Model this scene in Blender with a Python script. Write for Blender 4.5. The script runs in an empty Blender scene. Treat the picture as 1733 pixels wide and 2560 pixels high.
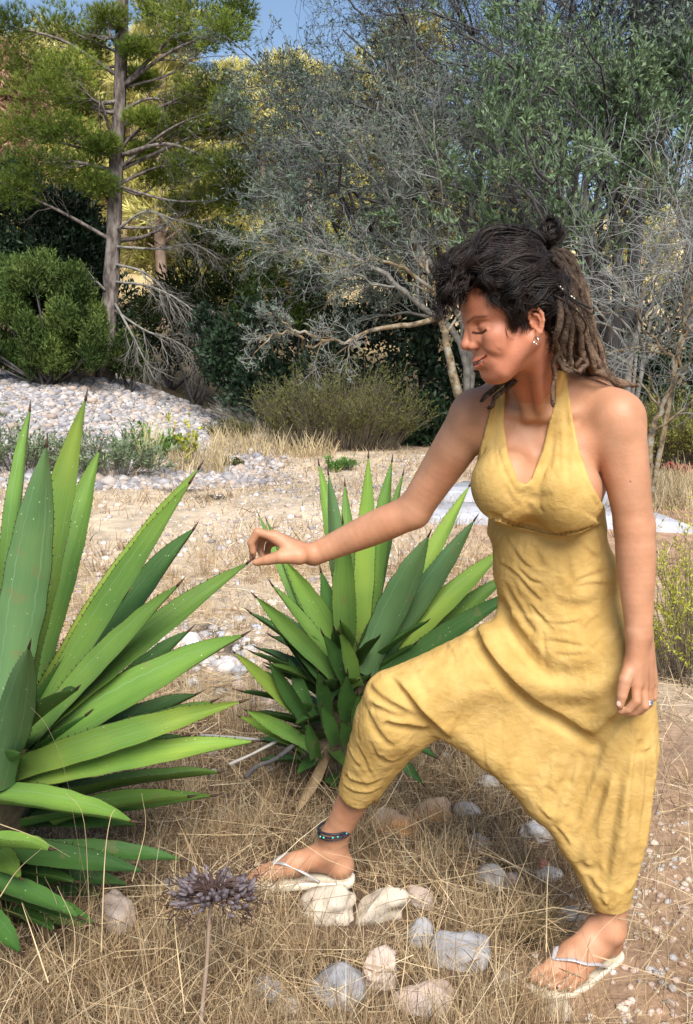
import bpy, math, random
import numpy as np
from mathutils import Vector, Matrix
random.seed(7)
RNG = np.random.default_rng(11)
SC = bpy.context.scene
COL = SC.collection
R = math.radians

# ---------------------------------------------------------------- camera, sky, sun, exposure
FPX, CX, CY = 2426.0, 866.5, 1280.0
CAM_Z, PITCH = 1.27, R(8.2)
cam_data = bpy.data.cameras.new('camera')
cam = bpy.data.objects.new('camera', cam_data)
COL.objects.link(cam)
cam_data.sensor_fit = 'VERTICAL'
cam_data.sensor_height = 24.0
cam_data.lens = 24.0 * FPX / 2560.0
cam_data.clip_start, cam_data.clip_end = 0.05, 900.0
cam.location = (0, 0, CAM_Z)
cam.rotation_euler = (R(90) - PITCH, 0, 0)
SC.camera = cam

SUN_EL, SUN_AZ = R(46), R(170)          # azimuth measured clockwise from +Y: behind the camera
world = bpy.data.worlds.new('World')
SC.world = world
world.use_nodes = True
wn = world.node_tree.nodes
wl = world.node_tree.links
bg = wn['Background']
sky = wn.new('ShaderNodeTexSky')
sky.sky_type = 'NISHITA'
sky.sun_disc = False
sky.sun_elevation = SUN_EL
sky.sun_rotation = SUN_AZ
sky.air_density, sky.dust_density, sky.ozone_density = 1.0, 0.5, 1.0
wl.new(sky.outputs[0], bg.inputs[0])
bg.inputs[1].default_value = 0.062

sun_data = bpy.data.lights.new('sun', 'SUN')
sun = bpy.data.objects.new('sun', sun_data)
COL.objects.link(sun)
sun_data.energy = 2.8
sun_data.angle = R(38)
sun_data.color = (1.0, 0.965, 0.90)
sdir = Vector((math.sin(SUN_AZ) * math.cos(SUN_EL), math.cos(SUN_AZ) * math.cos(SUN_EL), math.sin(SUN_EL)))
sun.rotation_euler = (-sdir).to_track_quat('-Z', 'Y').to_euler()

vs = SC.view_settings
SC.display_settings.display_device = 'sRGB'
vs.view_transform = 'Standard'
vs.look = 'None'
vs.exposure = 1.38
vs.gamma = 1.0
vs.use_curve_mapping = False
SC.cycles.max_bounces = 6
SC.cycles.diffuse_bounces = 3
SC.cycles.glossy_bounces = 2
SC.cycles.transmission_bounces = 2
SC.cycles.transparent_max_bounces = 4
SC.cycles.caustics_reflective = False
SC.cycles.caustics_refractive = False
SC.cycles.use_denoising = True

# ---------------------------------------------------------------- measuring the place
cp, sp = math.cos(PITCH), math.sin(PITCH)
def P(px, py, y):
    """world point on the plane at distance y that is seen at photograph pixel (px, py)"""
    u, v = (px - CX) / FPX, -(py - CY) / FPX
    d = np.array([u, cp + v * sp, -sp + v * cp])
    return np.array([0, 0, CAM_Z]) + d * (y / d[1])
def D(x, y, Y):
    return P(x * 1.10172, y * 1.10172, Y)
def ray(px, py):
    u, v = (px - CX) / FPX, -(py - CY) / FPX
    d = np.array([u, cp + v * sp, -sp + v * cp])
    return d / np.linalg.norm(d)

# ---------------------------------------------------------------- scene objects
def put(o, parent=None, label=None, cat=None, group=None, kind=None):
    if o.name not in COL.objects:
        COL.objects.link(o)
    if parent is not None:
        o.parent = parent
        o.matrix_parent_inverse = Matrix.Translation(-parent.location) if parent.type == 'EMPTY' and parent.parent is None else Matrix()
    if label: o['label'] = label
    if cat: o['category'] = cat
    if group: o['group'] = group
    if kind: o['kind'] = kind
    return o
def thing(name, loc, label, cat, group=None):
    o = bpy.data.objects.new(name, None)
    o.empty_display_size = 0.05
    o.location = [float(c) for c in loc]
    return put(o, None, label, cat, group)
def mesh_np(name, verts, faces, smooth=True, mats=(), midx=None, attrs=None):
    """verts (n,3); faces: (m,k) array, or list of such arrays"""
    if isinstance(faces, np.ndarray): faces = [faces]
    faces = [f for f in faces if len(f)]
    me = bpy.data.meshes.new(name)
    verts = np.ascontiguousarray(verts, dtype=np.float32)
    nf = sum(len(f) for f in faces)
    nl = sum(f.size for f in faces)
    me.vertices.add(len(verts)); me.loops.add(nl); me.polygons.add(nf)
    me.vertices.foreach_set('co', verts.ravel())
    me.loops.foreach_set('vertex_index', np.concatenate([f.ravel() for f in faces]).astype(np.int32))
    sizes = np.concatenate([np.full(len(f), f.shape[1]) for f in faces])
    starts = np.concatenate([[0], np.cumsum(sizes)[:-1]]).astype(np.int32)
    me.polygons.foreach_set('loop_start', starts)
    if smooth:
        me.polygons.foreach_set('use_smooth', np.ones(nf, dtype=bool))
    for m in mats: me.materials.append(m)
    if midx is not None:
        me.polygons.foreach_set('material_index', np.asarray(midx, dtype=np.int32))
    for an, av in (attrs or {}).items():
        if av.ndim == 1:
            a = me.attributes.new(an, 'FLOAT', 'POINT'); a.data.foreach_set('value', av.astype(np.float32))
        else:
            a = me.attributes.new(an, 'FLOAT_COLOR', 'POINT')
            c = np.ones((len(av), 4), np.float32); c[:, :3] = av
            a.data.foreach_set('color', c.ravel())
    me.update(calc_edges=True)
    return me
def obj(name, me, parent=None, **kw):
    return put(bpy.data.objects.new(name, me), parent, **kw)

def vnoise(p, scale, seed=0):
    """smooth value noise in [-1,1] for points (n,3)"""
    q = np.asarray(p) * scale + 1000.0
    i = np.floor(q).astype(np.int64); f = q - i
    f = f * f * (3 - 2 * f)
    def h(a):
        n = a[..., 0] * 374761393 + a[..., 1] * 668265263 + a[..., 2] * 2147483647 + seed * 974634777
        n = (n ^ (n >> 13)) * 1274126177
        n = n ^ (n >> 16)
        return (n & 0xffff) / 32767.5 - 1.0
    r = 0
    for dx in (0, 1):
        wx = f[..., 0] if dx else 1 - f[..., 0]
        for dy in (0, 1):
            wy = f[..., 1] if dy else 1 - f[..., 1]
            for dz in (0, 1):
                wz = f[..., 2] if dz else 1 - f[..., 2]
                r = r + wx * wy * wz * h(i + np.array([dx, dy, dz]))
    return r
def fbm(p, scale, octs=3, seed=0):
    r, a = 0, 1.0
    for o in range(octs):
        r = r + a * vnoise(p, scale * 2.03 ** o, seed + o); a *= .5
    return r

def frames(Pn):
    """tangent, normal, binormal along polylines Pn (N,M,3)"""
    T = np.gradient(Pn, axis=1)
    T /= np.linalg.norm(T, axis=2, keepdims=True) + 1e-12
    ref = np.where(np.abs(T[:, :1, 2:3]) > .9, np.array([1.0, 0, 0]), np.array([0, 0, 1.0]))
    ref = np.broadcast_to(ref, T.shape).copy()
    N = np.cross(T, ref); nn = np.linalg.norm(N, axis=2, keepdims=True)
    bad = nn[..., 0] < .05
    N = N / (nn + 1e-9)
    for j in range(1, Pn.shape[1]):            # keep the frame from flipping
        n0 = N[:, j - 1] - T[:, j] * np.sum(N[:, j - 1] * T[:, j], axis=1, keepdims=True)
        n0 /= np.linalg.norm(n0, axis=1, keepdims=True) + 1e-12
        N[:, j] = n0
    return T, N, np.cross(T, N)
def tubes(Pn, Rn, sides=3, cap=True, flat=None):
    """swept tubes: Pn (N,M,3), Rn (N,M) -> verts, [quads, tris]"""
    Pn = np.asarray(Pn, float)
    N, M = Pn.shape[:2]
    Rn = np.broadcast_to(np.asarray(Rn, float), (N, M))
    T, A, B = frames(Pn)
    th = np.arange(sides) * 2 * math.pi / sides
    fb = 1.0 if flat is None else flat
    V = Pn[:, :, None, :] + Rn[:, :, None, None] * (np.cos(th)[None, None, :, None] * A[:, :, None, :] + fb * np.sin(th)[None, None, :, None] * B[:, :, None, :])
    V = V.reshape(-1, 3)
    base = (np.arange(N) * M * sides)[:, None, None]
    j = np.arange(M - 1)[None, :, None] * sides
    k = np.arange(sides)[None, None, :]
    k2 = (k + 1) % sides
    Q = np.stack([base + j + k, base + j + k2, base + j + sides + k2, base + j + sides + k], -1).reshape(-1, 4)
    out = [Q]
    if cap and sides >= 3:
        e = []
        b = np.arange(N) * M * sides
        for s in range(1, sides - 1):
            e.append(np.stack([b, b + s + 1, b + s], -1))
            c = b + (M - 1) * sides
            e.append(np.stack([c, c + s, c + s + 1], -1))
        out.append(np.concatenate(e))
    return V, out
def resample(poly, m):
    poly = np.asarray(poly, float)
    # Catmull-Rom through the points, m samples
    p = np.vstack([2 * poly[0] - poly[1], poly, 2 * poly[-1] - poly[-2]])
    n = len(poly) - 1
    t = np.linspace(0, n - 1e-6, m); i = t.astype(int); f = (t - i)[:, None]
    p0, p1, p2, p3 = p[i], p[i + 1], p[i + 2], p[i + 3]
    return .5 * ((2 * p1) + (-p0 + p2) * f + (2 * p0 - 5 * p1 + 4 * p2 - p3) * f ** 2 + (-p0 + 3 * p1 - 3 * p2 + p3) * f ** 3)
def merge(parts):
    """join (verts, [faces...]) pieces; returns verts, faces grouped by size"""
    vs_, fs, off = [], {}, 0
    for v, fl in parts:
        if isinstance(fl, np.ndarray): fl = [fl]
        vs_.append(v)
        for f in fl:
            if len(f): fs.setdefault(f.shape[1], []).append(f + off)
        off += len(v)
    return np.concatenate(vs_), [np.concatenate(fs[k]) for k in sorted(fs)]

# ---------------------------------------------------------------- materials
def material(name, c1, c2=None, scale=8.0, rough=.8, bump=0.0, bscale=40.0, spec=.3, attr=None, detail=4.0, ramp=(.35, .65),
             c3=None, stretch=None, sss=0.0, trans=0.0, metal=0.0, rnd=0.0, coat=0.0):
    m = bpy.data.materials.new(name); m.use_nodes = True
    nt = m.node_tree; n = nt.nodes; l = nt.links
    b = n['Principled BSDF']
    b.inputs['Roughness'].default_value = rough
    b.inputs['Specular IOR Level'].default_value = spec
    b.inputs['Metallic'].default_value = metal
    tc = n.new('ShaderNodeTexCoord')
    vec = tc.outputs['Object']
    if stretch:
        mp = n.new('ShaderNodeMapping'); mp.inputs['Scale'].default_value = stretch
        l.new(vec, mp.inputs[0]); vec = mp.outputs[0]
    col = None
    if c2 is not None:
        nz = n.new('ShaderNodeTexNoise'); nz.inputs['Scale'].default_value = scale; nz.inputs['Detail'].default_value = detail
        l.new(vec, nz.inputs['Vector'])
        rp = n.new('ShaderNodeValToRGB'); l.new(nz.outputs[0], rp.inputs[0])
        e = rp.color_ramp.elements
        e[0].position, e[1].position = ramp
        e[0].color = (*c1, 1); e[1].color = (*c2, 1)
        if c3 is not None:
            k = e.new((ramp[0] + ramp[1]) / 2); k.color = (*c3, 1)
        col = rp.outputs[0]
    else:
        rgb = n.new('ShaderNodeRGB'); rgb.outputs[0].default_value = (*c1, 1); col = rgb.outputs[0]
    if attr:
        at = n.new('ShaderNodeAttribute'); at.attribute_name = attr
        mx = n.new('ShaderNodeMix'); mx.data_type = 'RGBA'; mx.blend_type = 'MULTIPLY'; mx.inputs[0].default_value = 1
        l.new(col, mx.inputs[6]); l.new(at.outputs['Color'], mx.inputs[7]); col = mx.outputs[2]
    if rnd:
        oi = n.new('ShaderNodeObjectInfo')
        mr = n.new('ShaderNodeMapRange'); mr.inputs[3].default_value = 1 - rnd; mr.inputs[4].default_value = 1 + rnd
        l.new(oi.outputs['Random'], mr.inputs[0])
        mx = n.new('ShaderNodeMix'); mx.data_type = 'RGBA'; mx.blend_type = 'MULTIPLY'; mx.inputs[0].default_value = 1
        l.new(col, mx.inputs[6]); l.new(mr.outputs[0], mx.inputs[7]); col = mx.outputs[2]
    l.new(col, b.inputs['Base Color'])
    if bump:
        nb = n.new('ShaderNodeTexNoise'); nb.inputs['Scale'].default_value = bscale; nb.inputs['Detail'].default_value = 5
        l.new(vec, nb.inputs['Vector'])
        bp = n.new('ShaderNodeBump'); bp.inputs['Strength'].default_value = 1.0; bp.inputs['Distance'].default_value = bump
        l.new(nb.outputs[0], bp.inputs['Height']); l.new(bp.outputs[0], b.inputs['Normal'])
    if sss:
        b.inputs['Subsurface Weight'].default_value = sss
        b.inputs['Subsurface Radius'].default_value = (1.0, .35, .2)
        b.inputs['Subsurface Scale'].default_value = .006
    if coat:
        b.inputs['Coat Weight'].default_value = coat; b.inputs['Coat Roughness'].default_value = .3
    if trans:
        tr = n.new('ShaderNodeBsdfTranslucent'); l.new(col, tr.inputs[0])
        ms = n.new('ShaderNodeMixShader'); ms.inputs[0].default_value = trans
        l.new(b.outputs[0], ms.inputs[1]); l.new(tr.outputs[0], ms.inputs[2])
        l.new(ms.outputs[0], n['Material Output'].inputs[0])
    return m
# ---------------------------------------------------------------- organic surfaces: distance fields turned into one mesh
def smin(a, b, k):
    h = np.clip(.5 + .5 * (b - a) / k, 0, 1)
    return b + (a - b) * h - k * h * (1 - h)
def smax(a, b, k): return -smin(-a, -b, k)
class Field:
    def __init__(self, h):
        self.h = h; self.ops = []
    def add(self, fn, lo, hi, k=.01, op='u'):
        self.ops.append((fn, np.asarray(lo, float), np.asarray(hi, float), k, op))
    def rc(self, a, b, r1, r2, k=.01, op='u'):
        a, b = np.asarray(a, float), np.asarray(b, float); ba = b - a; L = ba @ ba + 1e-12
        def fn(p):
            pa = p - a; t = np.clip(pa @ ba / L, 0, 1)
            return np.linalg.norm(pa - t[..., None] * ba, axis=-1) - (r1 + (r2 - r1) * t)
        rr = max(r1, r2)
        self.add(fn, np.minimum(a, b) - rr, np.maximum(a, b) + rr, k, op)
    def chain(self, pts, rs, k=.01, op='u'):
        pts = np.asarray(pts, float); rs = np.asarray(rs, float)
        def fn(p):
            d = None
            for i in range(len(pts) - 1):
                a = pts[i]; ba = pts[i + 1] - a; L = ba @ ba + 1e-12
                pa = p - a; t = np.clip(pa @ ba / L, 0, 1)
                e = np.linalg.norm(pa - t[..., None] * ba, axis=-1) - (rs[i] + (rs[i + 1] - rs[i]) * t)
                d = e if d is None else smin(d, e, .0015)
            return d
        self.add(fn, (pts - rs[:, None]).min(0), (pts + rs[:, None]).max(0), k, op)
    def el(self, c, r, M=None, k=.01, op='u'):
        c = np.asarray(c, float); r = np.asarray(r, float)
        Mt = np.eye(3) if M is None else np.asarray(M)          # columns are the axes
        def fn(p):
            q = (p - c) @ Mt
            k0 = np.linalg.norm(q / r, axis=-1); k1 = np.linalg.norm(q / r ** 2, axis=-1)
            return k0 * (k0 - 1) / (k1 + 1e-9)
        e = np.abs(Mt) @ r
        self.add(fn, c - e, c + e, k, op)
    def tri(self, a, b, c, r, k=.01, op='u'):
        a, b, c = (np.asarray(x, float) for x in (a, b, c))
        ba, cb, ac = b - a, c - b, a - c; nor = np.cross(ba, ac)
        def fn(p):
            pa, pb, pc = p - a, p - b, p - c
            s = np.sign(pa @ np.cross(ba, nor)) + np.sign(pb @ np.cross(cb, nor)) + np.sign(pc @ np.cross(ac, nor))
            def ed(q, e): return np.sum((e * np.clip(q @ e / (e @ e), 0, 1)[..., None] - q) ** 2, -1)
            d1 = np.minimum(np.minimum(ed(pa, ba), ed(pb, cb)), ed(pc, ac))
            d2 = (pa @ nor) ** 2 / (nor @ nor)
            return np.sqrt(np.where(s < 2, d1, d2)) - r
        al = np.stack([a, b, c])
        self.add(fn, al.min(0) - r, al.max(0) + r, k, op)
    def disp(self, fn, lo, hi):
        """fn(p) is added to the field"""
        self.add(fn, lo, hi, 0, 'd')
    def groove(self, pts, w, amp, op='d', side=None, sharp=False):
        """groove (amp > 0) or ridge (amp < 0) along a polyline"""
        pts = np.asarray(pts, float)
        n = len(pts)
        prof = np.sin(np.linspace(0, math.pi, n)) ** .5 if side is None else np.asarray(side)
        def fn(p):
            best = np.full(p.shape[:-1], 1e9); am = np.zeros(p.shape[:-1])
            for i in range(n - 1):
                a = pts[i]; ba = pts[i + 1] - a; L = ba @ ba + 1e-12
                pa = p - a; t = np.clip(pa @ ba / L, 0, 1)
                d = np.sum((pa - t[..., None] * ba) ** 2, -1)
                m = d < best
                best = np.where(m, d, best); am = np.where(m, prof[i] + (prof[i + 1] - prof[i]) * t, am)
            if sharp: return amp * am * np.exp(-np.sqrt(best) / (w * .62))
            return amp * am * np.exp(-best / (w * w))
        self.add(fn, pts.min(0) - 2 * w, pts.max(0) + 2 * w, 0, 'd')
    @staticmethod
    def _apply(v, d, p, k, op):
        if op == 'u': return smin(v, d, k)
        if op == 's': return smax(v, -d, k)
        if op == 'i': return smax(v, d, k)
        return v + d
    def eval(self, p):
        v = np.full(p.shape[:-1], 1.0)
        for fn, lo, hi, k, op in self.ops:
            v = self._apply(v, fn(p), p, k, op)
        return v
    def trace(self, px, py, t0=1.0):
        """where the ray through photograph pixels meets the surface"""
        px, py = np.atleast_1d(px).astype(float), np.atleast_1d(py).astype(float)
        d = np.stack([ray(a, b) for a, b in zip(px, py)]); o = np.array([0, 0, CAM_Z])
        t = np.full(len(px), t0)
        for _ in range(80):
            t = np.minimum(t + np.clip(self.eval(o + d * t[:, None]), -.05, .05) * .8, 4.0)
        return o + d * t[:, None]
    def mesh(self, lo, hi):
        h = self.h; B = 8
        lo = np.asarray(lo, float)
        nb = np.ceil((np.asarray(hi) - lo) / (h * B)).astype(int)
        gi = np.stack(np.meshgrid(*[np.arange(n) for n in nb], indexing='ij'), -1).reshape(-1, 3)
        cen = lo + (gi * B + (B - 1) / 2) * h
        half = (B - 1) / 2 * h
        vc = self.eval(cen.astype(np.float64))
        act = np.abs(vc) < half * 1.75 + .014
        G = np.empty(tuple(nb * B), np.float32)
        G6 = G.reshape(nb[0], B, nb[1], B, nb[2], B)
        G6[:] = np.where(vc > 0, 1.0, -1.0).astype(np.float32).reshape(nb[0], 1, nb[1], 1, nb[2], 1)
        ai = gi[act]; ac = cen[act]
        off = np.stack(np.meshgrid(*[np.arange(B)] * 3, indexing='ij'), -1).reshape(-1, 3)
        pts = (lo + (ai[:, None, :] * B + off[None]) * h)
        v = np.full(pts.shape[:2], 1.0)
        for fn, l, u, k, op in self.ops:
            mg = half + max(k, .004) + .004
            m = np.all((ac + mg > l) & (ac - mg < u), axis=1)
            if m.any(): v[m] = self._apply(v[m], fn(pts[m]), pts[m], k, op)
        G6[ai[:, 0], :, ai[:, 1], :, ai[:, 2], :] = v.reshape(-1, B, B, B)
        # surface nets
        S = G < 0
        c = [(i, j, k) for i in (0, 1) for j in (0, 1) for k in (0, 1)]
        sl = lambda o: tuple(slice(a, n - 1 + a) for a, n in zip(o, G.shape))
        anyc = S[sl(c[0])].copy(); allc = anyc.copy()
        for o in c[1:]:
            anyc |= S[sl(o)]; allc &= S[sl(o)]
        cells = np.argwhere(anyc & ~allc)
        shp = np.array(G.shape)
        flat = (cells[:, 0] * shp[1] + cells[:, 1]) * shp[2] + cells[:, 2]
        vals = np.stack([G[cells[:, 0] + o[0], cells[:, 1] + o[1], cells[:, 2] + o[2]] for o in c], 1)
        acc = np.zeros((len(cells), 3)); cnt = np.zeros(len(cells))
        for a in range(8):
            for b in range(a + 1, 8):
                if sum(x != y for x, y in zip(c[a], c[b])) != 1: continue
                va, vb = vals[:, a], vals[:, b]
                m = (va < 0) != (vb < 0)
                t = np.where(m, va / np.where(m, va - vb, 1), 0)
                pa, pb = np.array(c[a], float), np.array(c[b], float)
                acc += m[:, None] * (pa + t[:, None] * (pb - pa)); cnt += m
        V = lo + (cells + acc / cnt[:, None]) * h
        order = np.argsort(flat); fs = flat[order]
        quads = []
        for ax in range(3):
            o1 = [0, 0, 0]; o1[ax] = 1
            n = [s - a for s, a in zip(G.shape, o1)]
            s0 = S[tuple(slice(0, k) for k in n)]; s1 = S[tuple(slice(a, a + k) for a, k in zip(o1, n))]
            e = np.argwhere(s0 != s1)
            u, w = (ax + 1) % 3, (ax + 2) % 3
            e = e[(e[:, u] > 0) & (e[:, w] > 0)]
            inside = S[e[:, 0], e[:, 1], e[:, 2]]
            idx = []; good = np.ones(len(e), bool)
            for du, dw in ((-1, -1), (0, -1), (0, 0), (-1, 0)):
                q = e.copy(); q[:, u] += du; q[:, w] += dw
                f = (q[:, 0] * shp[1] + q[:, 1]) * shp[2] + q[:, 2]
                k = np.clip(np.searchsorted(fs, f), 0, len(fs) - 1)
                good &= fs[k] == f
                idx.append(order[k])
            q = np.stack(idx, 1)[good]; inside = inside[good]
            q[~inside] = q[~inside][:, ::-1]
            quads.append(q)
        return V, np.concatenate(quads)
def poly_sdf(q, poly):
    """signed distance of 2-D points q (...,2) to a polygon"""
    poly = np.asarray(poly, float); n = len(poly)
    d = np.full(q.shape[:-1], 1e9); s = np.ones(q.shape[:-1])
    for i in range(n):
        a, b = poly[i], poly[i - 1]
        e = b - a; w = q - a
        t = np.clip((w @ e) / (e @ e), 0, 1)
        d = np.minimum(d, np.sum((w - t[..., None] * e) ** 2, -1))
        c1 = q[..., 1] >= a[1]; c2 = q[..., 1] < b[1]; c3 = e[0] * w[..., 1] > e[1] * w[..., 0]
        flip = (c1 & c2 & c3) | (~c1 & ~c2 & ~c3)
        s = np.where(flip, -s, s)
    return s * np.sqrt(d)
# ================================================================ the woman: body
TH = R(20)
FWD = np.array([-math.sin(TH), -math.cos(TH), 0]); LFT = np.array([math.cos(TH), -math.sin(TH), 0]); UP = np.array([0, 0, 1.0])
TB = np.stack([LFT, FWD, UP], 1)         # torso axes as columns: left, forward, up
def TP(o, l, f, u): return o + LFT * l + FWD * f + UP * u

J = dict(
    shR=D(1078, 945, 2.05), elR=D(938, 1160, 2.12), wrR=D(712, 1258, 2.16),
    shL=D(1404, 950, 1.95), elL=D(1440, 1195, 1.93), wrL=D(1450, 1440, 1.905),
    neck=D(1222, 905, 2.02), chest=D(1240, 1050, 2.06), waist=D(1238, 1220, 2.09), pelvis=D(1285, 1420, 2.13),
    hipR=D(1225, 1485, 2.14), knR=D(895, 1592, 2.09), anR=D(758, 1900, 2.25),
    hipL=D(1345, 1440, 2.09), knL=D(1408, 1780, 2.04), anL=D(1384, 2110, 2.03))

# ---- head frame: forward, left, up as columns
def head_axes(yaw, pitch, tilt):
    f = np.array([-math.cos(yaw) * math.cos(pitch), -math.sin(yaw) * math.cos(pitch), -math.sin(pitch)])
    l = np.array([math.sin(yaw), -math.cos(yaw), 0.0])
    M = np.stack([f, l, np.cross(f, l)], 1)
    c, s = math.cos(tilt), math.sin(tilt)          # lean in the picture plane: top goes to -X
    Ry = np.array([[c, 0, -s], [0, 1, 0], [s, 0, c]])
    return Ry @ M
HM = head_axes(R(15), R(15), R(3))
HS = 0.96
HO = P(1316, 806, 1.80) - HM @ np.array([0.0, .070 * HS, .002])
ZI = [-.2, -.10, -.05, -.016, .007, .03, .08, .12, .3]
ZO = [-.190, -.090, -.045, -.008, .017, .037, .085, .12, .3]
def H(x, y, z):
    z = np.interp(z, ZI, ZO)
    return HO + HM @ (np.array([x, y, z]) * HS)

body = Field(0.003)
def build_torso(F, g=0.0, k=.03, neck=True):
    """ribcage, breasts, waist and pelvis; g grows everything (for the cloth)"""
    c = J['chest']
    F.el(TP(c, .0, -.005, -.0), (.132 + g, .095 + g, .175 + g), TB, k)
    F.rc(TP(c, -.09, -.01, .13), TP(c, .09, -.01, .13), .052 + g, .052 + g, .04)
    F.el(TP(J['waist'], 0, -.01, -.01), (.118 + g, .082 + g, .12 + g), TB, .05)
    F.el(TP(J['pelvis'], 0, -.01, .02), (.150 + g, .105 + g, .13 + g), TB, .05)
    # breasts
    F.el(D(1150, 1098, 1.972), (.064 + g, .066 + g, .072 + g), TB, .035)
    F.el(D(1288, 1115, 1.945), (.068 + g, .070 + g, .074 + g), TB, .035)
def build_neck(F, g=0.0):
    nb = J['neck']
    F.rc(nb + np.array([.01, .03, .0]), H(-.022, 0, -.03), .056 + g, .050 + g, .03)          # neck
    F.rc(nb + np.array([.02, .045, .02]), J['shL'] + np.array([-.02, .03, .025]), .045 + g, .036 + g, .03)
    F.rc(nb + np.array([-.02, .045, .02]), J['shR'] + np.array([.02, .03, .02]), .045 + g, .036 + g, .03)
    for s, sh in ((1, 'shL'), (-1, 'shR')):
        sj = J[sh]
        if g: F.el(sj, (.052 + g, .052 + g, .056 + g), None, .03); F.rc(sj, sj + (J['el' + sh[2]] - sj) * .35, .050 + g, .047 + g, .014)
        F.rc(TP(nb, s * .02, .038, -.034), sj + np.array([0, .012, .018]), .008 + g, .009 + g, .03)       # clavicle
        F.rc(sj + UP * -.03, TP(J['chest'], s * .07, .06, .04), .035 + g, .045 + g, .03)   # pectoral
        F.rc(TP(nb, s * .012, .046, -.03), H(-.012, s * .055, -.03), .010 + g, .012 + g, .015)   # neck tendon
build_torso(body)
build_neck(body)
# shoulders, trapezius, collar bones
nb = J['neck']
for s, sh in ((1, 'shL'), (-1, 'shR')):
    sj = J[sh]
    body.el(sj + UP * .0, (.052, .052, .056), None, .03)
# arms
def limb(F, a, b, rs, bow=(0, 0, 0), k=.014):
    n = len(rs); ts = np.linspace(0, 1, n)
    rs = np.interp(np.linspace(0, 1, 17), ts, rs); rs = np.convolve(np.pad(rs, 2, mode='edge'), [.1, .2, .4, .2, .1], 'valid')
    pts = [a + (b - a) * t + np.asarray(bow) * math.sin(math.pi * t) for t in np.linspace(0, 1, 17)]
    F.chain(pts, rs, k)
limb(body, J['shL'] + UP * -.005, J['elL'], (.050, .049, .045, .041, .038))
limb(body, J['elL'], J['wrL'], (.038, .040, .036, .030, .0255))
limb(body, J['shR'], J['elR'], (.050, .048, .044, .040, .037))
limb(body, J['elR'], J['wrR'], (.037, .039, .036, .030, .0255))
# legs
limb(body, J['hipR'], J['knR'], (.08, .072, .058, .046)); limb(body, J['knR'], J['anR'], (.045, .046, .047, .043, .036, .031), (.012, .02, 0))
limb(body, J['hipL'], J['knL'], (.08, .07, .058, .048)); limb(body, J['knL'], J['anL'], (.046, .046, .046, .040, .034, .032), (.004, .01, 0))

# ---- feet (local: toes +x, big-toe side +y, up +z, origin on the sole under the ankle)
def foot_frame(o, toe_dir, pitch=0.0, roll=0.0, left=True):
    f = np.asarray(toe_dir, float); f = f / np.linalg.norm(f)
    l = np.cross([0, 0, 1.0], f); l /= np.linalg.norm(l)
    u = np.cross(f, l)
    m = -l if left else l                    # big-toe side: right of a left foot
    return np.asarray(o), np.stack([f, m, u], 1)
TOES = ((.178, .030, .0125), (.176, .009, .0090), (.166, -.009, .0085), (.153, -.025, .0082), (.137, -.040, .0082))
def build_foot(F, o, M, an, s=1.0):
    T = lambda x, y, z: o + M @ (np.array([x, y, z]) * s)
    F.rc(an, T(-.028, 0, .065), .033, .032, .02)
    F.rc(T(-.028, 0, .065), T(-.044, 0, .030), .032, .029, .02)
    F.el(T(-.044, 0, .029), (.035, .031, .030), M, .015)
    F.rc(T(-.01, .004, .064), T(.07, .012, .036), .031, .026, .02)
    F.rc(T(.0, -.010, .034), T(.09, -.022, .019), .026, .019, .02)
    F.rc(T(.07, .012, .036), T(.118, .020, .020), .025, .018, .02)
    F.rc(T(.118, .026, .018), T(.10, -.030, .014), .017, .013, .015)
    F.el(T(-.022, .030, .072), (.014, .008, .015), M, .01); F.el(T(-.030, -.030, .066), (.014, .008, .015), M, .01)
    for x, y, r in TOES:
        F.rc(T(x - .058, y * .92, r + .006), T(x - .024, y * 1.0, r + .0065), r, r * .95, .006)
        F.rc(T(x - .024, y, r + .0065), T(x - .006, y, r - .0005), r * .95, r * .95, .003)
    return T
FR_O, FR_M = foot_frame(P(806, 2190, 2.26), (-1.0, .03, .0), left=False)
FL_O, FL_M = foot_frame(P(1488, 2402, 2.03), (-.80, -.60, .0), left=True)
fR = build_foot(body, FR_O, FR_M, J['anR'], 1.0)
fL = build_foot(body, FL_O, FL_M, J['anL'], 1.0)

# ---- right hand, pinching the leaf tip (pixels measured on the photograph)
def hp(px, py, y): return P(px, py, y)
def finger(F, pts, r0, r1, k=.004):
    n = len(pts); F.chain(pts, list(np.linspace(r0, r1, n)), k)
wr = J['wrR']
mcp = [hp(688, 1343, 2.135), hp(684, 1338, 2.157), hp(690, 1342, 2.178), hp(700, 1352, 2.196)]
for q, r in zip(mcp, (.0125, .0125, .012, .011)):
    body.rc(wr + (q - mcp[1]) * .45, q, .017, r, .010)
finger(body, [mcp[0], hp(644, 1330, 2.128), hp(628, 1357, 2.130), hp(632, 1379, 2.134)], .0108, .0078)
finger(body, [mcp[1], hp(640, 1336, 2.160), hp(634, 1368, 2.160), hp(631, 1394, 2.153)], .0105, .0074)
finger(body, [mcp[2], hp(656, 1345, 2.186), hp(650, 1374, 2.186), hp(658, 1393, 2.178)], .0100, .0072)
finger(body, [mcp[3], hp(672, 1362, 2.204), hp(668, 1384, 2.200), hp(678, 1396, 2.192)], .0090, .0066)
cmc = hp(748, 1390, 2.125); tmc = hp(702, 1392, 2.118)
body.rc(wr, cmc, .017, .0170, .014)
finger(body, [cmc, tmc, hp(668, 1400, 2.124), hp(640, 1406, 2.132)], .0185, .0082)
body.rc(cmc, mcp[0], .015, .011, .012)
THUMB_R = (hp(644, 1405, 2.132), hp(668, 1400, 2.124))

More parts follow.
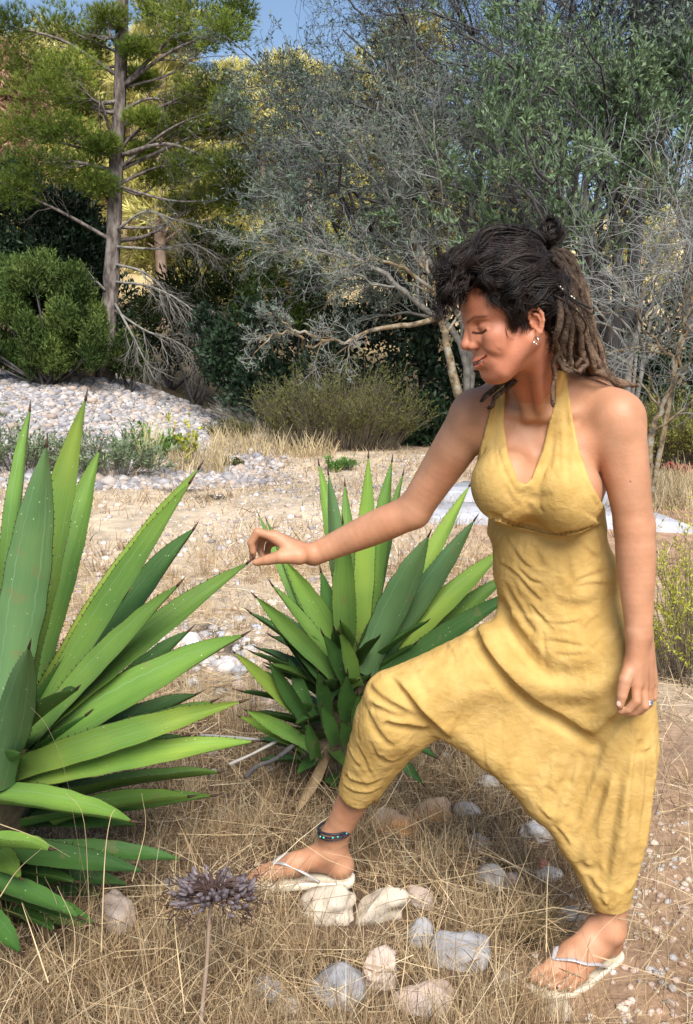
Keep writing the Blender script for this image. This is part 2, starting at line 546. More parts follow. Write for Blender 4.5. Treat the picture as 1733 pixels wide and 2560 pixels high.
# ---- left hand, hanging, fingers curled
wl_ = J['wrL']
mc = [hp(1590, 1706, 1.890), hp(1606, 1712, 1.900), hp(1621, 1712, 1.918), hp(1632, 1704, 1.935)]
for q, r in zip(mc, (.0120, .0125, .012, .011)):
    body.rc(wl_ + (q - mc[1]) * .5, q, .018, r, .010)
finger(body, [mc[0], hp(1591, 1752, 1.877), hp(1571, 1774, 1.880), hp(1552, 1778, 1.887)], .0108, .0074)
finger(body, [mc[1], hp(1612, 1764, 1.890), hp(1588, 1780, 1.900), hp(1562, 1780, 1.907)], .0108, .0074)
finger(body, [mc[2], hp(1622, 1758, 1.915), hp(1600, 1778, 1.925), hp(1572, 1776, 1.927)], .0102, .0072)
finger(body, [mc[3], hp(1634, 1742, 1.937), hp(1614, 1762, 1.945), hp(1590, 1764, 1.947)], .0092, .0066)
cm2 = hp(1582, 1658, 1.900)
body.rc(wl_, cm2, .018, .016, .014)
finger(body, [cm2, hp(1563, 1700, 1.880), hp(1555, 1738, 1.877), hp(1550, 1762, 1.879)], .0165, .0084)
body.rc(cm2, mc[0], .014, .011, .012)
THUMB_L = (hp(1549, 1757, 1.878), hp(1555, 1738, 1.877))

# ---- head
def hel(c, r, k=.008, op='u', rz=0.0, ry=0.0):
    cz, sz = math.cos(rz), math.sin(rz); cy, sy = math.cos(ry), math.sin(ry)
    L = np.array([[cz, -sz, 0], [sz, cz, 0], [0, 0, 1.0]]) @ np.array([[cy, 0, sy], [0, 1, 0], [-sy, 0, cy]])
    body.el(H(*c), np.array(r) * HS, HM @ L, k * HS, op)
def hrc(a, b, r1, r2, k=.006, op='u'): body.rc(H(*a), H(*b), r1 * HS, r2 * HS, k * HS, op)
hel((-.014, 0, .048), (.096, .073, .078), .02)                 # skull
hel((.032, 0, .046), (.054, .058, .050), .02)                  # forehead
hel((.034, 0, -.022), (.050, .054, .066), .02)                 # face
for s in (1, -1):
    hrc((-.002, s * .054, -.040), (.050, s * .026, -.082), .016, .016, .022)   # jaw
    hel((.052, s * .040, -.014), (.026, .020, .020), .016)     # cheek bone
    hel((.060, s * .034, -.033), (.019, .018, .016), .016)     # smiling cheek
    hrc((.080, s * .010, .027), (.064, s * .042, .031), .010, .008, .012)      # brow
hrc((.050, .010, -.086), (.050, -.010, -.086), .0165, .0165, .018)
hel((.066, 0, -.087), (.019, .017, .015), .012)                # chin
hrc((.05, 0, -.075), (-.01, 0, -.055), .03, .035, .02)         # under the chin
for s in (1, -1):
    hel((.086, s * .034, .009), (.014, .015, .010), .010, 's') # eye socket
    hel((.0655, s * .031, .007), (.0135, .0150, .0130), .004)  # closed lid
    hrc((.078, s * .018, -.001), (.069, s * .046, .002), .0030, .0022, .003, 'u')   # lower lid
hrc((.081, 0, .022), (.1010, 0, -.012), .0082, .0080, .010)     # nose
for s in (1, -1):
    hrc((.076, s * .011, .014), (.080, s * .017, -.012), .009, .010, .010)
    hrc((.084, s * .009, .010), (.089, s * .011, -.016), .0075, .0080, .006)
hel((.1028, 0, -.016), (.0096, .0098, .0088), .007)
for s in (1, -1):
    hel((.092, s * .0125, -.0205), (.0110, .0068, .0075), .006)
    hel((.098, s * .0065, -.029), (.006, .0034, .004), .003, 's')
# mouth: upper and lower lip as arcs, the corners drawn back and up
def arc(c0, c1, s, n=5):
    t = np.linspace(0, 1, n)[:, None]
    a, b = np.array(c0), np.array(c1) * np.array([1, s, 1])
    p = a + (b - a) * t; p[:, 0] += .0045 * np.sin(np.pi * t[:, 0]); p[:, 2] -= .0030 * np.sin(np.pi * t[:, 0])
    return p
hel((.0685, 0, -.053), (.0215, .036, .024), .014)                # muzzle
for s in (1, -1):
    u = arc((.0915, 0, -.0475), (.0760, .0315, -.0425), s)
    lo_ = arc((.0898, 0, -.0608), (.0760, .0315, -.0435), s)
    gap = arc((.0950, 0, -.0536), (.0800, .0310, -.0428), s)
    for i in range(4):
        hrc(u[i], u[i + 1], .0058 - .0008 * i, .0058 - .0008 * (i + 1), .004)
        hrc(lo_[i], lo_[i + 1], .0076 - .0012 * i, .0076 - .0012 * (i + 1), .004)
    for i in range(4):
        hrc(gap[i], gap[i + 1], .0042 - .0006 * i, .0042 - .0006 * (i + 1), .0015, 's')
    body.groove([H(.092, s * .020, -.018), H(.084, s * .030, -.030), H(.076, s * .040, -.042), H(.066, s * .044, -.056)], .0048, .0012, side=(.3, 1, 1, .4))
    body.groove([H(.068, s * .050, -.030), H(.060, s * .054, -.042)], .0035, .0009, side=(.6, 1))
    body.groove([H(.0785, s * .016, .013), H(.0800, s * .031, .0150), H(.0690, s * .047, .0115)], .0025, .0012, side=(1, 1, .5))
body.groove([H(.094, 0, -.0345), H(.0965, 0, -.0425)], .004, .0014, side=(1, 1))
body.groove([H(.0880, .014, -.0705), H(.090, 0, -.0715), H(.0880, -.014, -.0705)], .006, .0022, side=(.6, 1, .6))
# teeth behind the gap
hel((.0765, 0, -.0515), (.0125, .0230, .0070), .002)
# ears
def E(x, y, z, s):                       # ear-local: x back->front, y outward, z up, in ear units
    c = np.array([-.017, s * .0735, -.004]); a = .42
    o = np.array([x * math.cos(a) + y * math.sin(a), s * (y * math.cos(a) - x * math.sin(a)), z]) * .86
    q = c + o
    return HO + HM @ (q * HS)
for s in (1, -1):
    for q in range(5):
        t = q / 4
        body.rc(E(-.002 - .004 * t, .001 + .002 * t, -.018 + .036 * t, s), E(.012 - .006 * t, -.006, -.016 + .034 * t, s), .0035, .005, .004)
    hx = [(.012, .001, .012), (.009, .005, .025), (-.001, .007, .0325), (-.012, .008, .029), (-.0175, .009, .016), (-.0165, .009, .001), (-.011, .007, -.012), (-.005, .005, -.021)]
    body.chain([E(*q, s) for q in hx], [.0030, .0034, .0036, .0038, .0036, .0032, .0030, .0040], .0025)
    ax_ = [(.000, .006, .020), (-.008, .007, .014), (-.010, .007, .002), (-.006, .006, -.010), (.002, .005, -.014)]
    body.chain([E(*q, s) for q in ax_], [.0026, .0028, .0028, .0028, .0026], .0025)
    body.rc(E(.010, .004, .002, s), E(.009, .004, -.005, s), .0042, .0038, .003)          # tragus
    body.rc(E(-.001, .003, -.022, s), E(.003, .002, -.027, s), .0062, .0058, .004)       # lobe
    body.rc(E(.000, .008, .002, s), E(.001, .008, -.006, s), .0052, .0048, .003, 's')       # concha
body.groove([H(-.02, .05, -.06)], .01, 0) if False else None

BV, BQ = body.mesh((-.50, 1.62, -.06), (.86, 2.42, 1.50))
def headside(v, m):
    l_ = (v - HO) @ HM / HS
    return (l_[:, 2] > -.105 - m) & (np.hypot(l_[:, 0], l_[:, 1]) < .14)
def cut_faces(V, Q, keep):
    Q = Q[keep]; used = np.zeros(len(V), bool); used[Q.ravel()] = True
    new = np.cumsum(used) - 1
    return V[used], new[Q]
BV, BQ = cut_faces(BV, BQ, ~headside(BV[BQ].mean(1), 0))
_h = body.h; body.h = .0016
HV, HQ = body.mesh(HO - .17, HO + .17)
body.h = _h
HV, HQ = cut_faces(HV, HQ, headside(HV[HQ].mean(1), .005))
BQ = np.concatenate([BQ, HQ + len(BV)]); BV = np.concatenate([BV, HV])
# ---- skin tints: lips, teeth, blush, palms, and a lightened face
loc = (BV - HO) @ HM / HS
loc[:, 2] = np.interp(loc[:, 2], ZO, ZI)
tint = np.ones((len(BV), 3))
def blend(mask, c):
    global tint
    tint = tint * (1 - mask[:, None]) + tint * np.array(c) * mask[:, None]
def seg_d(p, a, b):
    a, b = np.array(a), np.array(b); ba = b - a
    t = np.clip((p - a) @ ba / (ba @ ba), 0, 1)
    return np.linalg.norm(p - a - t[:, None] * ba, axis=1)
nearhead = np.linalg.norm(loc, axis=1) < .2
lip = np.full(len(BV), 1.0)
for s in (1, -1):
    for c0, c1, r in (((.0915, 0, -.0475), (.0760, .0315, -.0425), .0062), ((.0898, 0, -.0608), (.0760, .0315, -.0435), .0075)):
        q = arc(c0, c1, s)
        for i in range(4): lip = np.minimum(lip, seg_d(loc, q[i], q[i + 1]) / (r - .0007 * i))
blend(np.clip((1.12 - lip) / .2, 0, 1) * nearhead, (.84, .46, .47))
gapd = np.full(len(BV), 1.0)
for s in (1, -1):
    q = arc((.0936, 0, -.0536), (.0785, .0310, -.0428), s)
    for i in range(4): gapd = np.minimum(gapd, seg_d(loc, q[i], q[i + 1]) / (1 - .16 * i))
blend(np.clip((.0042 - gapd) / .0012, 0, 1) * nearhead * .8, (.42, .22, .22))
for s in (1, -1):
    d = np.linalg.norm((loc - np.array([.066, s * .04, -.025])) / np.array([.03, .024, .022]), axis=1)
    blend(np.clip(1.2 - d, 0, 1) * .5 * nearhead, (1.06, .93, .90))
    fr = nearhead * (loc[:, 0] > .045)
    d2 = lambda pts: np.min([seg_d(loc[:, 1:], pts[q][1:], pts[q + 1][1:]) for q in range(len(pts) - 1)], axis=0)
    brow = d2([(.086, s * .013, .0265), (.080, s * .032, .0335), (.064, s * .050, .0290)])
    blend(np.clip((.0040 - brow) / .003, 0, 1) * .8 * fr, (.26, .22, .22))
    lash = d2([(.0795, s * .0185, .0030), (.0810, s * .025, -.0005), (.0810, s * .033, -.0022), (.076, s * .041, -.0005), (.0690, s * .0445, .0015)])
    blend(np.clip((.0025 - lash) / .0012, 0, 1) * fr, (.09, .07, .07))
    lidf = d2([(.0795, s * .020, .0075), (.0810, s * .031, .0100), (.0690, s * .045, .0085)])
    blend(np.clip((.0040 - lidf) / .003, 0, 1) * .35 * fr, (.62, .52, .50))
dn = np.linalg.norm((loc - np.array([.104, 0, -.016])) / np.array([.014, .016, .014]), axis=1)
blend(np.clip(1.3 - dn, 0, 1) * .5 * nearhead, (1.08, .90, .88))
scalp = np.clip((np.linalg.norm((loc - np.array([-.025, 0, .055])) / np.array([.100, .085, .082]), axis=1) < 1.04).astype(float), 0, 1)
face_ = nearhead * np.clip((loc[:, 2] + .115) / .03, 0, 1); tint *= (1 + .22 * face_)[:, None] * np.array([.97, 1.03, 1.04]) ** face_[:, None]; bl_ = fbm(BV, 30, 3, 77); tint *= (1 + .07 * bl_)[:, None] * np.array([1, 1, 1]) + (.02 * bl_)[:, None] * np.array([1, -.6, -1])  # face less tanned, and lightened to offset the shade of the fringe
mole = [(1321, 946), (1326, 957), (1306, 1036), (1577, 1203), (1340, 845)]
mh = body.trace([m_[0] for m_ in mole], [m_[1] for m_ in mole], 1.4)
for q in mh: blend(np.clip(2.0 - np.linalg.norm(BV - q, axis=1) / .0011, 0, 1), (.30, .22, .2))
cut = 0
M_SKIN = material('skin', (.37, .170, .090), (.485, .245, .142), scale=16, rough=.52, spec=.34, attr='tint', bump=.0005, bscale=210, sss=0, detail=9, ramp=(.3, .7))
person = thing('person', (J['pelvis'][0], J['pelvis'][1], 0.0), 'woman with dreadlocks in a mustard halter jumpsuit and cream flip-flops touching an agave tip', 'person')
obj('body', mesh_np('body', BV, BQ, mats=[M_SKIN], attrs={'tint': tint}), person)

M_TOOTH = material('teeth', (.50, .45, .38), rough=.4, spec=.3)
tq = np.concatenate([arc((.0903, 0, -.0527), (.0755, .0310, -.0420), -1, 9)[:7][::-1], arc((.0903, 0, -.0527), (.0755, .0310, -.0420), 1, 9)[1:7]])
tv_, tf_ = tubes(np.stack([H(*q) for q in tq])[None], np.array([.0007] + [.0019] * 11 + [.0007])[None] * HS, 8)
obj('teeth', mesh_np('teeth', tv_, tf_, mats=[M_TOOTH]), person)
# ================================================================ the jumpsuit
cloth = Field(0.0031)
G_ = .009
# bodice: the torso grown a little, cut to the halter shape
build_torso(cloth, G_)
build_neck(cloth, G_ * .8)
BOD = [(1250, 905), (1266, 965), (1260, 1056), (1270, 1135), (1296, 1204), (1314, 1212), (1330, 1196), (1356, 1126), (1372, 1056), (1386, 1005), (1388, 925),
       (1420, 925), (1420, 960), (1431, 1033), (1449, 1126), (1477, 1205), (1508, 1262), (1530, 1300), (1500, 1340), (1200, 1330), (1160, 1270), (1180, 1180), (1196, 1140), (1206, 1102), (1226, 1023), (1240, 950)]
def to_px(p):
    x, y, z = p[..., 0], p[..., 1], p[..., 2] - CAM_Z
    dep = y * cp - z * sp; v = y * sp + z * cp
    return np.stack([CX + FPX * x / dep, CY - FPX * v / dep], -1)
zb = D(1240, 1205, 2.0)[2]
def bodice_cut(p):
    front = -((p - J['chest']) @ FWD + .055)          # positive behind the side seam
    c = np.maximum(poly_sdf(to_px(p), BOD) / 1240.0, front)
    return np.maximum(c, -1)
cloth.add(bodice_cut, (-9, -9, -9), (9, 9, 9), .003, 'i')
# skirt part
for y, l, r, dep, cy in ((1222, 1110, 1374, .098, 2.075), (1300, 1112, 1412, .104, 2.085), (1390, 1120, 1432, .115, 2.095), (1470, 1136, 1440, .125, 2.09)):
    c = D((l + r) / 2, y, cy); w = (r - l) / 2 * 1.10172 / 2426 * cy - .004
    cloth.el(c, (w, dep, .105), TB, .03)
# thigh and calf of the forward leg
cloth.rc(D(1225, 1490, 2.11), D(893, 1584, 2.08), .120, .062, .03)
cloth.rc(D(880, 1640, 2.11), D(806, 1815, 2.20), .076, .048, .03)
cloth.rc(D(893, 1584, 2.08), D(884, 1640, 2.11), .062, .074, .02)
cloth.tri(D(900, 1620, 2.10), D(968, 1655, 2.09), D(868, 1740, 2.15), .030, .02)
# back leg
cloth.chain([D(1368, 1480, 2.06), D(1410, 1700, 2.03), D(1402, 1880, 2.03), D(1390, 1990, 2.03), D(1386, 2085, 2.03)], [.108, .080, .068, .052, .036], .03)
# drop crotch between the legs
m1, m2, m3, m4, m5 = D(1040, 1640, 2.07), D(1122, 1700, 2.06), D(1240, 1812, 2.05), D(1318, 1905, 2.04), D(1372, 2010, 2.03)
hipc, hl = D(1250, 1500, 2.06), D(1370, 1520, 2.03)
for a, b, c in ((hipc, D(950, 1590, 2.07), m1), (hipc, m1, m2), (hipc, m2, m3), (hl, m3, hipc), (hl, m3, m4), (D(1405, 1720, 2.03), m4, m5), (hl, D(1405, 1720, 2.03), m4)):
    cloth.tri(a, b, c, .045, .02)
# hems
def plane(pt, n): 
    n = np.asarray(n) / np.linalg.norm(n); pt = np.asarray(pt)
    return lambda p: (p - pt) @ n
hemR = D(815, 1806, 2.19); nR = (J['anR'] - J['knR']) + np.array([.03, 0, 0])
cloth.add(plane(hemR, nR), hemR - .09, hemR + .09, .004, 'i')
cloth.rc(hemR + (J['anR'] - hemR) * .8, hemR - (J['anR'] - hemR) * .18, .044, .040, .003, 's')
hemL = D(1387, 2056, 2.03); nL = np.array([.12, 0, -1.0])
cloth.add(plane(hemL, nL), hemL - .09, hemL + .09, .004, 'i')
cloth.rc(hemL + (J['anL'] - hemL) * .8, hemL - (J['anL'] - hemL) * .2, .036, .034, .003, 's')

# ---- folds, laid along lines measured on the photograph
def Z3(q): return [(1100 + a / 2.485, 1200 + b / 2.485) for a, b in q]
def Z1(q): return [(1000 + a / 2.146, 520 + b / 2.146) for a, b in q]
def Z5(q): return [(1150 + a / 2.698, 1900 + b / 2.698) for a, b in q]
def ZK(q): return [(820 + a / 3.146, 1480 + b / 3.146) for a, b in q]
FOLDS = []
def fold(px, w, amp, n=9, shape=None, shift=None):
    FOLDS.append((resample(px, n), w, amp, shape))
    if shift: FOLDS.append((resample(px, n) + np.array(shift), w * 1.3, -amp * .6, shape))
S1 = (.6,) * 9
# waist band
band = [(318, 258), (450, 306), (600, 346), (720, 366), (850, 352), (950, 308), (1022, 268)]
fold(Z3(band), .006, .013, 15, (1,) * 15)
fold(Z3([(a, b - 42) for a, b in band]), .005, .004, 15, (1,) * 15)
fold(Z3([(a, b - 20) for a, b in band]), .007, -.005, 15, (1,) * 15)
for x in range(330, 1020, 30):          # elastic gathers
    yb = np.interp(x, [q[0] for q in band], [q[1] for q in band])
    j = random.uniform(-8, 8)
    fold(Z3([(x + 6, yb - 60), (x, yb - 26), (x - 6 + j, yb + 4)]), .0040, .0065, 5)
    fold(Z3([(x + j, yb + 6), (x + 2 * j, yb + 50), (x + 3 * j + (x - 660) * .06, yb + random.uniform(70, 170))]), .0055, .0085 * random.uniform(.5, 1.2), 6, (1, 1, .8, .6, .3, 0))
# belly creases
for q, w, a in (
    ([(370, 290), (430, 400), (500, 500), (570, 560)], .007, .006), ([(600, 400), (605, 470), (640, 560)], .008, .006),
    ([(770, 400), (790, 520), (820, 640)], .008, .005), ([(870, 380), (930, 450), (1000, 500)], .007, .005),
    ([(370, 520), (470, 590), (560, 690), (640, 770)], .006, .006), ([(480, 545), (560, 620), (640, 650)], .005, .004),
    ([(400, 620), (440, 720), (520, 850), (600, 960)], .008, .006), ([(560, 770), (640, 870), (710, 950)], .006, .007),
    ([(820, 650), (900, 610), (1050, 560)], .006, .004), ([(860, 665), (960, 650), (1060, 660)], .006, .004),
    ([(700, 760), (850, 790), (1000, 760)], .012, .006), ([(890, 980), (920, 900), (1000, 840)], .006, .004), ([(930, 1060), (980, 1020), (1010, 960)], .005, .004),
    ([(640, 880), (760, 900), (900, 870)], .005, .003), ([(650, 1000), (760, 1010), (900, 1040)], .005, .003), ([(700, 1080), (800, 1090), (960, 1080)], .006, .003),
    ([(1070, 1050), (1130, 960), (1190, 910)], .007, .005), ([(640, 930), (650, 1060), (660, 1190)], .007, .005)):
    fold(Z3(q), w, a, shift=(0, -8))
# thigh crease, hip roll and the long overhanging edge
fold(Z3([(385, 790), (450, 950), (540, 1080), (650, 1195)]), .013, .022, 11, (.6, 1, 1, 1, 1, 1, 1, 1, .9, .6, .2))
fold(Z3([(235, 880), (300, 1020), (400, 1140), (560, 1240), (760, 1300), (960, 1270), (1130, 1170)]), .030, -.018, 13, (.5, .9, 1, 1, 1, 1, 1, 1, 1, 1, .9, .7, .4))
fold(Z3([(420, 880), (520, 1060), (650, 1195), (800, 1225), (950, 1190), (1120, 1080)]), .022, .010, 11)
fold(Z3([(185, 885), (250, 1030), (340, 1160), (470, 1300), (650, 1440), (850, 1560), (950, 1648)]), .012, .024, 15, (.5, .8, 1, 1, 1, 1, 1, 1, 1, 1, 1, 1, .9, .8, .6))
fold(Z3([(960, 1640), (1040, 1560), (1120, 1480), (1190, 1400)]), .011, .018, 9, (1, 1, 1, 1, 1, .9, .7, .5, .2))
fold(Z3([(520, 1290), (680, 1390), (860, 1470), (960, 1540)]), .022, -.008, 9)
for q in ([(560, 1320), (720, 1340), (880, 1310)], [(720, 1400), (850, 1390), (960, 1340)], [(800, 1450), (920, 1440), (1060, 1400)], [(880, 1500), (990, 1490), (1080, 1460)], [(900, 1420), (940, 1500), (930, 1580)]):
    fold(Z3(q), .006, .005, shift=(0, -8))
# pleats of the back leg
for q, w, a in (
    ([(1080, -150), (960, 200), (880, 400), (800, 560), (790, 690)], .013, .014), ([(1150, -200), (1060, 230), (1010, 560), (960, 880)], .013, .015),
    ([(1230, -200), (1190, 380), (1130, 780), (1080, 900)], .012, .012), ([(960, -120), (820, 260), (760, 430)], .011, .010), ([(1290, 0), (1250, 400), (1180, 760)], .010, .009), ([(860, -100), (700, 180), (640, 380)], .010, .008), ([(770, -40), (750, 80), (740, 180)], .006, .006),
    ([(560, 180), (650, 250), (625, 430)], .007, .006), ([(330, 180), (540, 185)], .005, .004), ([(800, 690), (865, 745), (965, 740)], .009, .012),
    ([(850, 770), (900, 860), (960, 900)], .008, .007), ([(930, 930), (990, 990), (1060, 930)], .006, .008), ([(1080, 900), (1150, 820), (1190, 700)], .008, .006),
    ([(720, 520), (760, 450), (850, 400)], .006, .006), ([(620, 430), (700, 520), (740, 600)], .006, .006), ([(520, 330), (620, 420)], .005, .004)):
    fold(Z5(q), w, a, shift=(9, 0))
for dx in (0, 60, 130, 190): fold(Z3([(1190 + dx * .5, 1480 + dx), (1110 + dx, 1740), (1090 + dx * 1.1, 1900)]), .010, .008, shift=(9, 0))
# knee and calf
for q, w, a in (
    ([(480, 650), (600, 800), (720, 950), (860, 1080), (960, 1180)], .010, .016), ([(290, 700), (400, 830), (560, 930), (800, 1030)], .008, .012),
    ([(300, 880), (480, 960), (640, 1000)], .008, .008), ([(440, 1030), (560, 1065), (820, 1078)], .008, .010), ([(290, 870), (330, 1000), (420, 1150), (520, 1230)], .008, .008),
    ([(232, 980), (228, 1080), (240, 1180)], .007, .006), ([(140, 1200), (200, 1320), (240, 1390)], .006, .006), ([(880, 380), (960, 450), (1000, 570)], .007, .005),
    ([(640, 550), (720, 700), (790, 830)], .010, .005), ([(1210, 1110), (1225, 1250), (1235, 1400)], .006, .006), ([(330, 1160), (390, 1300), (470, 1360)], .006, .005),
    ([(230, 1200), (300, 1350), (330, 1450)], .006, .006), ([(100, 1420), (200, 1500), (330, 1520), (440, 1470)], .006, .006), ([(400, 1280), (480, 1340), (560, 1330)], .006, .006),
    ([(110, 1520), (190, 1580), (330, 1590), (430, 1540)], .0045, .006), ([(150, 1430), (180, 1520)], .004, .005), ([(280, 1480), (300, 1560)], .004, .005)):
    fold(ZK(q), w, a, shift=(0, -7))
# bodice
for q, w, a in (
    ([(868, 890), (840, 1060), (815, 1250), (805, 1420)], .0055, .006), ([(884, 900), (890, 1120), (900, 1330), (905, 1500)], .0065, .007), ([(900, 900), (930, 1100), (980, 1330), (1010, 1480)], .006, .006),
    ([(850, 1000), (850, 1250), (860, 1420)], .005, .004), ([(545, 1010), (500, 1150), (470, 1300)], .005, .005), ([(520, 1050), (500, 1250), (520, 1400)], .005, .003),
    ([(470, 1200), (440, 1330)], .004, .004), ([(620, 1530), (720, 1560), (830, 1540)], .008, .004), ([(690, 1490), (680, 1560), (700, 1640)], .007, .005), ([(560, 1480), (600, 1560), (660, 1620)], .006, .004),
    ([(760, 1480), (740, 1580), (770, 1640)], .006, .004)):
    fold(Z1(q), w, a)
# stitched facing round the V neck and the armhole
vin = [(1244, 975), (1238, 1056), (1249, 1142), (1284, 1222), (1314, 1236), (1346, 1214), (1376, 1136), (1394, 1060)]
fold(vin, .0030, .0035, 17, (1,) * 17)
fold([(1405, 960), (1414, 1036), (1432, 1128), (1460, 1207), (1494, 1268)], .0030, .0030, 11, (1,) * 11)
allp = np.concatenate([f[0] for f in FOLDS])
hit = cloth.trace(allp[:, 0], allp[:, 1])
i0 = 0
for pp, w, a, shp in FOLDS:
    q = hit[i0:i0 + len(pp)]; i0 += len(pp)
    if shp is not None and len(shp) != len(pp): shp = np.interp(np.linspace(0, 1, len(pp)), np.linspace(0, 1, len(shp)), shp)
    ok_ = q[:, 1] < 2.6
    run, best = [], []
    for j_ in range(len(q)):
        run = run + [j_] if ok_[j_] and (not run or np.linalg.norm(q[j_] - q[run[-1]]) < .14) else ([j_] if ok_[j_] else [])
        if len(run) > len(best): best = run
    if len(best) < 3: continue
    q = q[best]
    shp = (np.sin(np.linspace(0, math.pi, len(pp))) ** .5 if shp is None else np.asarray(shp))[best]
    cloth.groove(q, w * (1.15 if a > 0 else 1), a * ((1.6 if w < .0075 else 1.45) if a > 0 else 1.1), side=shp, sharp=a > 0 and w < .0075)
# the overhanging edges: the cloth above each line stands proud of what is below it
def overhang(line, up, amp, reach, soft=9, fade=.18):
    px = resample(line, 24); poly = np.vstack([px, [up]])
    h_ = cloth.trace(px[:, 0], px[:, 1]); h_ = h_[h_[:, 1] < 2.6]
    lo_, hi_ = h_.min(0) - .12, h_.max(0) + .12
    yf = h_[:, 1].max() + .06
    def fn(p):
        q = to_px(p); sd = -poly_sdf(q, poly)
        dl = np.full(p.shape[:-1], 1e9); al = np.zeros(p.shape[:-1])
        for i in range(len(px) - 1):
            e = px[i + 1] - px[i]; w = q - px[i]; t = np.clip(w @ e / (e @ e), 0, 1)
            dd = np.sum((w - t[..., None] * e) ** 2, -1); m_ = dd < dl
            al = np.where(m_, (i + t) / (len(px) - 1), al); dl = np.where(m_, dd, dl)
        dl = np.sqrt(dl); am = np.clip(al / fade, 0, 1) * np.clip((1 - al) / fade, 0, 1) if fade else 1.0
        return -amp * am * np.clip(sd / soft, 0, 1) * np.exp(-dl / reach) * (p[..., 1] < yf)
    cloth.add(fn, lo_, hi_, 0, 'd')
overhang(Z3([(185, 885), (250, 1030), (340, 1160), (470, 1300), (650, 1440), (850, 1560), (950, 1648), (1040, 1560), (1120, 1480), (1190, 1400)]), (1100 + 800 / 2.485, 1200 + 700 / 2.485), .012, 75, 12, .12)
overhang(Z3(band), (1100 + 650 / 2.485, 1200 + 60 / 2.485), .011, 22, 6, .05)
overhang(ZK([(480, 650), (600, 800), (720, 950), (860, 1080), (960, 1180)]), (820 + 1250 / 3.146, 1480 + 500 / 3.146), .014, 50)
overhang(Z5([(1172, -60), (1165, 380), (1130, 780)]), (1150 + 900 / 2.698, 1900 + 300 / 2.698), .009, 22, 20, .2)
overhang(Z5([(1105, -40), (1060, 230), (1010, 560), (960, 880)]), (1150 + 850 / 2.698, 1900 + 300 / 2.698), .011, 25, 20, .2)
overhang(Z5([(1040, 0), (960, 200), (880, 400), (800, 560)]), (1150 + 650 / 2.698, 1900 + 150 / 2.698), .009, 25, 20, .2)
overhang(Z3([(385, 790), (450, 950), (540, 1080), (650, 1195)]), (1100 + 640 / 2.485, 1200 + 850 / 2.485), .010, 40)
ZW = D(1240, 1225, 2.0)[2]
def crinkle(p):
    q = p * np.array([1, 1, .8])
    a = vnoise(q, 15, 3) * .0022 + (1 - np.abs(vnoise(q, 40, 5)) * 2) * .0009 + (1 - np.abs(vnoise(q * np.array([1, 1, 1.7]), 90, 8)) * 2) * .0005
    return a * np.clip((ZW - p[..., 2]) / .05 + .35, .35, 1)
cloth.add(crinkle, (-9, -9, -9), (9, 9, 9), 0, 'd')
CV, CQ = cloth.mesh((-.12, 1.80, .02), (.70, 2.40, 1.40))
# keep the pieces that belong together (drop crumbs)
par = np.arange(len(CV))
for _ in range(60):
    mn = par[CQ].min(1); old = par.copy()
    for k in range(4): np.minimum.at(par, CQ[:, k], mn)
    par = par[par]
    if (par == old).all(): break
roots, cnt = np.unique(par, return_counts=True)
big = set(roots[cnt > 3000]); keep = np.array([r in big for r in par])
CV, CQ = cut_faces(CV, CQ, keep[CQ[:, 0]])
def linen(name, c1, c2):
    m = material(name, c1, c2, scale=22, rough=.9, spec=.12, detail=6)
    nt = m.node_tree; n = nt.nodes; l = nt.links; b = n['Principled BSDF']
    b.inputs['Specular IOR Level'].default_value = .05
    tc = n.new('ShaderNodeTexCoord')
    def ridged(scale, stretch, det):
        mp = n.new('ShaderNodeMapping'); mp.inputs['Scale'].default_value = stretch; l.new(tc.outputs['Object'], mp.inputs[0])
        wz = n.new('ShaderNodeTexNoise'); wz.inputs['Scale'].default_value = scale; wz.inputs['Detail'].default_value = det; wz.inputs['Distortion'].default_value = .6; l.new(mp.outputs[0], wz.inputs['Vector'])
        a = n.new('ShaderNodeMath'); a.operation = 'SUBTRACT'; l.new(wz.outputs[0], a.inputs[0]); a.inputs[1].default_value = .5
        c_ = n.new('ShaderNodeMath'); c_.operation = 'ABSOLUTE'; l.new(a.outputs[0], c_.inputs[0]); return c_.outputs[0]
    h = None
    for sc, st, det, k in ((16, (1, 1, .6), 3, .55), (38, (1, 1, 1.4), 3, .22), (420, (1, 1, 1), 1, .035)):
        r = ridged(sc, st, det)
        q = n.new('ShaderNodeMath'); q.operation = 'MULTIPLY'; l.new(r, q.inputs[0]); q.inputs[1].default_value = k
        if h is None: h = q.outputs[0]
        else:
            s_ = n.new('ShaderNodeMath'); s_.operation = 'ADD'; l.new(h, s_.inputs[0]); l.new(q.outputs[0], s_.inputs[1]); h = s_.outputs[0]
    bp = n.new('ShaderNodeBump'); bp.inputs['Distance'].default_value = .014; bp.inputs['Strength'].default_value = .8; l.new(h, bp.inputs['Height']); l.new(bp.outputs[0], b.inputs['Normal'])
    return m
M_CLOTH = linen('mustard_linen', (.43, .270, .085), (.51, .338, .120))
obj('jumpsuit', mesh_np('jumpsuit', CV, CQ, mats=[M_CLOTH]), person)
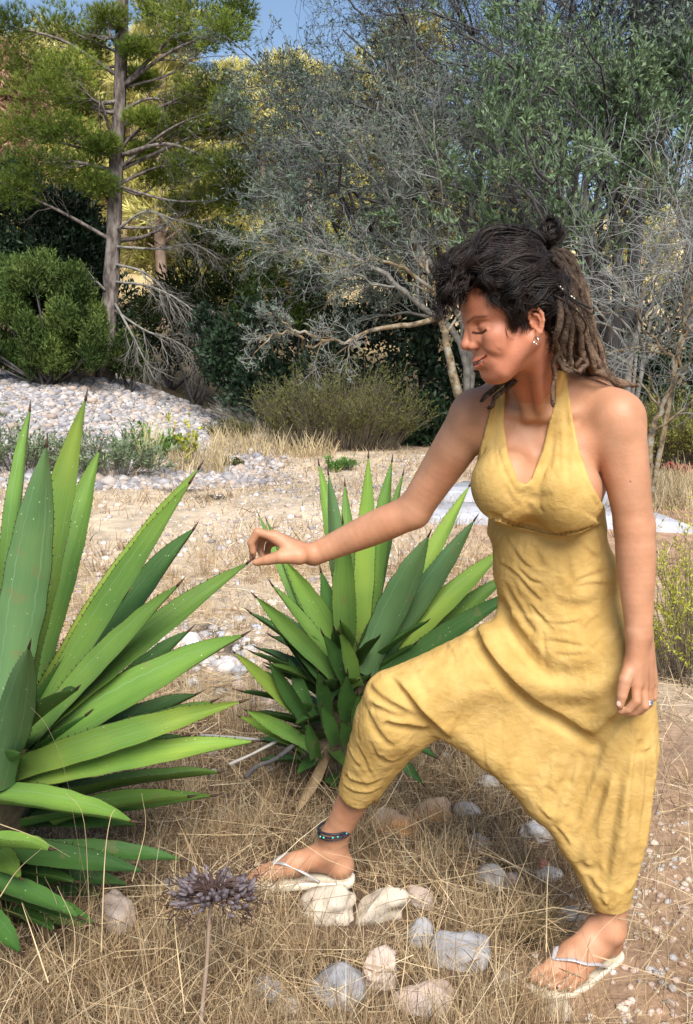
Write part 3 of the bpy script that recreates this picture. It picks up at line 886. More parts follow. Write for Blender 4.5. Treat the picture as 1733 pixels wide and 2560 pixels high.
# ================================================================ hair, dreadlocks and what she wears
def LH(p): return HO + (np.asarray(p) * HS) @ HM.T           # head-local to world, unmapped
cap = Field(0.003)
cap.el(LH([-.018, 0, .066]), np.array([.108, .084, .092]) * HS, HM, .01)
cap.el(LH([.030, 0, .096]), np.array([.050, .062, .046]) * HS, HM, .02)
cap.el(LH([-.075, 0, .045]), np.array([.055, .070, .075]) * HS, HM, .02)
HL = [(.090, .112), (.066, .098), (.050, .074), (.036, .048), (.018, .026), (.008, -.006), (.000, -.004), (-.004, .030), (-.022, .034), (-.036, .010), (-.038, -.040), (-.055, -.085), (-.2, -.09), (-.2, .3), (.2, .3), (.2, .085)]
def hair_cut(p):
    l = (p - HO) @ HM / HS
    q = np.stack([l[..., 0] + np.abs(l[..., 1]) * .10 - .006, l[..., 2]], -1)
    return poly_sdf(q, HL) + .0
cap.add(hair_cut, (-9, -9, -9), (9, 9, 9), .006, 'i')
cap.add(lambda p: vnoise(p, 45, 9) * .004 + vnoise(p, 110, 10) * .002, (-9, -9, -9), (9, 9, 9), 0, 'd')
KV, KQ = cap.mesh(HO - .2, HO + .22)
M_HAIR = material('dark_hair', (.008, .006, .006), (.036, .023, .018), scale=60, rough=.45, spec=.32, stretch=(1, 1, .3))
M_DREAD = material('dreadlock_hair', (.050, .032, .022), (.20, .135, .092), scale=85, rough=.8, spec=.2, bump=.004, bscale=260, ramp=(.3, .72), attr='tint', detail=8)
M_SCALP = material('hair_roots', (.008, .006, .006), (.018, .013, .011), scale=60, rough=.95, spec=.05)
hair = obj('hair', mesh_np('hair', KV, KQ, mats=[M_SCALP]), person)
def HX(q): return [(1080 + a, 540 + b) for a, b in q]
def on_cap(q, m=28, lift=.002):
    """a picture-measured lock laid on the hair: visible part on the cap, the rest at the depth where it left it"""
    px = resample(HX(q), m)
    h = cap.trace(px[:, 0], px[:, 1], 1.4)
    ok = h[:, 1] < 2.3
    if not ok.any(): ok[:] = True; h[:, 1] = 1.88
    yy = h[:, 1].copy()
    idx = np.arange(m); yy = np.interp(idx, idx[ok], yy[ok])
    yy = np.convolve(np.pad(yy, 2, mode='edge'), np.ones(5) / 5, 'valid') - lift
    return np.stack([P(a, b, y) for (a, b), y in zip(px, yy)])
TOP = [
    [(285, 62), (235, 52), (180, 50), (130, 62), (85, 88), (48, 120), (28, 160)],
    [(280, 68), (230, 64), (175, 66), (120, 80), (75, 108), (42, 150), (28, 200)],
    [(285, 78), (225, 85), (165, 88), (110, 105), (70, 135), (45, 175), (38, 225)],
    [(295, 88), (235, 104), (180, 108), (125, 118), (85, 140), (62, 172), (66, 205)],
    [(305, 98), (250, 122), (195, 126), (150, 132), (112, 148), (84, 165), (72, 190)],
    [(318, 108), (270, 138), (215, 146), (175, 152), (150, 165), (160, 190), (185, 225)],
    [(330, 122), (290, 152), (245, 165), (205, 176), (185, 195), (195, 225), (212, 262)],
    [(340, 135), (305, 165), (270, 185), (235, 200), (220, 220), (222, 250), (215, 290)],
    [(346, 150), (318, 180), (288, 205), (262, 218), (245, 226), (238, 236), (232, 244)],
    [(350, 165), (325, 200), (300, 225), (290, 260), (290, 300), (296, 330), (308, 350)]]
TOP3 = [on_cap(q) for q in TOP]
def strands(guide, n, spread, wave, freq, r0, seed, taper=.25):
    g = np.random.default_rng(seed)
    M = len(guide)
    T, A, B = frames(guide[None])
    T, A, B = T[0], A[0], B[0]
    t = np.linspace(0, 1, M)
    off = g.normal(0, 1, (n, 2)) * spread
    ph = g.uniform(0, 6.28, (n, 1)) * .35 + g.uniform(0, 6.28); f = freq * g.uniform(.85, 1.15, (n, 1))
    w1 = wave * g.uniform(.5, 1.2, (n, 1)) * np.minimum(1, t[None] * 3 + .25)
    sh = np.minimum(1, .25 + 4 * t[None]) * (1 - .3 * t[None])
    a = off[:, :1] * sh + w1 * np.sin(ph + f * 6.28 * t[None])
    b = off[:, 1:] * sh + w1 * .7 * np.cos(ph + f * 6.28 * t[None])
    Pn = guide[None] + a[..., None] * A[None] + b[..., None] * B[None]
    Pn = Pn + (g.uniform(-.12, .03, (n, 1)) * t[None] ** 3)[..., None] * T[None] * .12
    Rn = r0 * g.uniform(.6, 1.25, (n, 1)) * (1 - (1 - taper) * t[None] ** 3)
    return tubes(Pn, Rn, 3)
curl_pieces, sd = [], 100
outv = lambda p: (p - LH([-.02, 0, .05])) / (np.linalg.norm(p - LH([-.02, 0, .05]), axis=1, keepdims=True) + 1e-9)
for side in (0, 1):
    for i in range(len(TOP3) - 1):
        for k in range(5):
            sd += 1
            u = (k + RNG.uniform(-.3, .3)) / 5
            g = TOP3[i] * (1 - u) + TOP3[i + 1] * u
            g = g + outv(g) * (RNG.uniform(-.004, .010) + .006 * np.sin(np.linspace(0, 9.4, len(g)) + RNG.uniform(0, 6))[:, None])
            g = g + np.cross(outv(g), np.gradient(g, axis=0) / np.linalg.norm(np.gradient(g, axis=0), axis=1, keepdims=True)) * (.010 * np.sin(np.linspace(0, 13, len(g)) + RNG.uniform(0, 6)))[:, None]
            if side:
                l = (g - HO) @ HM; l[:, 1] *= -1; g = HO + l @ HM.T
            g = g - outv(g) * (.016 * np.clip(1 - np.linspace(0, 6, len(g)), 0, 1))[:, None]
            curl_pieces.append(strands(g, 52 if not side else 26, .0050, .0030, 2.2, .00066 if not side else .0009, sd))
# fringe curls in front of the forehead, loose ends round the outline
FR = [[(70, 130), (40, 160), (22, 195), (10, 230), (6, 262)], [(80, 140), (52, 170), (34, 205), (24, 245), (14, 270)], [(85, 150), (58, 180), (46, 215), (40, 250)], [(60, 120), (34, 140), (24, 110), (34, 92)],
      [(95, 150), (70, 175), (62, 205), (66, 232)], [(50, 140), (22, 160), (12, 140), (14, 120)], [(75, 150), (44, 190), (26, 225), (12, 268)], [(100, 155), (76, 170), (66, 190), (60, 225)]]
for q in FR:
    for k in range(3):
        sd += 1
        y0 = 1.80 + RNG.uniform(-.03, .05)
        px = resample(HX(q), 26)
        g = np.stack([P(a, b, y0 + .02 * math.sin(j * .5)) for j, (a, b) in enumerate(px)])
        curl_pieces.append(strands(g, 10, .0060, .0085, 2.3, .0007, sd))
for k in range(260):                       # flyaways
    sd += 1
    i = RNG.integers(0, len(TOP3)); j = RNG.integers(3, 26)
    p0 = TOP3[i][j]
    if RNG.random() < .4:
        l = (p0 - HO) @ HM; l[1] *= -1; p0 = HO + l @ HM.T
    d = outv(p0[None])[0] + RNG.normal(0, .5, 3); d /= np.linalg.norm(d)
    e = np.cross(d, RNG.normal(0, 1, 3)); e /= np.linalg.norm(e)
    t = np.linspace(0, 1, 28)[:, None]; L = RNG.uniform(.02, .055)
    ang = t * RNG.uniform(3, 8)
    g = p0 + d * L * t + e * np.sin(ang) * L * .22 + np.cross(d, e) * (1 - np.cos(ang)) * L * .22
    curl_pieces.append(strands(g, 2, .0012, .001, 2, .0006, sd))
bc = P(1080 + 293, 540 + 40, 1.90)
for k in range(46):                        # the little bun
    sd += 1
    e1 = RNG.normal(0, 1, 3); e1 /= np.linalg.norm(e1); e2 = np.cross(e1, RNG.normal(0, 1, 3)); e2 /= np.linalg.norm(e2)
    t = np.linspace(0, RNG.uniform(3.5, 6), 28)[:, None]; r = RNG.uniform(.012, .023)
    c = bc + RNG.normal(0, .005, 3)
    curl_pieces.append(strands(c + (np.cos(t) * e1 + np.sin(t) * e2) * r, 9, .0022, .001, 2, .0008, sd))
cv, cf = merge(curl_pieces)
o = obj('hair_curls', mesh_np('hair_curls', cv, cf, mats=[M_HAIR]), person)
put(o, person, kind='stuff')
# dreadlocks: each one a part of its own
def dread(path, r, seed):
    g = np.random.default_rng(seed)
    M = 30
    p = resample(path, M)
    t = np.linspace(0, 1, M)
    p = p + np.stack([np.interp(t, np.linspace(0, 1, 9), g.normal(0, .0035, 9)) for _ in range(3)], 1) * np.minimum(1, t * 4)[:, None]
    rr = r * (1.0 - .35 * t) * (1 + .22 * np.interp(t, np.linspace(0, 1, 16), g.normal(0, 1, 16)))
    rr[-1] *= .5
    v, f = tubes(p[None], rr[None], 8)
    v = v + fbm(v, 220, 2, seed)[:, None] * (r * .22) * (v - np.repeat(p, 8, 0)) / (np.linalg.norm(v - np.repeat(p, 8, 0), axis=1, keepdims=True) + 1e-9)
    hp_ = []
    for k in range(7):                     # loose hairs along the lock
        fz = p + np.stack([np.interp(t, np.linspace(0, 1, 10), g.normal(0, .8, 10)) for _ in range(3)], 1) * r * .9
        fz = np.stack([np.convolve(np.pad(fz[:, q], 2, mode='edge'), np.ones(5) / 5, 'valid') for q in range(3)], 1)
        hp_.append(tubes(fz[None], np.full((1, M), .0004), 3))
    return merge([(v, f)] + hp_)
DG = [([(345, 130), (372, 190), (398, 258), (416, 330), (428, 386), (468, 414), (516, 428)], (1.93, 1.95, 1.97, 1.99, 2.00, 2.0, 1.99)),
      ([(342, 140), (366, 200), (390, 262), (408, 330), (424, 384), (456, 408), (492, 424)], (1.91, 1.92, 1.94, 1.96, 1.97, 1.97, 1.97)),
      ([(338, 148), (358, 206), (380, 268), (396, 330), (410, 378), (424, 398), (438, 404)], (1.88, 1.89, 1.91, 1.93, 1.94, 1.95, 1.96)),
      ([(332, 156), (350, 214), (366, 276), (376, 336), (382, 376), (372, 388), (356, 380)], (1.86, 1.86, 1.88, 1.90, 1.91, 1.91, 1.91)),
      ([(326, 166), (342, 222), (350, 282), (348, 338), (350, 368), (338, 384), (322, 378)], (1.84, 1.84, 1.85, 1.87, 1.88, 1.88, 1.89)),
      ([(320, 180), (334, 230), (336, 280), (322, 322), (318, 352), (330, 374), (346, 384)], (1.82, 1.81, 1.82, 1.84, 1.86, 1.87, 1.87)),
      ([(312, 196), (322, 240), (318, 290), (310, 340), (306, 378), (302, 420), (305, 478)], (1.81, 1.80, 1.81, 1.84, 1.87, 1.88, 1.89)),
      ([(316, 205), (330, 250), (326, 300), (320, 335), (326, 366), (336, 378), (328, 386)], (1.83, 1.83, 1.84, 1.86, 1.87, 1.88, 1.88))]
d3 = []
for q, ys in DG: d3.append(np.stack([P(1080 + a, 540 + b, y) for (a, b), y in zip(q, ys)]))
paths = [(p, r) for p, r in zip(d3, (.0062, .0066, .0068, .0066, .0068, .0066, .0056, .0060))]
for k in range(26):
    i = RNG.uniform(0, 5); a = int(i); u = i - a
    p = d3[a] * (1 - u) + d3[a + 1] * u
    dep = RNG.uniform(-.012, .14)
    p = p + np.array([RNG.normal(0, .006) - dep * .10, dep, RNG.normal(0, .006)]) * np.linspace(.7, 1, 7)[:, None]
    p[4:] = p[4:] * .8 + p[3:4] * .2 if RNG.random() < .5 else p[4:]
    paths.append((p, RNG.uniform(.0048, .0070)))
for q, ys in (([(296, 84), (338, 108), (366, 160), (386, 225), (402, 290), (410, 340), (418, 380)], (1.90, 1.93, 1.95, 1.96, 1.97, 1.98, 1.99)), ([(300, 92), (334, 116), (358, 170), (378, 235), (392, 300), (402, 350), (408, 384)], (1.87, 1.90, 1.92, 1.94, 1.95, 1.96, 1.97)),
              ([(300, 100), (330, 128), (348, 180), (366, 245), (378, 305), (390, 352), (394, 384)], (1.85, 1.87, 1.89, 1.91, 1.93, 1.94, 1.95)), ([(306, 112), (328, 140), (342, 190), (356, 250), (364, 310), (372, 350), (366, 380)], (1.83, 1.85, 1.86, 1.88, 1.90, 1.91, 1.92)),
              ([(292, 80), (336, 100), (374, 165), (396, 235), (414, 310), (426, 370), (450, 402)], (1.94, 1.97, 2.0, 2.0, 2.0, 2.01, 2.01)), ([(304, 106), (322, 136), (332, 190), (340, 250), (338, 310), (342, 350), (334, 380)], (1.815, 1.835, 1.835, 1.85, 1.87, 1.89, 1.90))):
    p_ = np.stack([P(1080 + a, 540 + b, y) for (a, b), y in zip(q, ys)])
    for dx in (0, .008): paths.insert(20, (p_ + np.array([dx * .6, dx * 1.5, -dx * .3]) , .0062))
# two that fall in front of the far shoulder
for q, ys in (([(250, 330), (215, 385), (185, 412), (150, 432), (122, 458)], (1.97, 1.94, 1.93, 1.92, 1.92)), ([(255, 340), (222, 395), (190, 428), (165, 452), (142, 482)], (1.97, 1.94, 1.93, 1.92, 1.93)),
              ([(250, 320), (220, 370), (180, 400), (150, 412), (108, 392)], (1.99, 1.98, 1.97, 1.96, 1.97))):
    paths.append((np.stack([P(1080 + a, 540 + b, y) for (a, b), y in zip(q, ys)]), .0062))
for i, (p, r) in enumerate(paths):
    v, f = dread(p, r, 300 + i)
    tr_ = np.clip(np.linalg.norm(v - p[0], axis=1) / .20, 0, 1)[:, None]
    if i >= len(paths) - 3: tr_ = tr_ * .5
    obj('dreadlock', mesh_np('dreadlock', v, f, mats=[M_DREAD], attrs={'tint': .28 + tr_ * np.array([.85, .80, .76]) * (.8 + .5 * RNG.random())}), person)
# beads on the thin braids
M_BEAD = material('pale_bead', (.75, .70, .38), (.85, .82, .6), rough=.3, spec=.5)
M_SILVER = material('silver', (.75, .75, .76), rough=.25, metal=1.0)
def ring_mesh(c, n, r, thick, seg=24, ratio=1.0):
    n = np.asarray(n) / np.linalg.norm(n); a = np.cross(n, [0.3, .5, .8]); a /= np.linalg.norm(a); b = np.cross(n, a)
    t = np.linspace(0, 2 * math.pi, seg + 1)[:, None]
    return tubes((c + (np.cos(t) * a + np.sin(t) * b * ratio) * r)[None], np.full((1, seg + 1), thick), 6, cap=False)
def ball(c, r, n=8):
    r = np.broadcast_to(np.asarray(r, float), 3)
    u = np.linspace(0, math.pi, n); 
    prof = np.stack([np.cos(u), np.sin(u)], 1)
    th = np.arange(n * 2) * math.pi / n
    V = np.stack([np.outer(prof[:, 1], np.cos(th)), np.outer(prof[:, 1], np.sin(th)), np.outer(prof[:, 0], np.ones(n * 2))], -1).reshape(-1, 3) * r + c
    w = 2 * n; i = np.arange(n - 1)[:, None] * w; k = np.arange(w)[None]
    return V, np.stack([i + k, i + w + k, i + w + (k + 1) % w, i + (k + 1) % w], -1).reshape(-1, 4)
for a, b, y in ((313, 172, 1.795), (319, 178, 1.795), (325, 185, 1.80), (348, 203, 1.82), (354, 208, 1.82), (361, 235, 1.835), (364, 240, 1.835)):
    v, f = ball(P(1080 + a, 540 + b, y), .0030, 6)
    obj('hair_bead', mesh_np('hair_bead', v, f, mats=[M_BEAD]), person)
for q, ys in (([(290, 150), (312, 172), (330, 190), (352, 207), (378, 222), (398, 232)], (1.80, 1.79, 1.797, 1.815, 1.85, 1.87)), ([(300, 195), (330, 212), (362, 237), (385, 270), (380, 295)], (1.80, 1.80, 1.83, 1.86, 1.87)), ([(300, 160), (335, 200), (370, 225), (400, 245), (405, 235)], (1.80, 1.805, 1.83, 1.86, 1.86))):
    p = np.stack([P(1080 + a, 540 + b, y) for (a, b), y in zip(q, ys)])
    v, f = tubes(resample(p, 24)[None], np.full((1, 24), .0022), 6)
    obj('braid', mesh_np('braid', v, f, mats=[M_HAIR]), person)
# earring: a small silver hoop with a ball
ec = P(1080 + 260, 540 + 311, 1.79)
v, f = ring_mesh(ec, (.75, .55, .1), .0058, .0010)
ear = obj('earring', mesh_np('earring', v, f, mats=[M_SILVER]), person)
v, f = ball(ec + np.array([0.001, 0, -.0066]), .0020, 6); obj('earring_ball', mesh_np('earring_ball', v, f, mats=[M_SILVER]), ear)
# ring of three bands on the hanging hand
rc_ = P(1618, 1755, 1.912)
dd = np.array([.12, -.1, -1.0])
for k in range(3):
    v, f = ring_mesh(rc_ - dd * (.0036 * (k - 1)) + np.array([0, .0, 0]), dd, .0112, .0019, 20)
    obj('finger_ring', mesh_np('finger_ring', v, f, mats=[M_SILVER]), person)
# nails
M_NAIL = material('nail', (.66, .40, .32), (.72, .46, .38), scale=200, rough=.28, spec=.5)
def nail(c, along, face, w, l, name='fingernail'):
    a = np.asarray(along) / np.linalg.norm(along); n = np.asarray(face) - a * (np.asarray(face) @ a); n /= np.linalg.norm(n); b = np.cross(n, a)
    v, f = ball(np.zeros(3), (1, 1, 1), 8)
    v = v * np.array([w, l, .0016]); v[:, 2] -= (v[:, 0] ** 2) * 55
    obj(name, mesh_np(name, c + v[:, :1] * b + v[:, 1:2] * a + v[:, 2:] * n, f, mats=[M_NAIL]), person)
view = lambda c: (np.array([0, 0, CAM_Z]) - c) / np.linalg.norm(np.array([0, 0, CAM_Z]) - c)
for tip, base, up in ((THUMB_R[0], THUMB_R[1], np.array([0, -1, .25])), (THUMB_L[0], THUMB_L[1], np.array([-.45, -1, .25]))):
    a = tip - base; n = up / np.linalg.norm(up)
    nail(tip + a / np.linalg.norm(a) * .001 + n * .0076, a, up, .0052, .0066)
for x, y, r in TOES:
    for (o_, M_) in ((FL_O, FL_M), (FR_O, FR_M)):
        c = o_ + M_ @ np.array([x - .002, y, r * 1.62])
        nail(c, M_ @ np.array([1, 0, -.35]), M_ @ np.array([.35, 0, 1]), r * .5, r * .5, 'toenail')
# flip-flops
M_SOLE = material('cream_rubber', (.66, .60, .46), (.74, .68, .55), scale=25, rough=.7, spec=.25, bump=.0006, bscale=300)
M_STRAP = material('silver_strap', (.42, .40, .41), (.52, .50, .50), scale=60, rough=.38, spec=.5, metal=.25)
OUT = np.array([(-.082, 0), (-.078, .020), (-.062, .033), (-.03, .036), (.01, .034), (.05, .038), (.09, .046), (.13, .050), (.16, .046), (.182, .034), (.192, .018), (.188, .0), (.176, -.018), (.155, -.035), (.12, -.048), (.08, -.048), (.04, -.042), (0, -.036), (-.035, -.035), (-.064, -.031), (-.079, -.018)])
def flipflop(o_, M_, thick):
    base = bpy.data.objects.new('flip_flop', None); put(base, person)
    ol = np.vstack([resample(np.vstack([OUT, OUT[:1]]), 61)[:-1]])
    n = len(ol); rings = []
    for s, z in ((.93, -thick), (.985, -thick + .003), (1.0, -thick * .5), (.99, -.003), (.95, 0.0), (.90, -.0015), (.0, -.0015)):
        q = np.column_stack([(ol[:, 0] - .05) * s + .05, ol[:, 1] * s, np.full(n, z)])
        q[:, 2] += .008 * np.clip((-.01 - q[:, 0]) / .07, 0, 1) * (1 if z > -thick * .6 else 0) * .4
        rings.append(q)
    rings.insert(0, np.column_stack([np.full(n, .05), np.zeros(n), np.full(n, -thick)]))
    V = np.concatenate(rings); i = np.arange(len(rings) - 1)[:, None] * n; k = np.arange(n)[None]
    F = np.stack([i + k, i + (k + 1) % n, i + n + (k + 1) % n, i + n + k], -1).reshape(-1, 4)
    s_ = obj('sole', mesh_np('sole', o_ + V @ M_.T, F, mats=[M_SOLE])); s_.parent = base
    post = np.array([.128, .019, .002]); top = np.array([.122, .019, .042])
    arms = []
    for sy in (1, -1):
        e = np.array([.005, .036 * sy, .004])
        mid = np.array([.075, .036 * sy if sy > 0 else -.034, .044 if sy > 0 else .040]); m2 = np.array([.035, .041 * sy, .026])
        arms.append(resample([top, mid * .55 + top * .45 + np.array([0, .004 * sy, .006]), mid, m2, e], 24))
    P_ = np.stack(arms); rr = np.interp(np.linspace(0, 1, 24), [0, .3, 1], [.0045, .0062, .0050])
    v, f = tubes(P_, np.broadcast_to(rr, (2, 24)), 8, flat=.45)
    v2, f2 = tubes(resample([top + np.array([-.002, 0, .002]), (top + post) / 2, post - np.array([0, 0, .004])], 6)[None], np.full((1, 6), .0030), 6)
    v, f = merge([(v, f), (v2, f2)])
    st = obj('strap', mesh_np('strap', o_ + v @ M_.T, f, mats=[M_STRAP])); st.parent = base
    return base
flipflop(FR_O, FR_M, .020); flipflop(FL_O, FL_M, .017)
# anklet: dark cords with small turquoise beads
M_CORD = material('black_cord', (.012, .013, .02), (.03, .03, .045), scale=300, rough=.5)
M_TURQ = material('turquoise_bead', (.05, .42, .38), (.12, .6, .5), rough=.35)
ac = D(759, 1884, 2.235); an_ = np.array([-.16, .05, .99])
ank = bpy.data.objects.new('anklet', None); put(ank, person)
for dz, r, th_ in ((.006, .0385, .0032), (-.002, .0385, .0026), (-.008, .0390, .0018)):
    tl = an_ + np.array([.14 if dz > 0 else .05, 0, 0])
    v, f = ring_mesh(ac + an_ * dz, tl, r, th_, 40); c_ = obj('cord', mesh_np('cord', v, f, mats=[M_CORD])); c_.parent = ank
for a in np.linspace(0, 6.28, 22)[:-1]:
    n = an_ / np.linalg.norm(an_) ; e1 = np.cross(n, [0, 1.0, 0]); e1 /= np.linalg.norm(e1); e2 = np.cross(n, e1)
    v, f = ball(ac + (np.cos(a) * e1 + np.sin(a) * e2) * .0412 - an_ * .0005 * 1, .0024, 5); c_ = obj('bead', mesh_np('bead', v, f, mats=[M_TURQ if int(a * 3) % 3 else M_CORD])); c_.parent = ank
# ================================================================ ground, bank, hill, slab
def sstep(a, b, x):
    t = np.clip((np.asarray(x, float) - a) / (b - a), 0, 1); return t * t * (3 - 2 * t)
def ground_z(x, y):
    x, y = np.asarray(x, float), np.asarray(y, float)
    q = np.stack([x, y, np.zeros_like(x)], -1)
    z = -.03 + .045 * np.exp(-((x + .12) ** 2 + (y - 2.33) ** 2) / .10) - .035 * np.exp(-((x - .50) ** 2 + (y - 1.98) ** 2) / .18)
    z = z + .022 * vnoise(q, 1.7, 21) * sstep(2.6, 3.6, y) * sstep(9, 4, y) + .006 * vnoise(q, 6, 22) * sstep(8, 3, y)
    z = z + .34 * sstep(5.5, 13.5, y)
    bank = (sstep(11.0, 16.8, y) ** .85) * (1 - sstep(-4.4, -.9, x + (y - 14) * .12))
    z = z + .95 * bank + .05 * vnoise(q, .6, 23) * sstep(6, 10, y)
    hill = sstep(24, 90, y) * (24 - 11 * sstep(-8, 10, x)) + 1.2 * sstep(19, 25, y)
    return z + hill
def GZ(x, y): return float(ground_z(np.array([x]), np.array([y]))[0])
_TS = np.concatenate([np.linspace(1.2, 4, 200), np.linspace(4.02, 14, 200), np.linspace(14.1, 45, 160)])
def on_ground_many(px, py):
    """where picture rays meet the ground"""
    d = np.stack([ray(a, b) for a, b in zip(px, py)])
    P_ = np.array([0, 0, CAM_Z]) + d[:, None, :] * _TS[None, :, None]
    h = P_[..., 2] - ground_z(P_[..., 0], P_[..., 1])
    k = np.clip(np.argmax(h < 0, axis=1), 1, None); r = np.arange(len(d))
    h0, h1 = h[r, k - 1], h[r, k]
    t = _TS[k - 1] + (_TS[k] - _TS[k - 1]) * np.clip(h0 / (h0 - h1 + 1e-9), 0, 1)
    t = np.where((h < 0).any(1), t, 45)
    return np.array([0, 0, CAM_Z]) + d * t[:, None]
def on_ground(px, py): return on_ground_many([px], [py])[0]
ys = np.concatenate([np.linspace(-6, 1.2, 10), np.linspace(1.3, 4.5, 130), np.linspace(4.55, 12, 90)[1:], np.linspace(12, 30, 80)[1:], np.linspace(30, 260, 50)[1:]])
us = np.linspace(-1, 1, 190); us = np.sign(us) * np.abs(us) ** 1.5
X = us[None, :] * (2.6 + .95 * np.clip(ys, 0, 999))[:, None]
Yg = np.broadcast_to(ys[:, None], X.shape)
Zg = ground_z(X, Yg)
V = np.stack([X, Yg, Zg], -1).reshape(-1, 3)
ny, nx = X.shape
i = np.arange(ny - 1)[:, None] * nx; k = np.arange(nx - 1)[None]
F = np.stack([i + k, i + k + 1, i + nx + k + 1, i + nx + k], -1).reshape(-1, 4)
# soil colours by place: brown soil under straw, red earth path on the right, pale stony strip, bank, painted wood shade, sunlit dry hill
q0 = V * np.array([1, 1, 0])
n1 = fbm(q0, .9, 3, 31) * .5; n2 = fbm(q0, 3.5, 2, 33) * .5
x_, y_ = V[:, 0], V[:, 1]
def mixc(a, b, t): return a * (1 - t[:, None]) + np.array(b) * t[:, None]
c = np.broadcast_to(np.array([.105, .072, .048]), V.shape).copy()
c = mixc(c, (.32, .215, .145), sstep(.36, .62, x_ - .18 * (y_ - 2.2) + n1 * .25) * sstep(5.5, 3.0, y_))
c = mixc(c, (.47, .385, .285), sstep(2.9, 4.6, y_ + n1))
c = mixc(c, (.34, .22, .15), sstep(.1, 1.5, x_ - .04 * y_ + n1) * sstep(4.5, 6.5, y_))
c = mixc(c, (.46, .42, .39), sstep(10.2, 11.5, y_ + n1) * (1 - sstep(-2.6, -.6, x_ + (y_ - 14) * .12)))
c = mixc(c, (.20, .12, .085), sstep(14.2, 16.6, y_ + n1) * sstep(-3.6, -2.2, x_) )
c = mixc(c, (.13, .10, .06), sstep(17.2, 18.5, y_))  # shade under the far trees, put into the ground colour
c = mixc(c, (.62, .48, .26), sstep(27, 36, y_ + 3 * n1))  # dry grass hill, its sunlit look put into the pale colour
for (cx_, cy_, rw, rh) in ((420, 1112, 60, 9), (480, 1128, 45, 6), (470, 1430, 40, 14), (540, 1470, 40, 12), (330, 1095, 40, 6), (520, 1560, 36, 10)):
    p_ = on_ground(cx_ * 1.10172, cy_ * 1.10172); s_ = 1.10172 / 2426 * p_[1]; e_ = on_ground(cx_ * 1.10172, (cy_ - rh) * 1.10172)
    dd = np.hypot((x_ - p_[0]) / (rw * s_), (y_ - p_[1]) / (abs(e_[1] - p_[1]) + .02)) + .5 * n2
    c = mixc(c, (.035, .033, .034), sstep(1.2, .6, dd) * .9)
c = c * (1 + .35 * n2[:, None])
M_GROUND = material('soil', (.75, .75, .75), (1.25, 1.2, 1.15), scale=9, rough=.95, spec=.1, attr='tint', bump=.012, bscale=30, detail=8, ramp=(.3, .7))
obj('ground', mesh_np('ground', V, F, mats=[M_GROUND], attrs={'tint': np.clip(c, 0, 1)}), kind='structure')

# ---- stones
def stone_mesh(seed, sub=2, flatz=.62, rough_=.22, angular=.0):
    import bmesh
    bm = bmesh.new(); bmesh.ops.create_icosphere(bm, subdivisions=sub, radius=1.0)
    v = np.array([p.co for p in bm.verts]); f = np.array([[a.index for a in q.verts] for q in bm.faces]); bm.free()
    g = np.random.default_rng(seed)
    if angular:
        for _ in range(13):
            n = g.normal(0, 1, 3); n /= np.linalg.norm(n); d = g.uniform(.50, .82)
            s = v @ n; v = v - np.clip(s - d, 0, 1)[:, None] * n * (.95 * angular)
    v = v * (1 + rough_ * vnoise(v + seed * 7.3, 1.3, seed) + rough_ * .35 * vnoise(v + seed, 3.1, seed + 1))[:, None]
    v = v * np.array([g.uniform(.85, 1.15), g.uniform(.75, 1.0), flatz])
    return v, f
M_STONE = [material('grey_stone', (.27, .25, .24), (.46, .43, .40), scale=5, rough=.85, spec=.2, bump=.012, bscale=22, detail=10, rnd=.18),
           material('pink_stone', (.42, .31, .25), (.52, .44, .39), scale=9, rough=.88, spec=.2, bump=.012, bscale=22, detail=10, rnd=.15),
           material('blue_grey_stone', (.22, .225, .25), (.42, .40, .39), scale=9, rough=.85, spec=.2, bump=.012, bscale=22, detail=10, rnd=.15),
           material('beige_stone', (.44, .36, .27), (.58, .51, .42), scale=9, rough=.88, spec=.2, bump=.012, bscale=22, detail=10, rnd=.15),
           material('orange_stained_stone', (.44, .38, .31), (.52, .23, .06), scale=3.5, rough=.88, spec=.2, bump=.03, bscale=7, detail=8),
           material('white_stone', (.46, .43, .41), (.62, .58, .55), scale=4, rough=.85, spec=.2, bump=.03, bscale=7, detail=8, rnd=.12),
           material('red_stone', (.36, .13, .10), (.44, .20, .16), scale=4, rough=.85, spec=.2, bump=.03, bscale=7)]
GREY, PINK, BLUE, BEIGE, ORANGE, WHITE, RED = range(7)
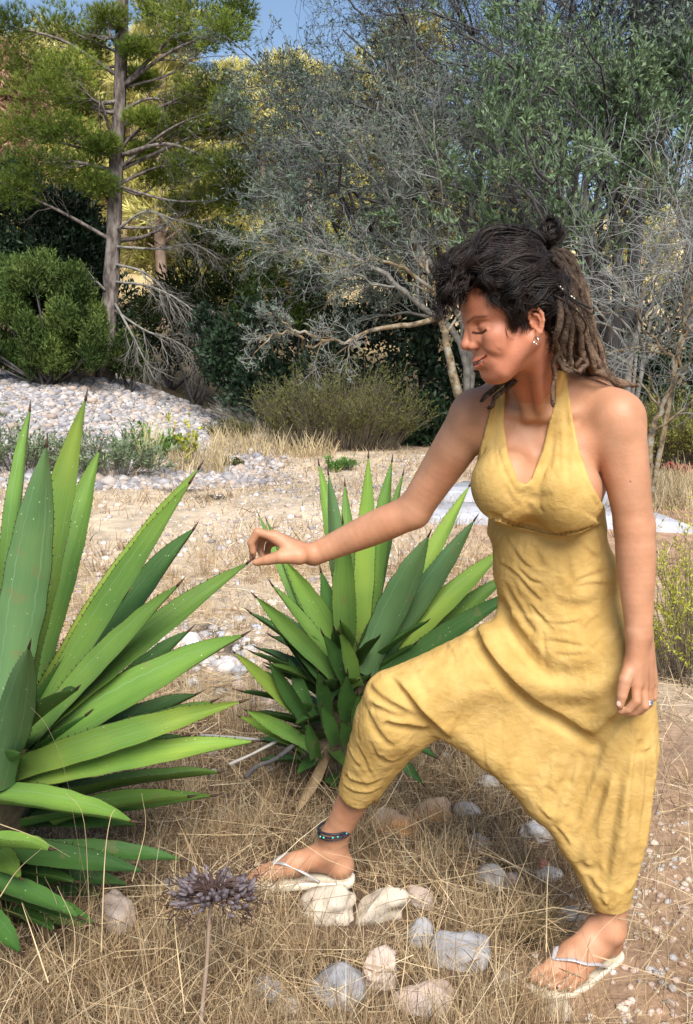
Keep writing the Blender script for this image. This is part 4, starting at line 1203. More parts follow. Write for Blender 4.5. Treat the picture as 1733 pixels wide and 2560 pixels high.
ROCKS = [  # d-pixels: centre x, bottom y, width, height, material, angular, label
    (775, 2290, 135, 98, BLUE, .3, 'large grey and pink boulder half sunk in straw at bottom centre'),
    (872, 2262, 100, 118, PINK, .9, 'upright pinkish white angular rock with a jagged broken edge'),
    (968, 2310, 118, 82, PINK, .2, 'rounded salmon pink rock lying lowest of the rock cluster'),
    (1042, 2208, 128, 88, BLUE, .4, 'broad blue grey rock lying right of the pinkish upright rock'),
    (957, 2158, 66, 92, BLUE, .2, 'egg shaped grey rock standing upright among dry straw'),
    (868, 2110, 120, 125, BEIGE, .8, 'tall beige rock beside the heel of the cream flip-flop'),
    (952, 2062, 66, 50, PINK, .5, 'small pale pink rock behind the egg shaped grey rock'),
    (1122, 2022, 76, 64, GREY, .3, 'grey beige cobble below the drooping jumpsuit crotch'),
    (890, 1898, 100, 66, ORANGE, .4, 'orange stained rock half hidden in straw behind the calf'),
    (985, 1866, 90, 56, ORANGE, .4, 'second orange stained rock further right under the drooping cloth'),
    (1062, 1860, 66, 44, GREY, .4, 'dull grey rock right of the orange stained rocks'),
    (1212, 1912, 70, 48, WHITE, .5, 'grey white rock lying just under the jumpsuit edge'),
    (1232, 1968, 26, 20, RED, .6, 'little brick red stone near the standing leg'),
    (1246, 1998, 54, 28, WHITE, .5, 'flat bluish white stone below the brick red stone'),
    (1302, 2096, 52, 40, BLUE, .0, 'smooth oval blue grey pebble left of the standing ankle'),
    (1148, 2248, 46, 66, GREY, .6, 'narrow grey stone between the blue grey rock and the toes'),
    (1270, 2318, 66, 54, BEIGE, .7, 'beige angular stone in front of the standing sandal'),
    (1112, 1788, 46, 30, GREY, .4, 'grey stone behind the drooping crotch of the jumpsuit'),
    (603, 2272, 66, 56, BLUE, .3, 'dark grey stone sunk in straw right of the dry stalk'),
    (655, 2310, 60, 40, BEIGE, .3, 'beige stone sunk in straw at the lower edge'),
    (262, 2120, 130, 125, PINK, .7, 'pink beige block of stone under the big agave leaves'),
    (290, 1962, 70, 52, PINK, .5, 'small pinkish stone behind the block under the agave'),
    (398, 2030, 66, 44, GREY, .4, 'grey stone between the agave and the dry seed head'),
    (752, 2100, 150, 84, BEIGE, .5, 'broad beige rock under the raised sandal'),
    (438, 1482, 60, 56, WHITE, .4, 'white stone right of the touched agave leaf'),
    (512, 1532, 62, 46, WHITE, .5, 'whitest of the stones in front of the second agave'),
    (548, 1540, 40, 34, BLUE, .4, 'bluish stone beside the white stone near the second agave'),
    (472, 1512, 44, 34, GREY, .5, 'grey stone between two white stones behind the big agave'),
    (600, 1500, 44, 30, PINK, .5, 'pinkish stone close left of the second agave'),
    (1166, 2010, 44, 36, PINK, .5, 'pinkish stone right of the grey beige cobble'),
    (1090, 1935, 56, 48, GREY, .6, 'pitted grey stone above the grey beige cobble')]
ROCKPOS = []
for n_, (x, yb, w, h, m, ang, lab) in enumerate(ROCKS):
    p = on_ground(x * 1.10172, (yb - h * .18) * 1.10172)
    s = 1.10172 / 2426 * math.hypot(p[1], CAM_Z - p[2])
    v, f = stone_mesh(40 + n_, 4, 1.0, .34, max(ang, .45) * 1.15)
    v = v * (1 + .05 * fbm(v * 1.0 + n_, 4.2, 3, 60 + n_))[:, None]
    W, Hh = w * s / 2, h * s / 2
    v = v * np.array([W * 1.12, W * .9, min(Hh * 1.1, W * 1.05)])
    a = RNG.uniform(-.5, .5); ca, sa = math.cos(a), math.sin(a)
    v = v @ np.array([[ca, sa, 0], [-sa, ca, 0], [0, 0, 1]])
    me = mesh_np('rock', v, f, smooth=True, mats=[M_STONE[m]])
    o = obj('rock', me, None, label=lab, cat='rock')
    o.location = (p[0], p[1] + W * .25, p[2] + min(Hh, W) * .30)
    ROCKPOS.append((p[0], p[1] + W * .25, W))
# loose stones: same few shapes, shared meshes
_flat = [material(n_, c1_, c2_, scale=3, rough=.88, spec=.2, rnd=.2) for n_, c1_, c2_ in (('grey_pebble', (.34, .33, .32), (.46, .44, .43)), ('pink_pebble', (.44, .32, .26), (.54, .44, .38)), ('blue_grey_pebble', (.30, .31, .34), (.42, .42, .44)), ('beige_pebble', (.46, .38, .29), (.58, .51, .42)), ('x', (.4, .4, .4), (.5, .5, .5)), ('white_pebble', (.48, .44, .40), (.62, .57, .53)), ('red_pebble', (.36, .15, .11), (.44, .22, .17)))]
small = []
for s in range(8):
    v, f = stone_mesh(200 + s, 1, .62, .22, .5 if s % 2 else .1)
    small.append([mesh_np('stone', v, f, mats=[_flat[m]]) for m in (GREY, PINK, BEIGE, WHITE, BLUE, RED)])
def scatter(n, region, size, mats, label, cat, group, seed, name='stone'):
    g = np.random.default_rng(seed)
    pts = on_ground_many(g.uniform(region[0], region[2], n) * 1.10172, g.uniform(region[1], region[3], n) * 1.10172)
    for p in pts:
        if p[1] > 16: continue
        r = g.uniform(*size) * g.uniform(.6, 1.0)
        mi = g.choice(mats)
        o = obj(name, small[g.integers(0, 8)][mi], None, label=label.format(('grey', 'pinkish', 'beige', 'white', 'blue grey', 'red')[mi]), cat=cat, group=group)
        o.location = (p[0], p[1], p[2] + r * .15); o.scale = (r, r, r); o.rotation_euler = (g.uniform(-.3, .3), g.uniform(-.3, .3), g.uniform(0, 6.3))
scatter(190, (1405, 1840, 1585, 2330), (.006, .017), [1, 1, 2, 2, 1, 0], 'small {} pebble strewn on the reddish earth path', 'pebble', 'pebbles on the reddish path', 5, 'pebble')
scatter(60, (1150, 1830, 1420, 2320), (.006, .016), [0, 1, 2, 3], 'small {} stone among straw near the standing foot', 'pebble', 'pebbles around the standing foot', 6, 'pebble')
scatter(270, (180, 1130, 1110, 1440), (.016, .055), [1, 2, 2, 3, 1, 0], '{} stone scattered over the dry clearing', 'stone', 'pale stones over the clearing', 8)
scatter(90, (400, 1395, 640, 1620), (.018, .05), [3, 3, 1, 4, 0], '{} stone on the ground between the two agaves', 'stone', 'whitish stones between the agaves', 9)
# bank of river cobbles: more than anyone could count
g = np.random.default_rng(77)
pc = []
base = [stone_mesh(300 + s, 1, .6, .3, .7) for s in range(6)]
n = 64000
yy = g.uniform(9.6, 17.2, n); xx = g.uniform(-6.9, .4, n) * yy / 16
keep = xx < -1.35 - (yy - 14) * .10 + .5 * g.normal(0, .5, n) - .9 * sstep(14.5, 16.5, yy)
xx, yy = xx[keep], yy[keep]; zz = ground_z(xx, yy); n = len(xx)
size = g.lognormal(math.log(.025), .55, n).clip(.010, .13)
bid = g.integers(0, 6, n); ang = g.uniform(0, 6.28, n)
tv, tf, tt, off = [], [], [], 0
pal = np.array([(.42, .40, .40), (.34, .32, .33), (.47, .40, .36), (.52, .48, .46), (.43, .34, .28), (.25, .24, .26)])
for b in range(6):
    m = np.where(bid == b)[0]; v, f = base[b]
    ca, sa = np.cos(ang[m]), np.sin(ang[m])
    vx = v[None, :, 0] * ca[:, None] - v[None, :, 1] * sa[:, None]; vy = v[None, :, 0] * sa[:, None] + v[None, :, 1] * ca[:, None]
    w = np.stack([vx * size[m][:, None] + xx[m][:, None], vy * size[m][:, None] + yy[m][:, None], v[None, :, 2] * size[m][:, None] + (zz[m] + size[m] * .2)[:, None]], -1)
    tv.append(w.reshape(-1, 3)); tf.append((f[None] + (np.arange(len(m)) * len(v))[:, None, None]).reshape(-1, 3) + off); off += len(m) * len(v)
    tt.append(np.repeat(pal[g.integers(0, 6, len(m))] * g.uniform(.72, 1.0, (len(m), 1)), len(v), 0))
# finer rubble strewn over the clearing
n = 14000
yy = g.uniform(3.0, 11.5, n); xx = g.uniform(-.40, .18, n) * yy
k_ = g.random(n) < np.clip(.55 + .7 * vnoise(np.stack([xx, yy, xx * 0], -1), .9, 91) - .5 * sstep(.0, .2, xx / yy), .06, 1); xx, yy = xx[k_], yy[k_]
zz = ground_z(xx, yy); n = len(xx); size = g.lognormal(math.log(.013), .55, n).clip(.006, .05); ang = g.uniform(0, 6.28, n); bid = g.integers(0, 6, n)
for b in range(6):
    m = np.where(bid == b)[0]; v, f = base[b]
    ca, sa = np.cos(ang[m]), np.sin(ang[m])
    vx = v[None, :, 0] * ca[:, None] - v[None, :, 1] * sa[:, None]; vy = v[None, :, 0] * sa[:, None] + v[None, :, 1] * ca[:, None]
    w = np.stack([vx * size[m][:, None] + xx[m][:, None], vy * size[m][:, None] + yy[m][:, None], v[None, :, 2] * size[m][:, None] + (zz[m] + size[m] * .2)[:, None]], -1)
    tv.append(w.reshape(-1, 3)); tf.append((f[None] + (np.arange(len(m)) * len(v))[:, None, None]).reshape(-1, 3) + off); off += len(m) * len(v)
    tt.append(np.repeat(pal[g.integers(0, 6, len(m))] * g.uniform(.9, 1.25, (len(m), 1)) * np.array([1.04, 1.0, .95]), len(v), 0))
M_BANK = material('river_cobble', (.85, .85, .85), (1.1, 1.1, 1.1), scale=14, rough=.9, spec=.15, attr='tint')
obj('gravel', mesh_np('gravel', np.concatenate(tv), np.concatenate(tf), mats=[M_BANK], attrs={'tint': np.concatenate(tt)}), label='pale river cobbles and rubble covering the bank and the dry clearing', cat='gravel', kind='stuff')

# ---- concrete slabs of the ford behind her
M_CONC = material('pale_concrete', (.33, .33, .355), (.48, .48, .51), scale=7, rough=.9, spec=.15, bump=.006, bscale=40, detail=8)
def slab(dpts, Ys, h, label):
    pts = []
    for (x, y) in dpts:
        pts.append(on_ground(x * 1.10172, y * 1.10172))
    pts = np.array(pts); n = len(pts); c = pts.mean(0)
    top = pts.copy(); top[:, 2] = pts[:, 2].mean() * .3 + pts[:, 2] * .7 + h
    ins = top + (c - top) * .012; ins[:, 2] = top[:, 2] + .008
    lo = pts.copy(); lo[:, 2] -= .25
    V = np.concatenate([lo, top, ins]); i = np.arange(n); j = (i + 1) % n
    Fq = np.concatenate([np.stack([i, j, n + j, n + i], 1), np.stack([n + i, n + j, 2 * n + j, 2 * n + i], 1)])
    o = obj('concrete_slab', mesh_np('concrete_slab', V, [Fq, (2 * n + np.arange(n))[None]], smooth=False, mats=[M_CONC]), label=label, cat='concrete slab')
slab([(958, 1188), (1120, 1192), (1300, 1200), (1420, 1202), (1572, 1212), (1500, 1180), (1400, 1158), (1300, 1152), (1000, 1148)], 0, .045, 'pale worn concrete slab lying behind her waist and right arm')
slab([(995, 1138), (1110, 1141), (1400, 1148), (1395, 1128), (1250, 1112), (1050, 1108)], 0, .075, 'paler raised concrete slab step behind the front slab')
# ================================================================ agaves
def agave_material(name, c1, c2, bloom, yellow=0.0):
    m = bpy.data.materials.new(name); m.use_nodes = True
    nt = m.node_tree; n = nt.nodes; l = nt.links; b = n['Principled BSDF']
    b.inputs['Roughness'].default_value = .46; b.inputs['Specular IOR Level'].default_value = .42
    tc = n.new('ShaderNodeTexCoord')
    def noise(scale, vec, det=3):
        z = n.new('ShaderNodeTexNoise'); z.inputs['Scale'].default_value = scale; z.inputs['Detail'].default_value = det; l.new(vec, z.inputs['Vector']); return z.outputs[0]
    def ramp(f, a, b_, p0=.35, p1=.65):
        r = n.new('ShaderNodeValToRGB'); l.new(f, r.inputs[0]); e = r.color_ramp.elements
        e[0].position, e[1].position = p0, p1; e[0].color = (*a, 1); e[1].color = (*b_, 1); return r.outputs[0]
    def mix(f, a, b_):
        x = n.new('ShaderNodeMix'); x.data_type = 'RGBA'; l.new(a, x.inputs[6])
        if isinstance(b_, tuple): x.inputs[7].default_value = (*b_, 1)
        else: l.new(b_, x.inputs[7])
        if isinstance(f, float): x.inputs[0].default_value = f
        else: l.new(f, x.inputs[0])
        return x.outputs[2]
    def math_(op, a, b_=None):
        x = n.new('ShaderNodeMath'); x.operation = op
        for i_, v in enumerate((a, b_)):
            if v is None: continue
            if isinstance(v, (int, float)): x.inputs[i_].default_value = v
            else: l.new(v, x.inputs[i_])
        return x.outputs[0]
    def attr(nm):
        a = n.new('ShaderNodeAttribute'); a.attribute_name = nm; return a.outputs['Fac']
    ls, lt = attr('ls'), attr('lt')
    cmb = n.new('ShaderNodeCombineXYZ'); l.new(math_('MULTIPLY', ls, 26.0), cmb.inputs[0]); l.new(math_('MULTIPLY', lt, 2.2), cmb.inputs[1]); 
    oi = n.new('ShaderNodeObjectInfo'); l.new(math_('MULTIPLY', oi.outputs['Random'], 50.0), cmb.inputs[2])
    fib = noise(1.0, cmb.outputs[0], 4)
    col = ramp(noise(5.0, tc.outputs['Object'], 2), c1, c2, .30, .70)
    col = mix(math_('MULTIPLY', fib, .35), col, tuple(np.array(c2) * 1.25))
    col = mix(math_('MULTIPLY', math_('MULTIPLY', math_('SUBTRACT', 1.0, lt), .45), noise(4.0, tc.outputs['Object'])), col, bloom)
    # bud imprint: pale scalloped lines along both sides
    sc = math_('ABSOLUTE', math_('SINE', math_('MULTIPLY', lt, 46.0)))
    tgt = math_('ADD', .50, math_('MULTIPLY', sc, .045))
    dist = math_('ABSOLUTE', math_('SUBTRACT', math_('ABSOLUTE', ls), tgt))
    ln = math_('MULTIPLY', math_('LESS_THAN', dist, .022), math_('MULTIPLY', math_('LESS_THAN', lt, .86), .50))
    col = mix(ln, col, tuple(np.array(bloom) * 1.25))
    # pale specks
    vo = n.new('ShaderNodeTexVoronoi'); vo.inputs['Scale'].default_value = 55.0; l.new(tc.outputs['Object'], vo.inputs['Vector'])
    spk = math_('MULTIPLY', math_('LESS_THAN', vo.outputs['Distance'], .078), math_('GREATER_THAN', noise(9.0, tc.outputs['Object'], 1), .47))
    col = mix(math_('MULTIPLY', spk, .8), col, (.60, .62, .38))
    scar = math_('MULTIPLY', math_('GREATER_THAN', noise(17.0, tc.outputs['Object'], 5), .665), .38)
    col = mix(scar, col, (.20, .17, .07))
    dust = math_('MULTIPLY', noise(2.6, tc.outputs['Object'], 5), .10)
    col = mix(dust, col, bloom)
    # narrow horny margin
    col = mix(math_('MULTIPLY', math_('GREATER_THAN', math_('ABSOLUTE', ls), .965), .6), col, (.06, .075, .02))
    mr = n.new('ShaderNodeMapRange'); mr.inputs[3].default_value = .78; mr.inputs[4].default_value = 1.18; l.new(oi.outputs['Random'], mr.inputs[0])
    x = n.new('ShaderNodeMix'); x.data_type = 'RGBA'; x.blend_type = 'MULTIPLY'; x.inputs[0].default_value = 1; l.new(col, x.inputs[6]); l.new(mr.outputs[0], x.inputs[7])
    l.new(x.outputs[2], b.inputs['Base Color'])
    bp = n.new('ShaderNodeBump'); bp.inputs['Distance'].default_value = .0015; l.new(fib, bp.inputs['Height']); l.new(bp.outputs[0], b.inputs['Normal'])
    tr = n.new('ShaderNodeBsdfTranslucent'); l.new(x.outputs[2], tr.inputs[0])
    ms = n.new('ShaderNodeMixShader'); ms.inputs[0].default_value = .12; l.new(b.outputs[0], ms.inputs[1]); l.new(tr.outputs[0], ms.inputs[2]); l.new(ms.outputs[0], n['Material Output'].inputs[0])
    return m
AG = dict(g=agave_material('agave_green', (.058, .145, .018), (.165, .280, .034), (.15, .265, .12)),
          y=agave_material('agave_yellow_green', (.095, .215, .028), (.28, .36, .040), (.15, .28, .11)),  # sun shining through the blades is put into this yellow green
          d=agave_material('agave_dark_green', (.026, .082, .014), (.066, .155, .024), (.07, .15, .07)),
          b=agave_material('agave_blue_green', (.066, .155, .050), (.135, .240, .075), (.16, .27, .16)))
M_THORN = material('agave_thorn', (.035, .018, .014), (.08, .045, .025), scale=60, rough=.5)
SM = np.array([-1, -.965, -.8, -.55, -.28, 0, .28, .55, .8, .965, 1.0])
def agave_leaf(base, tip, center, W, th, kind, parent, sag=.10, fold=.34, dirb=None, seed=0, tooth=.0052, roll=0.0, face=None):
    g = np.random.default_rng(seed)
    base, tip = np.asarray(base, float), np.asarray(tip, float)
    L = np.linalg.norm(tip - base); d = (tip - base) / L
    out = np.array([tip[0] - center[0], tip[1] - center[1], 0.0]); out /= np.linalg.norm(out) + 1e-9
    M = 34; t = np.linspace(0, 1, M)
    nup = np.array([0, 0, 1.0]) * abs(d @ out) - out * d[2]
    nup = nup - d * (nup @ d); nup /= np.linalg.norm(nup) + 1e-9
    if face is not None:
        nf = np.asarray(face, float); nf = nf - d * (nf @ d)
        if np.linalg.norm(nf) > .2: nup = nf / np.linalg.norm(nf)
    if roll: 
        lat = np.cross(d, nup); nup = nup * math.cos(roll) + lat * math.sin(roll)
    # the blade bows: rises first, then leans out
    path = base + np.outer(t, tip - base) + np.outer(np.sin(math.pi * t ** .9) * sag * L * .5, nup)
    T = np.gradient(path, axis=0); T /= np.linalg.norm(T, axis=1, keepdims=True)
    N = nup[None] - T * (T @ nup)[:, None]; N /= np.linalg.norm(N, axis=1, keepdims=True)
    B = np.cross(T, N)
    tw = g.uniform(-.16, .16) * t[:, None] ** 2
    N, B = N * np.cos(tw) + B * np.sin(tw), B * np.cos(tw) - N * np.sin(tw)
    w = W / 2 * np.interp(t, [0, .06, .2, .42, .6, .78, .9, .965, 1], [.98, .86, .84, 1.0, .93, .68, .36, .15, .02])
    edge = 1 + .02 * np.sin(t * 40 + seed)
    fo = fold * np.interp(t, [0, .25, .7, 1], [1.15, .8, .8, 1.7])
    up = fo[:, None] * w[:, None] * (np.abs(SM)[None] ** 1.55 * 1.0)
    thk = th * np.interp(t, [0, .1, .4, .85, 1], [1.6, 1.2, .75, .4, .2])
    top = path[:, None] + B[:, None] * (SM[None] * (w * edge)[:, None])[..., None] + N[:, None] * up[..., None]
    low = path[:, None] + B[:, None] * (SM[None, 1:-1] * (w * edge)[:, None])[..., None] + N[:, None] * (up[:, 1:-1] - thk[:, None] * (1 - SM[None, 1:-1] ** 2) - .0006)[..., None]
    ring = np.concatenate([top, low[:, ::-1]], 1); S = ring.shape[1]
    sv = np.concatenate([SM, SM[1:-1][::-1]])
    V = ring.reshape(-1, 3)
    i = np.arange(M - 1)[:, None] * S; k = np.arange(S)[None]
    Fq = np.stack([i + k, i + (k + 1) % S, i + S + (k + 1) % S, i + S + k], -1).reshape(-1, 4)
    la = np.broadcast_to(sv[None], (M, S)).ravel().copy(); ta = np.repeat(t, S)
    midx = [np.zeros(len(Fq), int)]
    # marginal teeth
    tv, tf = [], []
    nt_ = int(L / .019)
    o = len(V)
    for sgn in (1, -1):
        for u in np.linspace(.08, .93, nt_):
            u += g.uniform(-.004, .004)
            j = u * (M - 1); a = int(j); f = j - a
            lerp = lambda A: A[a] * (1 - f) + A[min(a + 1, M - 1)] * f
            c0 = lerp(ring[:, len(SM) - 1]) if sgn > 0 else lerp(ring[:, 0])
            tt_, bb, nn = lerp(T), lerp(B) * sgn, lerp(N)
            s = tooth * g.uniform(.6, 1.25) * (1 - .45 * u)
            od = bb + nn * .6; od /= np.linalg.norm(od)
            tv += [c0 - tt_ * s * .55 - od * .001, c0 + tt_ * s * .45 - od * .001, c0 + np.cross(tt_, od) * s * .35 - od * .001, c0 + od * s * 1.05 + tt_ * s * .35]
            tf += [(o, o + 1, o + 3), (o + 1, o + 2, o + 3), (o + 2, o, o + 3)]; o += 4
    tv, tf = np.array(tv), np.array(tf)
    Vall = np.concatenate([V, tv]); la = np.concatenate([la, np.full(len(tv), .9)]); ta = np.concatenate([ta, np.full(len(tv), .5)])
    me = mesh_np('leaf', Vall, [tf, Fq], mats=[AG[kind], M_THORN], midx=np.concatenate([np.ones(len(tf), int), np.zeros(len(Fq), int)]), attrs={'ls': la, 'lt': ta})
    ob = obj('leaf', me, parent)
    # terminal spine
    p0 = path[-1] - T[-1] * .004; sl = .030 if W > .05 else .02
    pp = p0 + np.outer(np.linspace(0, 1, 5), T[-1] + N[-1] * .1) * sl
    v, f = tubes(pp[None], np.interp(np.linspace(0, 1, 5), [0, .3, 1], [.0036, .0030, .0003])[None] * (1.0 if W > .05 else .75), 6)
    obj('spine', mesh_np('spine', v, f, mats=[M_THORN]), ob)
    return ob
def dW(w, Y): return w * 1.10172 / 2426 * Y
big = thing('agave', tuple(D(-30, 2050, 2.12)), 'large bright green agave at the left edge whose leaf tip she pinches', 'agave', 'agaves')
LEAVES = [  # base d, tip d, width d, Y base, Y tip, kind
    (20, 1430, 68, 930, 58, 2.32, 2.42, 'g'), (-40, 1430, -6, 1085, 66, 2.25, 2.25, 'g'), (80, 1560, 226, 1022, 84, 2.32, 2.46, 'g'),
    (45, 1590, 195, 905, 88, 2.18, 2.20, 'y'), (5, 1640, 105, 1012, 112, 2.06, 1.96, 'b'),
    (135, 1640, 440, 1200, 108, 2.30, 2.44, 'd'), (75, 1640, 452, 1062, 74, 2.20, 2.26, 'y'), (85, 1650, 432, 1094, 76, 2.15, 2.12, 'g'),
    (80, 1670, 405, 1327, 76, 2.10, 2.06, 'g'), (190, 1660, 428, 1432, 76, 2.30, 2.40, 'd'), (40, 1700, 562, 1276, 92, 2.10, 2.135, 'g'),
    (40, 1730, 553, 1441, 112, 2.10, 2.04, 'g'), (140, 1720, 445, 1576, 84, 2.28, 2.40, 'd'), (170, 1720, 482, 1592, 58, 2.22, 2.26, 'g'),
    (-20, 1770, 548, 1592, 74, 2.05, 1.96, 'y'), (120, 1770, 420, 1672, 70, 2.25, 2.3, 'd'), (10, 1790, 576, 1683, 92, 2.04, 1.96, 'y'), (100, 1810, 497, 1752, 80, 2.22, 2.28, 'g'),
    (140, 1850, 482, 1806, 58, 2.22, 2.22, 'g'), (120, 1850, 430, 1808, 70, 2.15, 2.10, 'g'), (40, 1860, 312, 1872, 84, 2.2, 2.2, 'd'),
    (-90, 1800, 300, 1864, 92, 2.00, 1.86, 'g'), (-90, 1910, 115, 1927, 78, 1.96, 1.82, 'g'), (60, 1930, 411, 1950, 64, 2.15, 2.15, 'd'), (-40, 1930, 326, 1978, 72, 2.05, 1.94, 'd'),
    (-10, 1975, 290, 2008, 64, 2.16, 2.18, 'd'), (-20, 2000, 235, 2036, 74, 2.2, 2.2, 'd'), (-60, 1990, 180, 2082, 74, 1.96, 1.84, 'd'), (-50, 2010, 216, 2097, 70, 2.02, 1.9, 'd'),
    (-60, 2060, 47, 2163, 70, 1.95, 1.76, 'd'), (-6, 1775, 66, 1468, 92, 1.98, 1.74, 'b'), (-120, 1980, 140, 2000, 80, 2.1, 2.1, 'd'),
    (-60, 1640, -180, 1100, 110, 2.1, 2.1, 'g'), (-80, 1700, -420, 1350, 100, 2.1, 2.0, 'g'), (-90, 1780, -480, 1650, 100, 2.1, 1.95, 'g'), (-90, 1850, -400, 1880, 90, 2.05, 1.85, 'g'), (-70, 1690, -300, 1200, 100, 2.25, 2.5, 'd')]
cb = D(-40, 1800, 2.14)
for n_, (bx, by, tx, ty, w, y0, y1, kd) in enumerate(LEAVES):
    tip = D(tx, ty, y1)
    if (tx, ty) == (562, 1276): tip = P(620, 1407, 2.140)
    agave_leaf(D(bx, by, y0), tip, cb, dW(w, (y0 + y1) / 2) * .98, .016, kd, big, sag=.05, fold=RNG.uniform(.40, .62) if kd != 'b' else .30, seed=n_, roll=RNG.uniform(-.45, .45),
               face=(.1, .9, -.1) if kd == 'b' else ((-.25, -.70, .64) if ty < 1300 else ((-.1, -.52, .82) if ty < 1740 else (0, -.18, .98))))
def stem(path, r, name, parent, mat_):
    p = resample(path, 24); v, f = tubes(p[None], np.interp(np.linspace(0, 1, 24), np.linspace(0, 1, len(r)), r)[None], 16)
    v = v + fbm(v, 18, 2, 5)[:, None] * .012
    obj(name, mesh_np(name, v, f, mats=[mat_]), parent)
M_STEM = material('agave_stem', (.055, .042, .025), (.15, .12, .07), scale=14, rough=.85, bump=.01, bscale=30)
stem([D(-60, 2180, 2.14), D(-55, 1980, 2.14), D(-30, 1780, 2.14), D(10, 1660, 2.14)], [.10, .11, .10, .05], 'stem', big, M_STEM)

mid = thing('agave', tuple(D(760, 1720, 2.9)), 'dark green agave with a leafy trunk growing behind the bent knee', 'agave', 'agaves')
LEAV2 = [
    (690, 1420, 588, 1170, 26, 3.25, 3.35, 'g'), (700, 1430, 605, 1180, 26, 3.25, 3.35, 'g'),
    (795, 1470, 724, 1054, 50, 2.95, 3.05, 'g'), (805, 1470, 783, 1100, 44, 3.0, 3.15, 'g'), (840, 1480, 915, 1076, 44, 3.0, 3.12, 'g'), (815, 1500, 836, 1036, 52, 2.90, 2.95, 'y'), (838, 1500, 890, 1046, 58, 2.90, 3.0, 'g'),
    (780, 1480, 745, 1075, 52, 2.85, 2.85, 'b'), (770, 1500, 728, 1296, 48, 2.80, 2.80, 'd'), (860, 1500, 1066, 1102, 52, 2.90, 2.98, 'y'), (850, 1510, 1077, 1180, 62, 2.82, 2.78, 'b'),
    (860, 1520, 1150, 1245, 74, 2.84, 2.84, 'y'), (870, 1530, 1165, 1300, 64, 2.84, 2.84, 'g'), (865, 1545, 1180, 1340, 60, 2.8, 2.74, 'd'),
    (790, 1520, 778, 1184, 62, 2.78, 2.74, 'g'), (825, 1525, 973, 1216, 84, 2.78, 2.70, 'b'),
    (800, 1520, 645, 1270, 60, 2.80, 2.76, 'g'), (775, 1520, 655, 1290, 40, 2.85, 2.85, 'd'), (770, 1530, 618, 1328, 44, 2.75, 2.72, 'g'), (770, 1540, 580, 1354, 46, 2.72, 2.66, 'g'),
    (790, 1560, 733, 1440, 46, 2.70, 2.66, 'd'), (805, 1560, 770, 1436, 46, 2.70, 2.62, 'g'), (750, 1590, 620, 1414, 40, 2.75, 2.72, 'd'), (760, 1580, 637, 1424, 40, 2.72, 2.7, 'd'),
    (700, 1640, 531, 1480, 40, 2.72, 2.62, 'y'), (700, 1640, 611, 1500, 40, 2.70, 2.64, 'd'), (740, 1640, 720, 1524, 44, 2.66, 2.58, 'd'), (790, 1640, 789, 1530, 50, 2.66, 2.58, 'd'), (715, 1640, 655, 1490, 36, 2.75, 2.76, 'd'),
    (810, 1650, 812, 1575, 50, 2.66, 2.58, 'd'), (700, 1690, 558, 1612, 40, 2.68, 2.58, 'g'), (690, 1700, 543, 1626, 38, 2.70, 2.62, 'y'), (760, 1690, 730, 1600, 40, 2.64, 2.56, 'd'), (790, 1690, 775, 1635, 44, 2.62, 2.55, 'd'),
    (720, 1720, 700, 1640, 38, 2.62, 2.56, 'd'), (860, 1650, 990, 1720, 40, 2.72, 2.68, 'd'), (850, 1660, 960, 1780, 34, 2.7, 2.62, 'd'), (870, 1600, 1040, 1600, 46, 2.8, 2.76, 'd')]
cm = D(790, 1600, 2.86)
for n_, (bx, by, tx, ty, w, y0, y1, kd) in enumerate(LEAV2):
    agave_leaf(D(bx, by, y0), D(tx, ty, y1), cm, dW(w, (y0 + y1) / 2) * .92, .012, kd, mid, sag=.05, fold=RNG.uniform(.40, .62) if kd != 'b' else .28, seed=100 + n_, roll=RNG.uniform(-.5, .5),
               face=(.1, .9, -.1) if kd == 'b' else ((-.2 if tx > 830 else .2, -.78, .5) if ty < 1420 else (0, -.75, .6)))
stem([D(735, 1760, 2.86), D(750, 1690, 2.86), D(785, 1580, 2.86), D(822, 1500, 2.86)], [.075, .085, .075, .035], 'stem', mid, M_STEM)


# the dark older leaves under the crown of each plant, all round the trunk
def skirt(par_, pts, n, L0, L1, wd, seed, kinds):
    g = np.random.default_rng(seed); pts = resample(np.stack([D(*q) for q in pts]), 20)
    for k in range(n):
        u = (k + g.uniform(0, 1)) / n; c = pts[min(int(u * 19.9), 19)]
        a_ = k * 2.39996 + g.uniform(-.3, .3); el = g.uniform(-.15, .35) + .75 * u
        L = g.uniform(L0, L1) * (.65 + .5 * u)
        d = np.array([math.cos(a_) * math.cos(el), math.sin(a_) * math.cos(el), math.sin(el)])
        e = c + d * L; e[2] = max(e[2], GZ(e[0], e[1]) + .02)
        agave_leaf(c + d * .03, e, c, g.uniform(.8, 1.15) * wd, .012, kinds[int(g.integers(0, len(kinds)))], par_, sag=.05, fold=g.uniform(.4, .65), seed=seed + k, roll=g.uniform(-.3, .3))
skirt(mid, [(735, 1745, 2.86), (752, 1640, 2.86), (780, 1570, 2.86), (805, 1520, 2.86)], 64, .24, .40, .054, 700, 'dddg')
skirt(big, [(-75, 2080, 2.14), (-60, 1960, 2.14), (-30, 1800, 2.14), (0, 1700, 2.14)], 44, .34, .55, .075, 800, 'ddg')
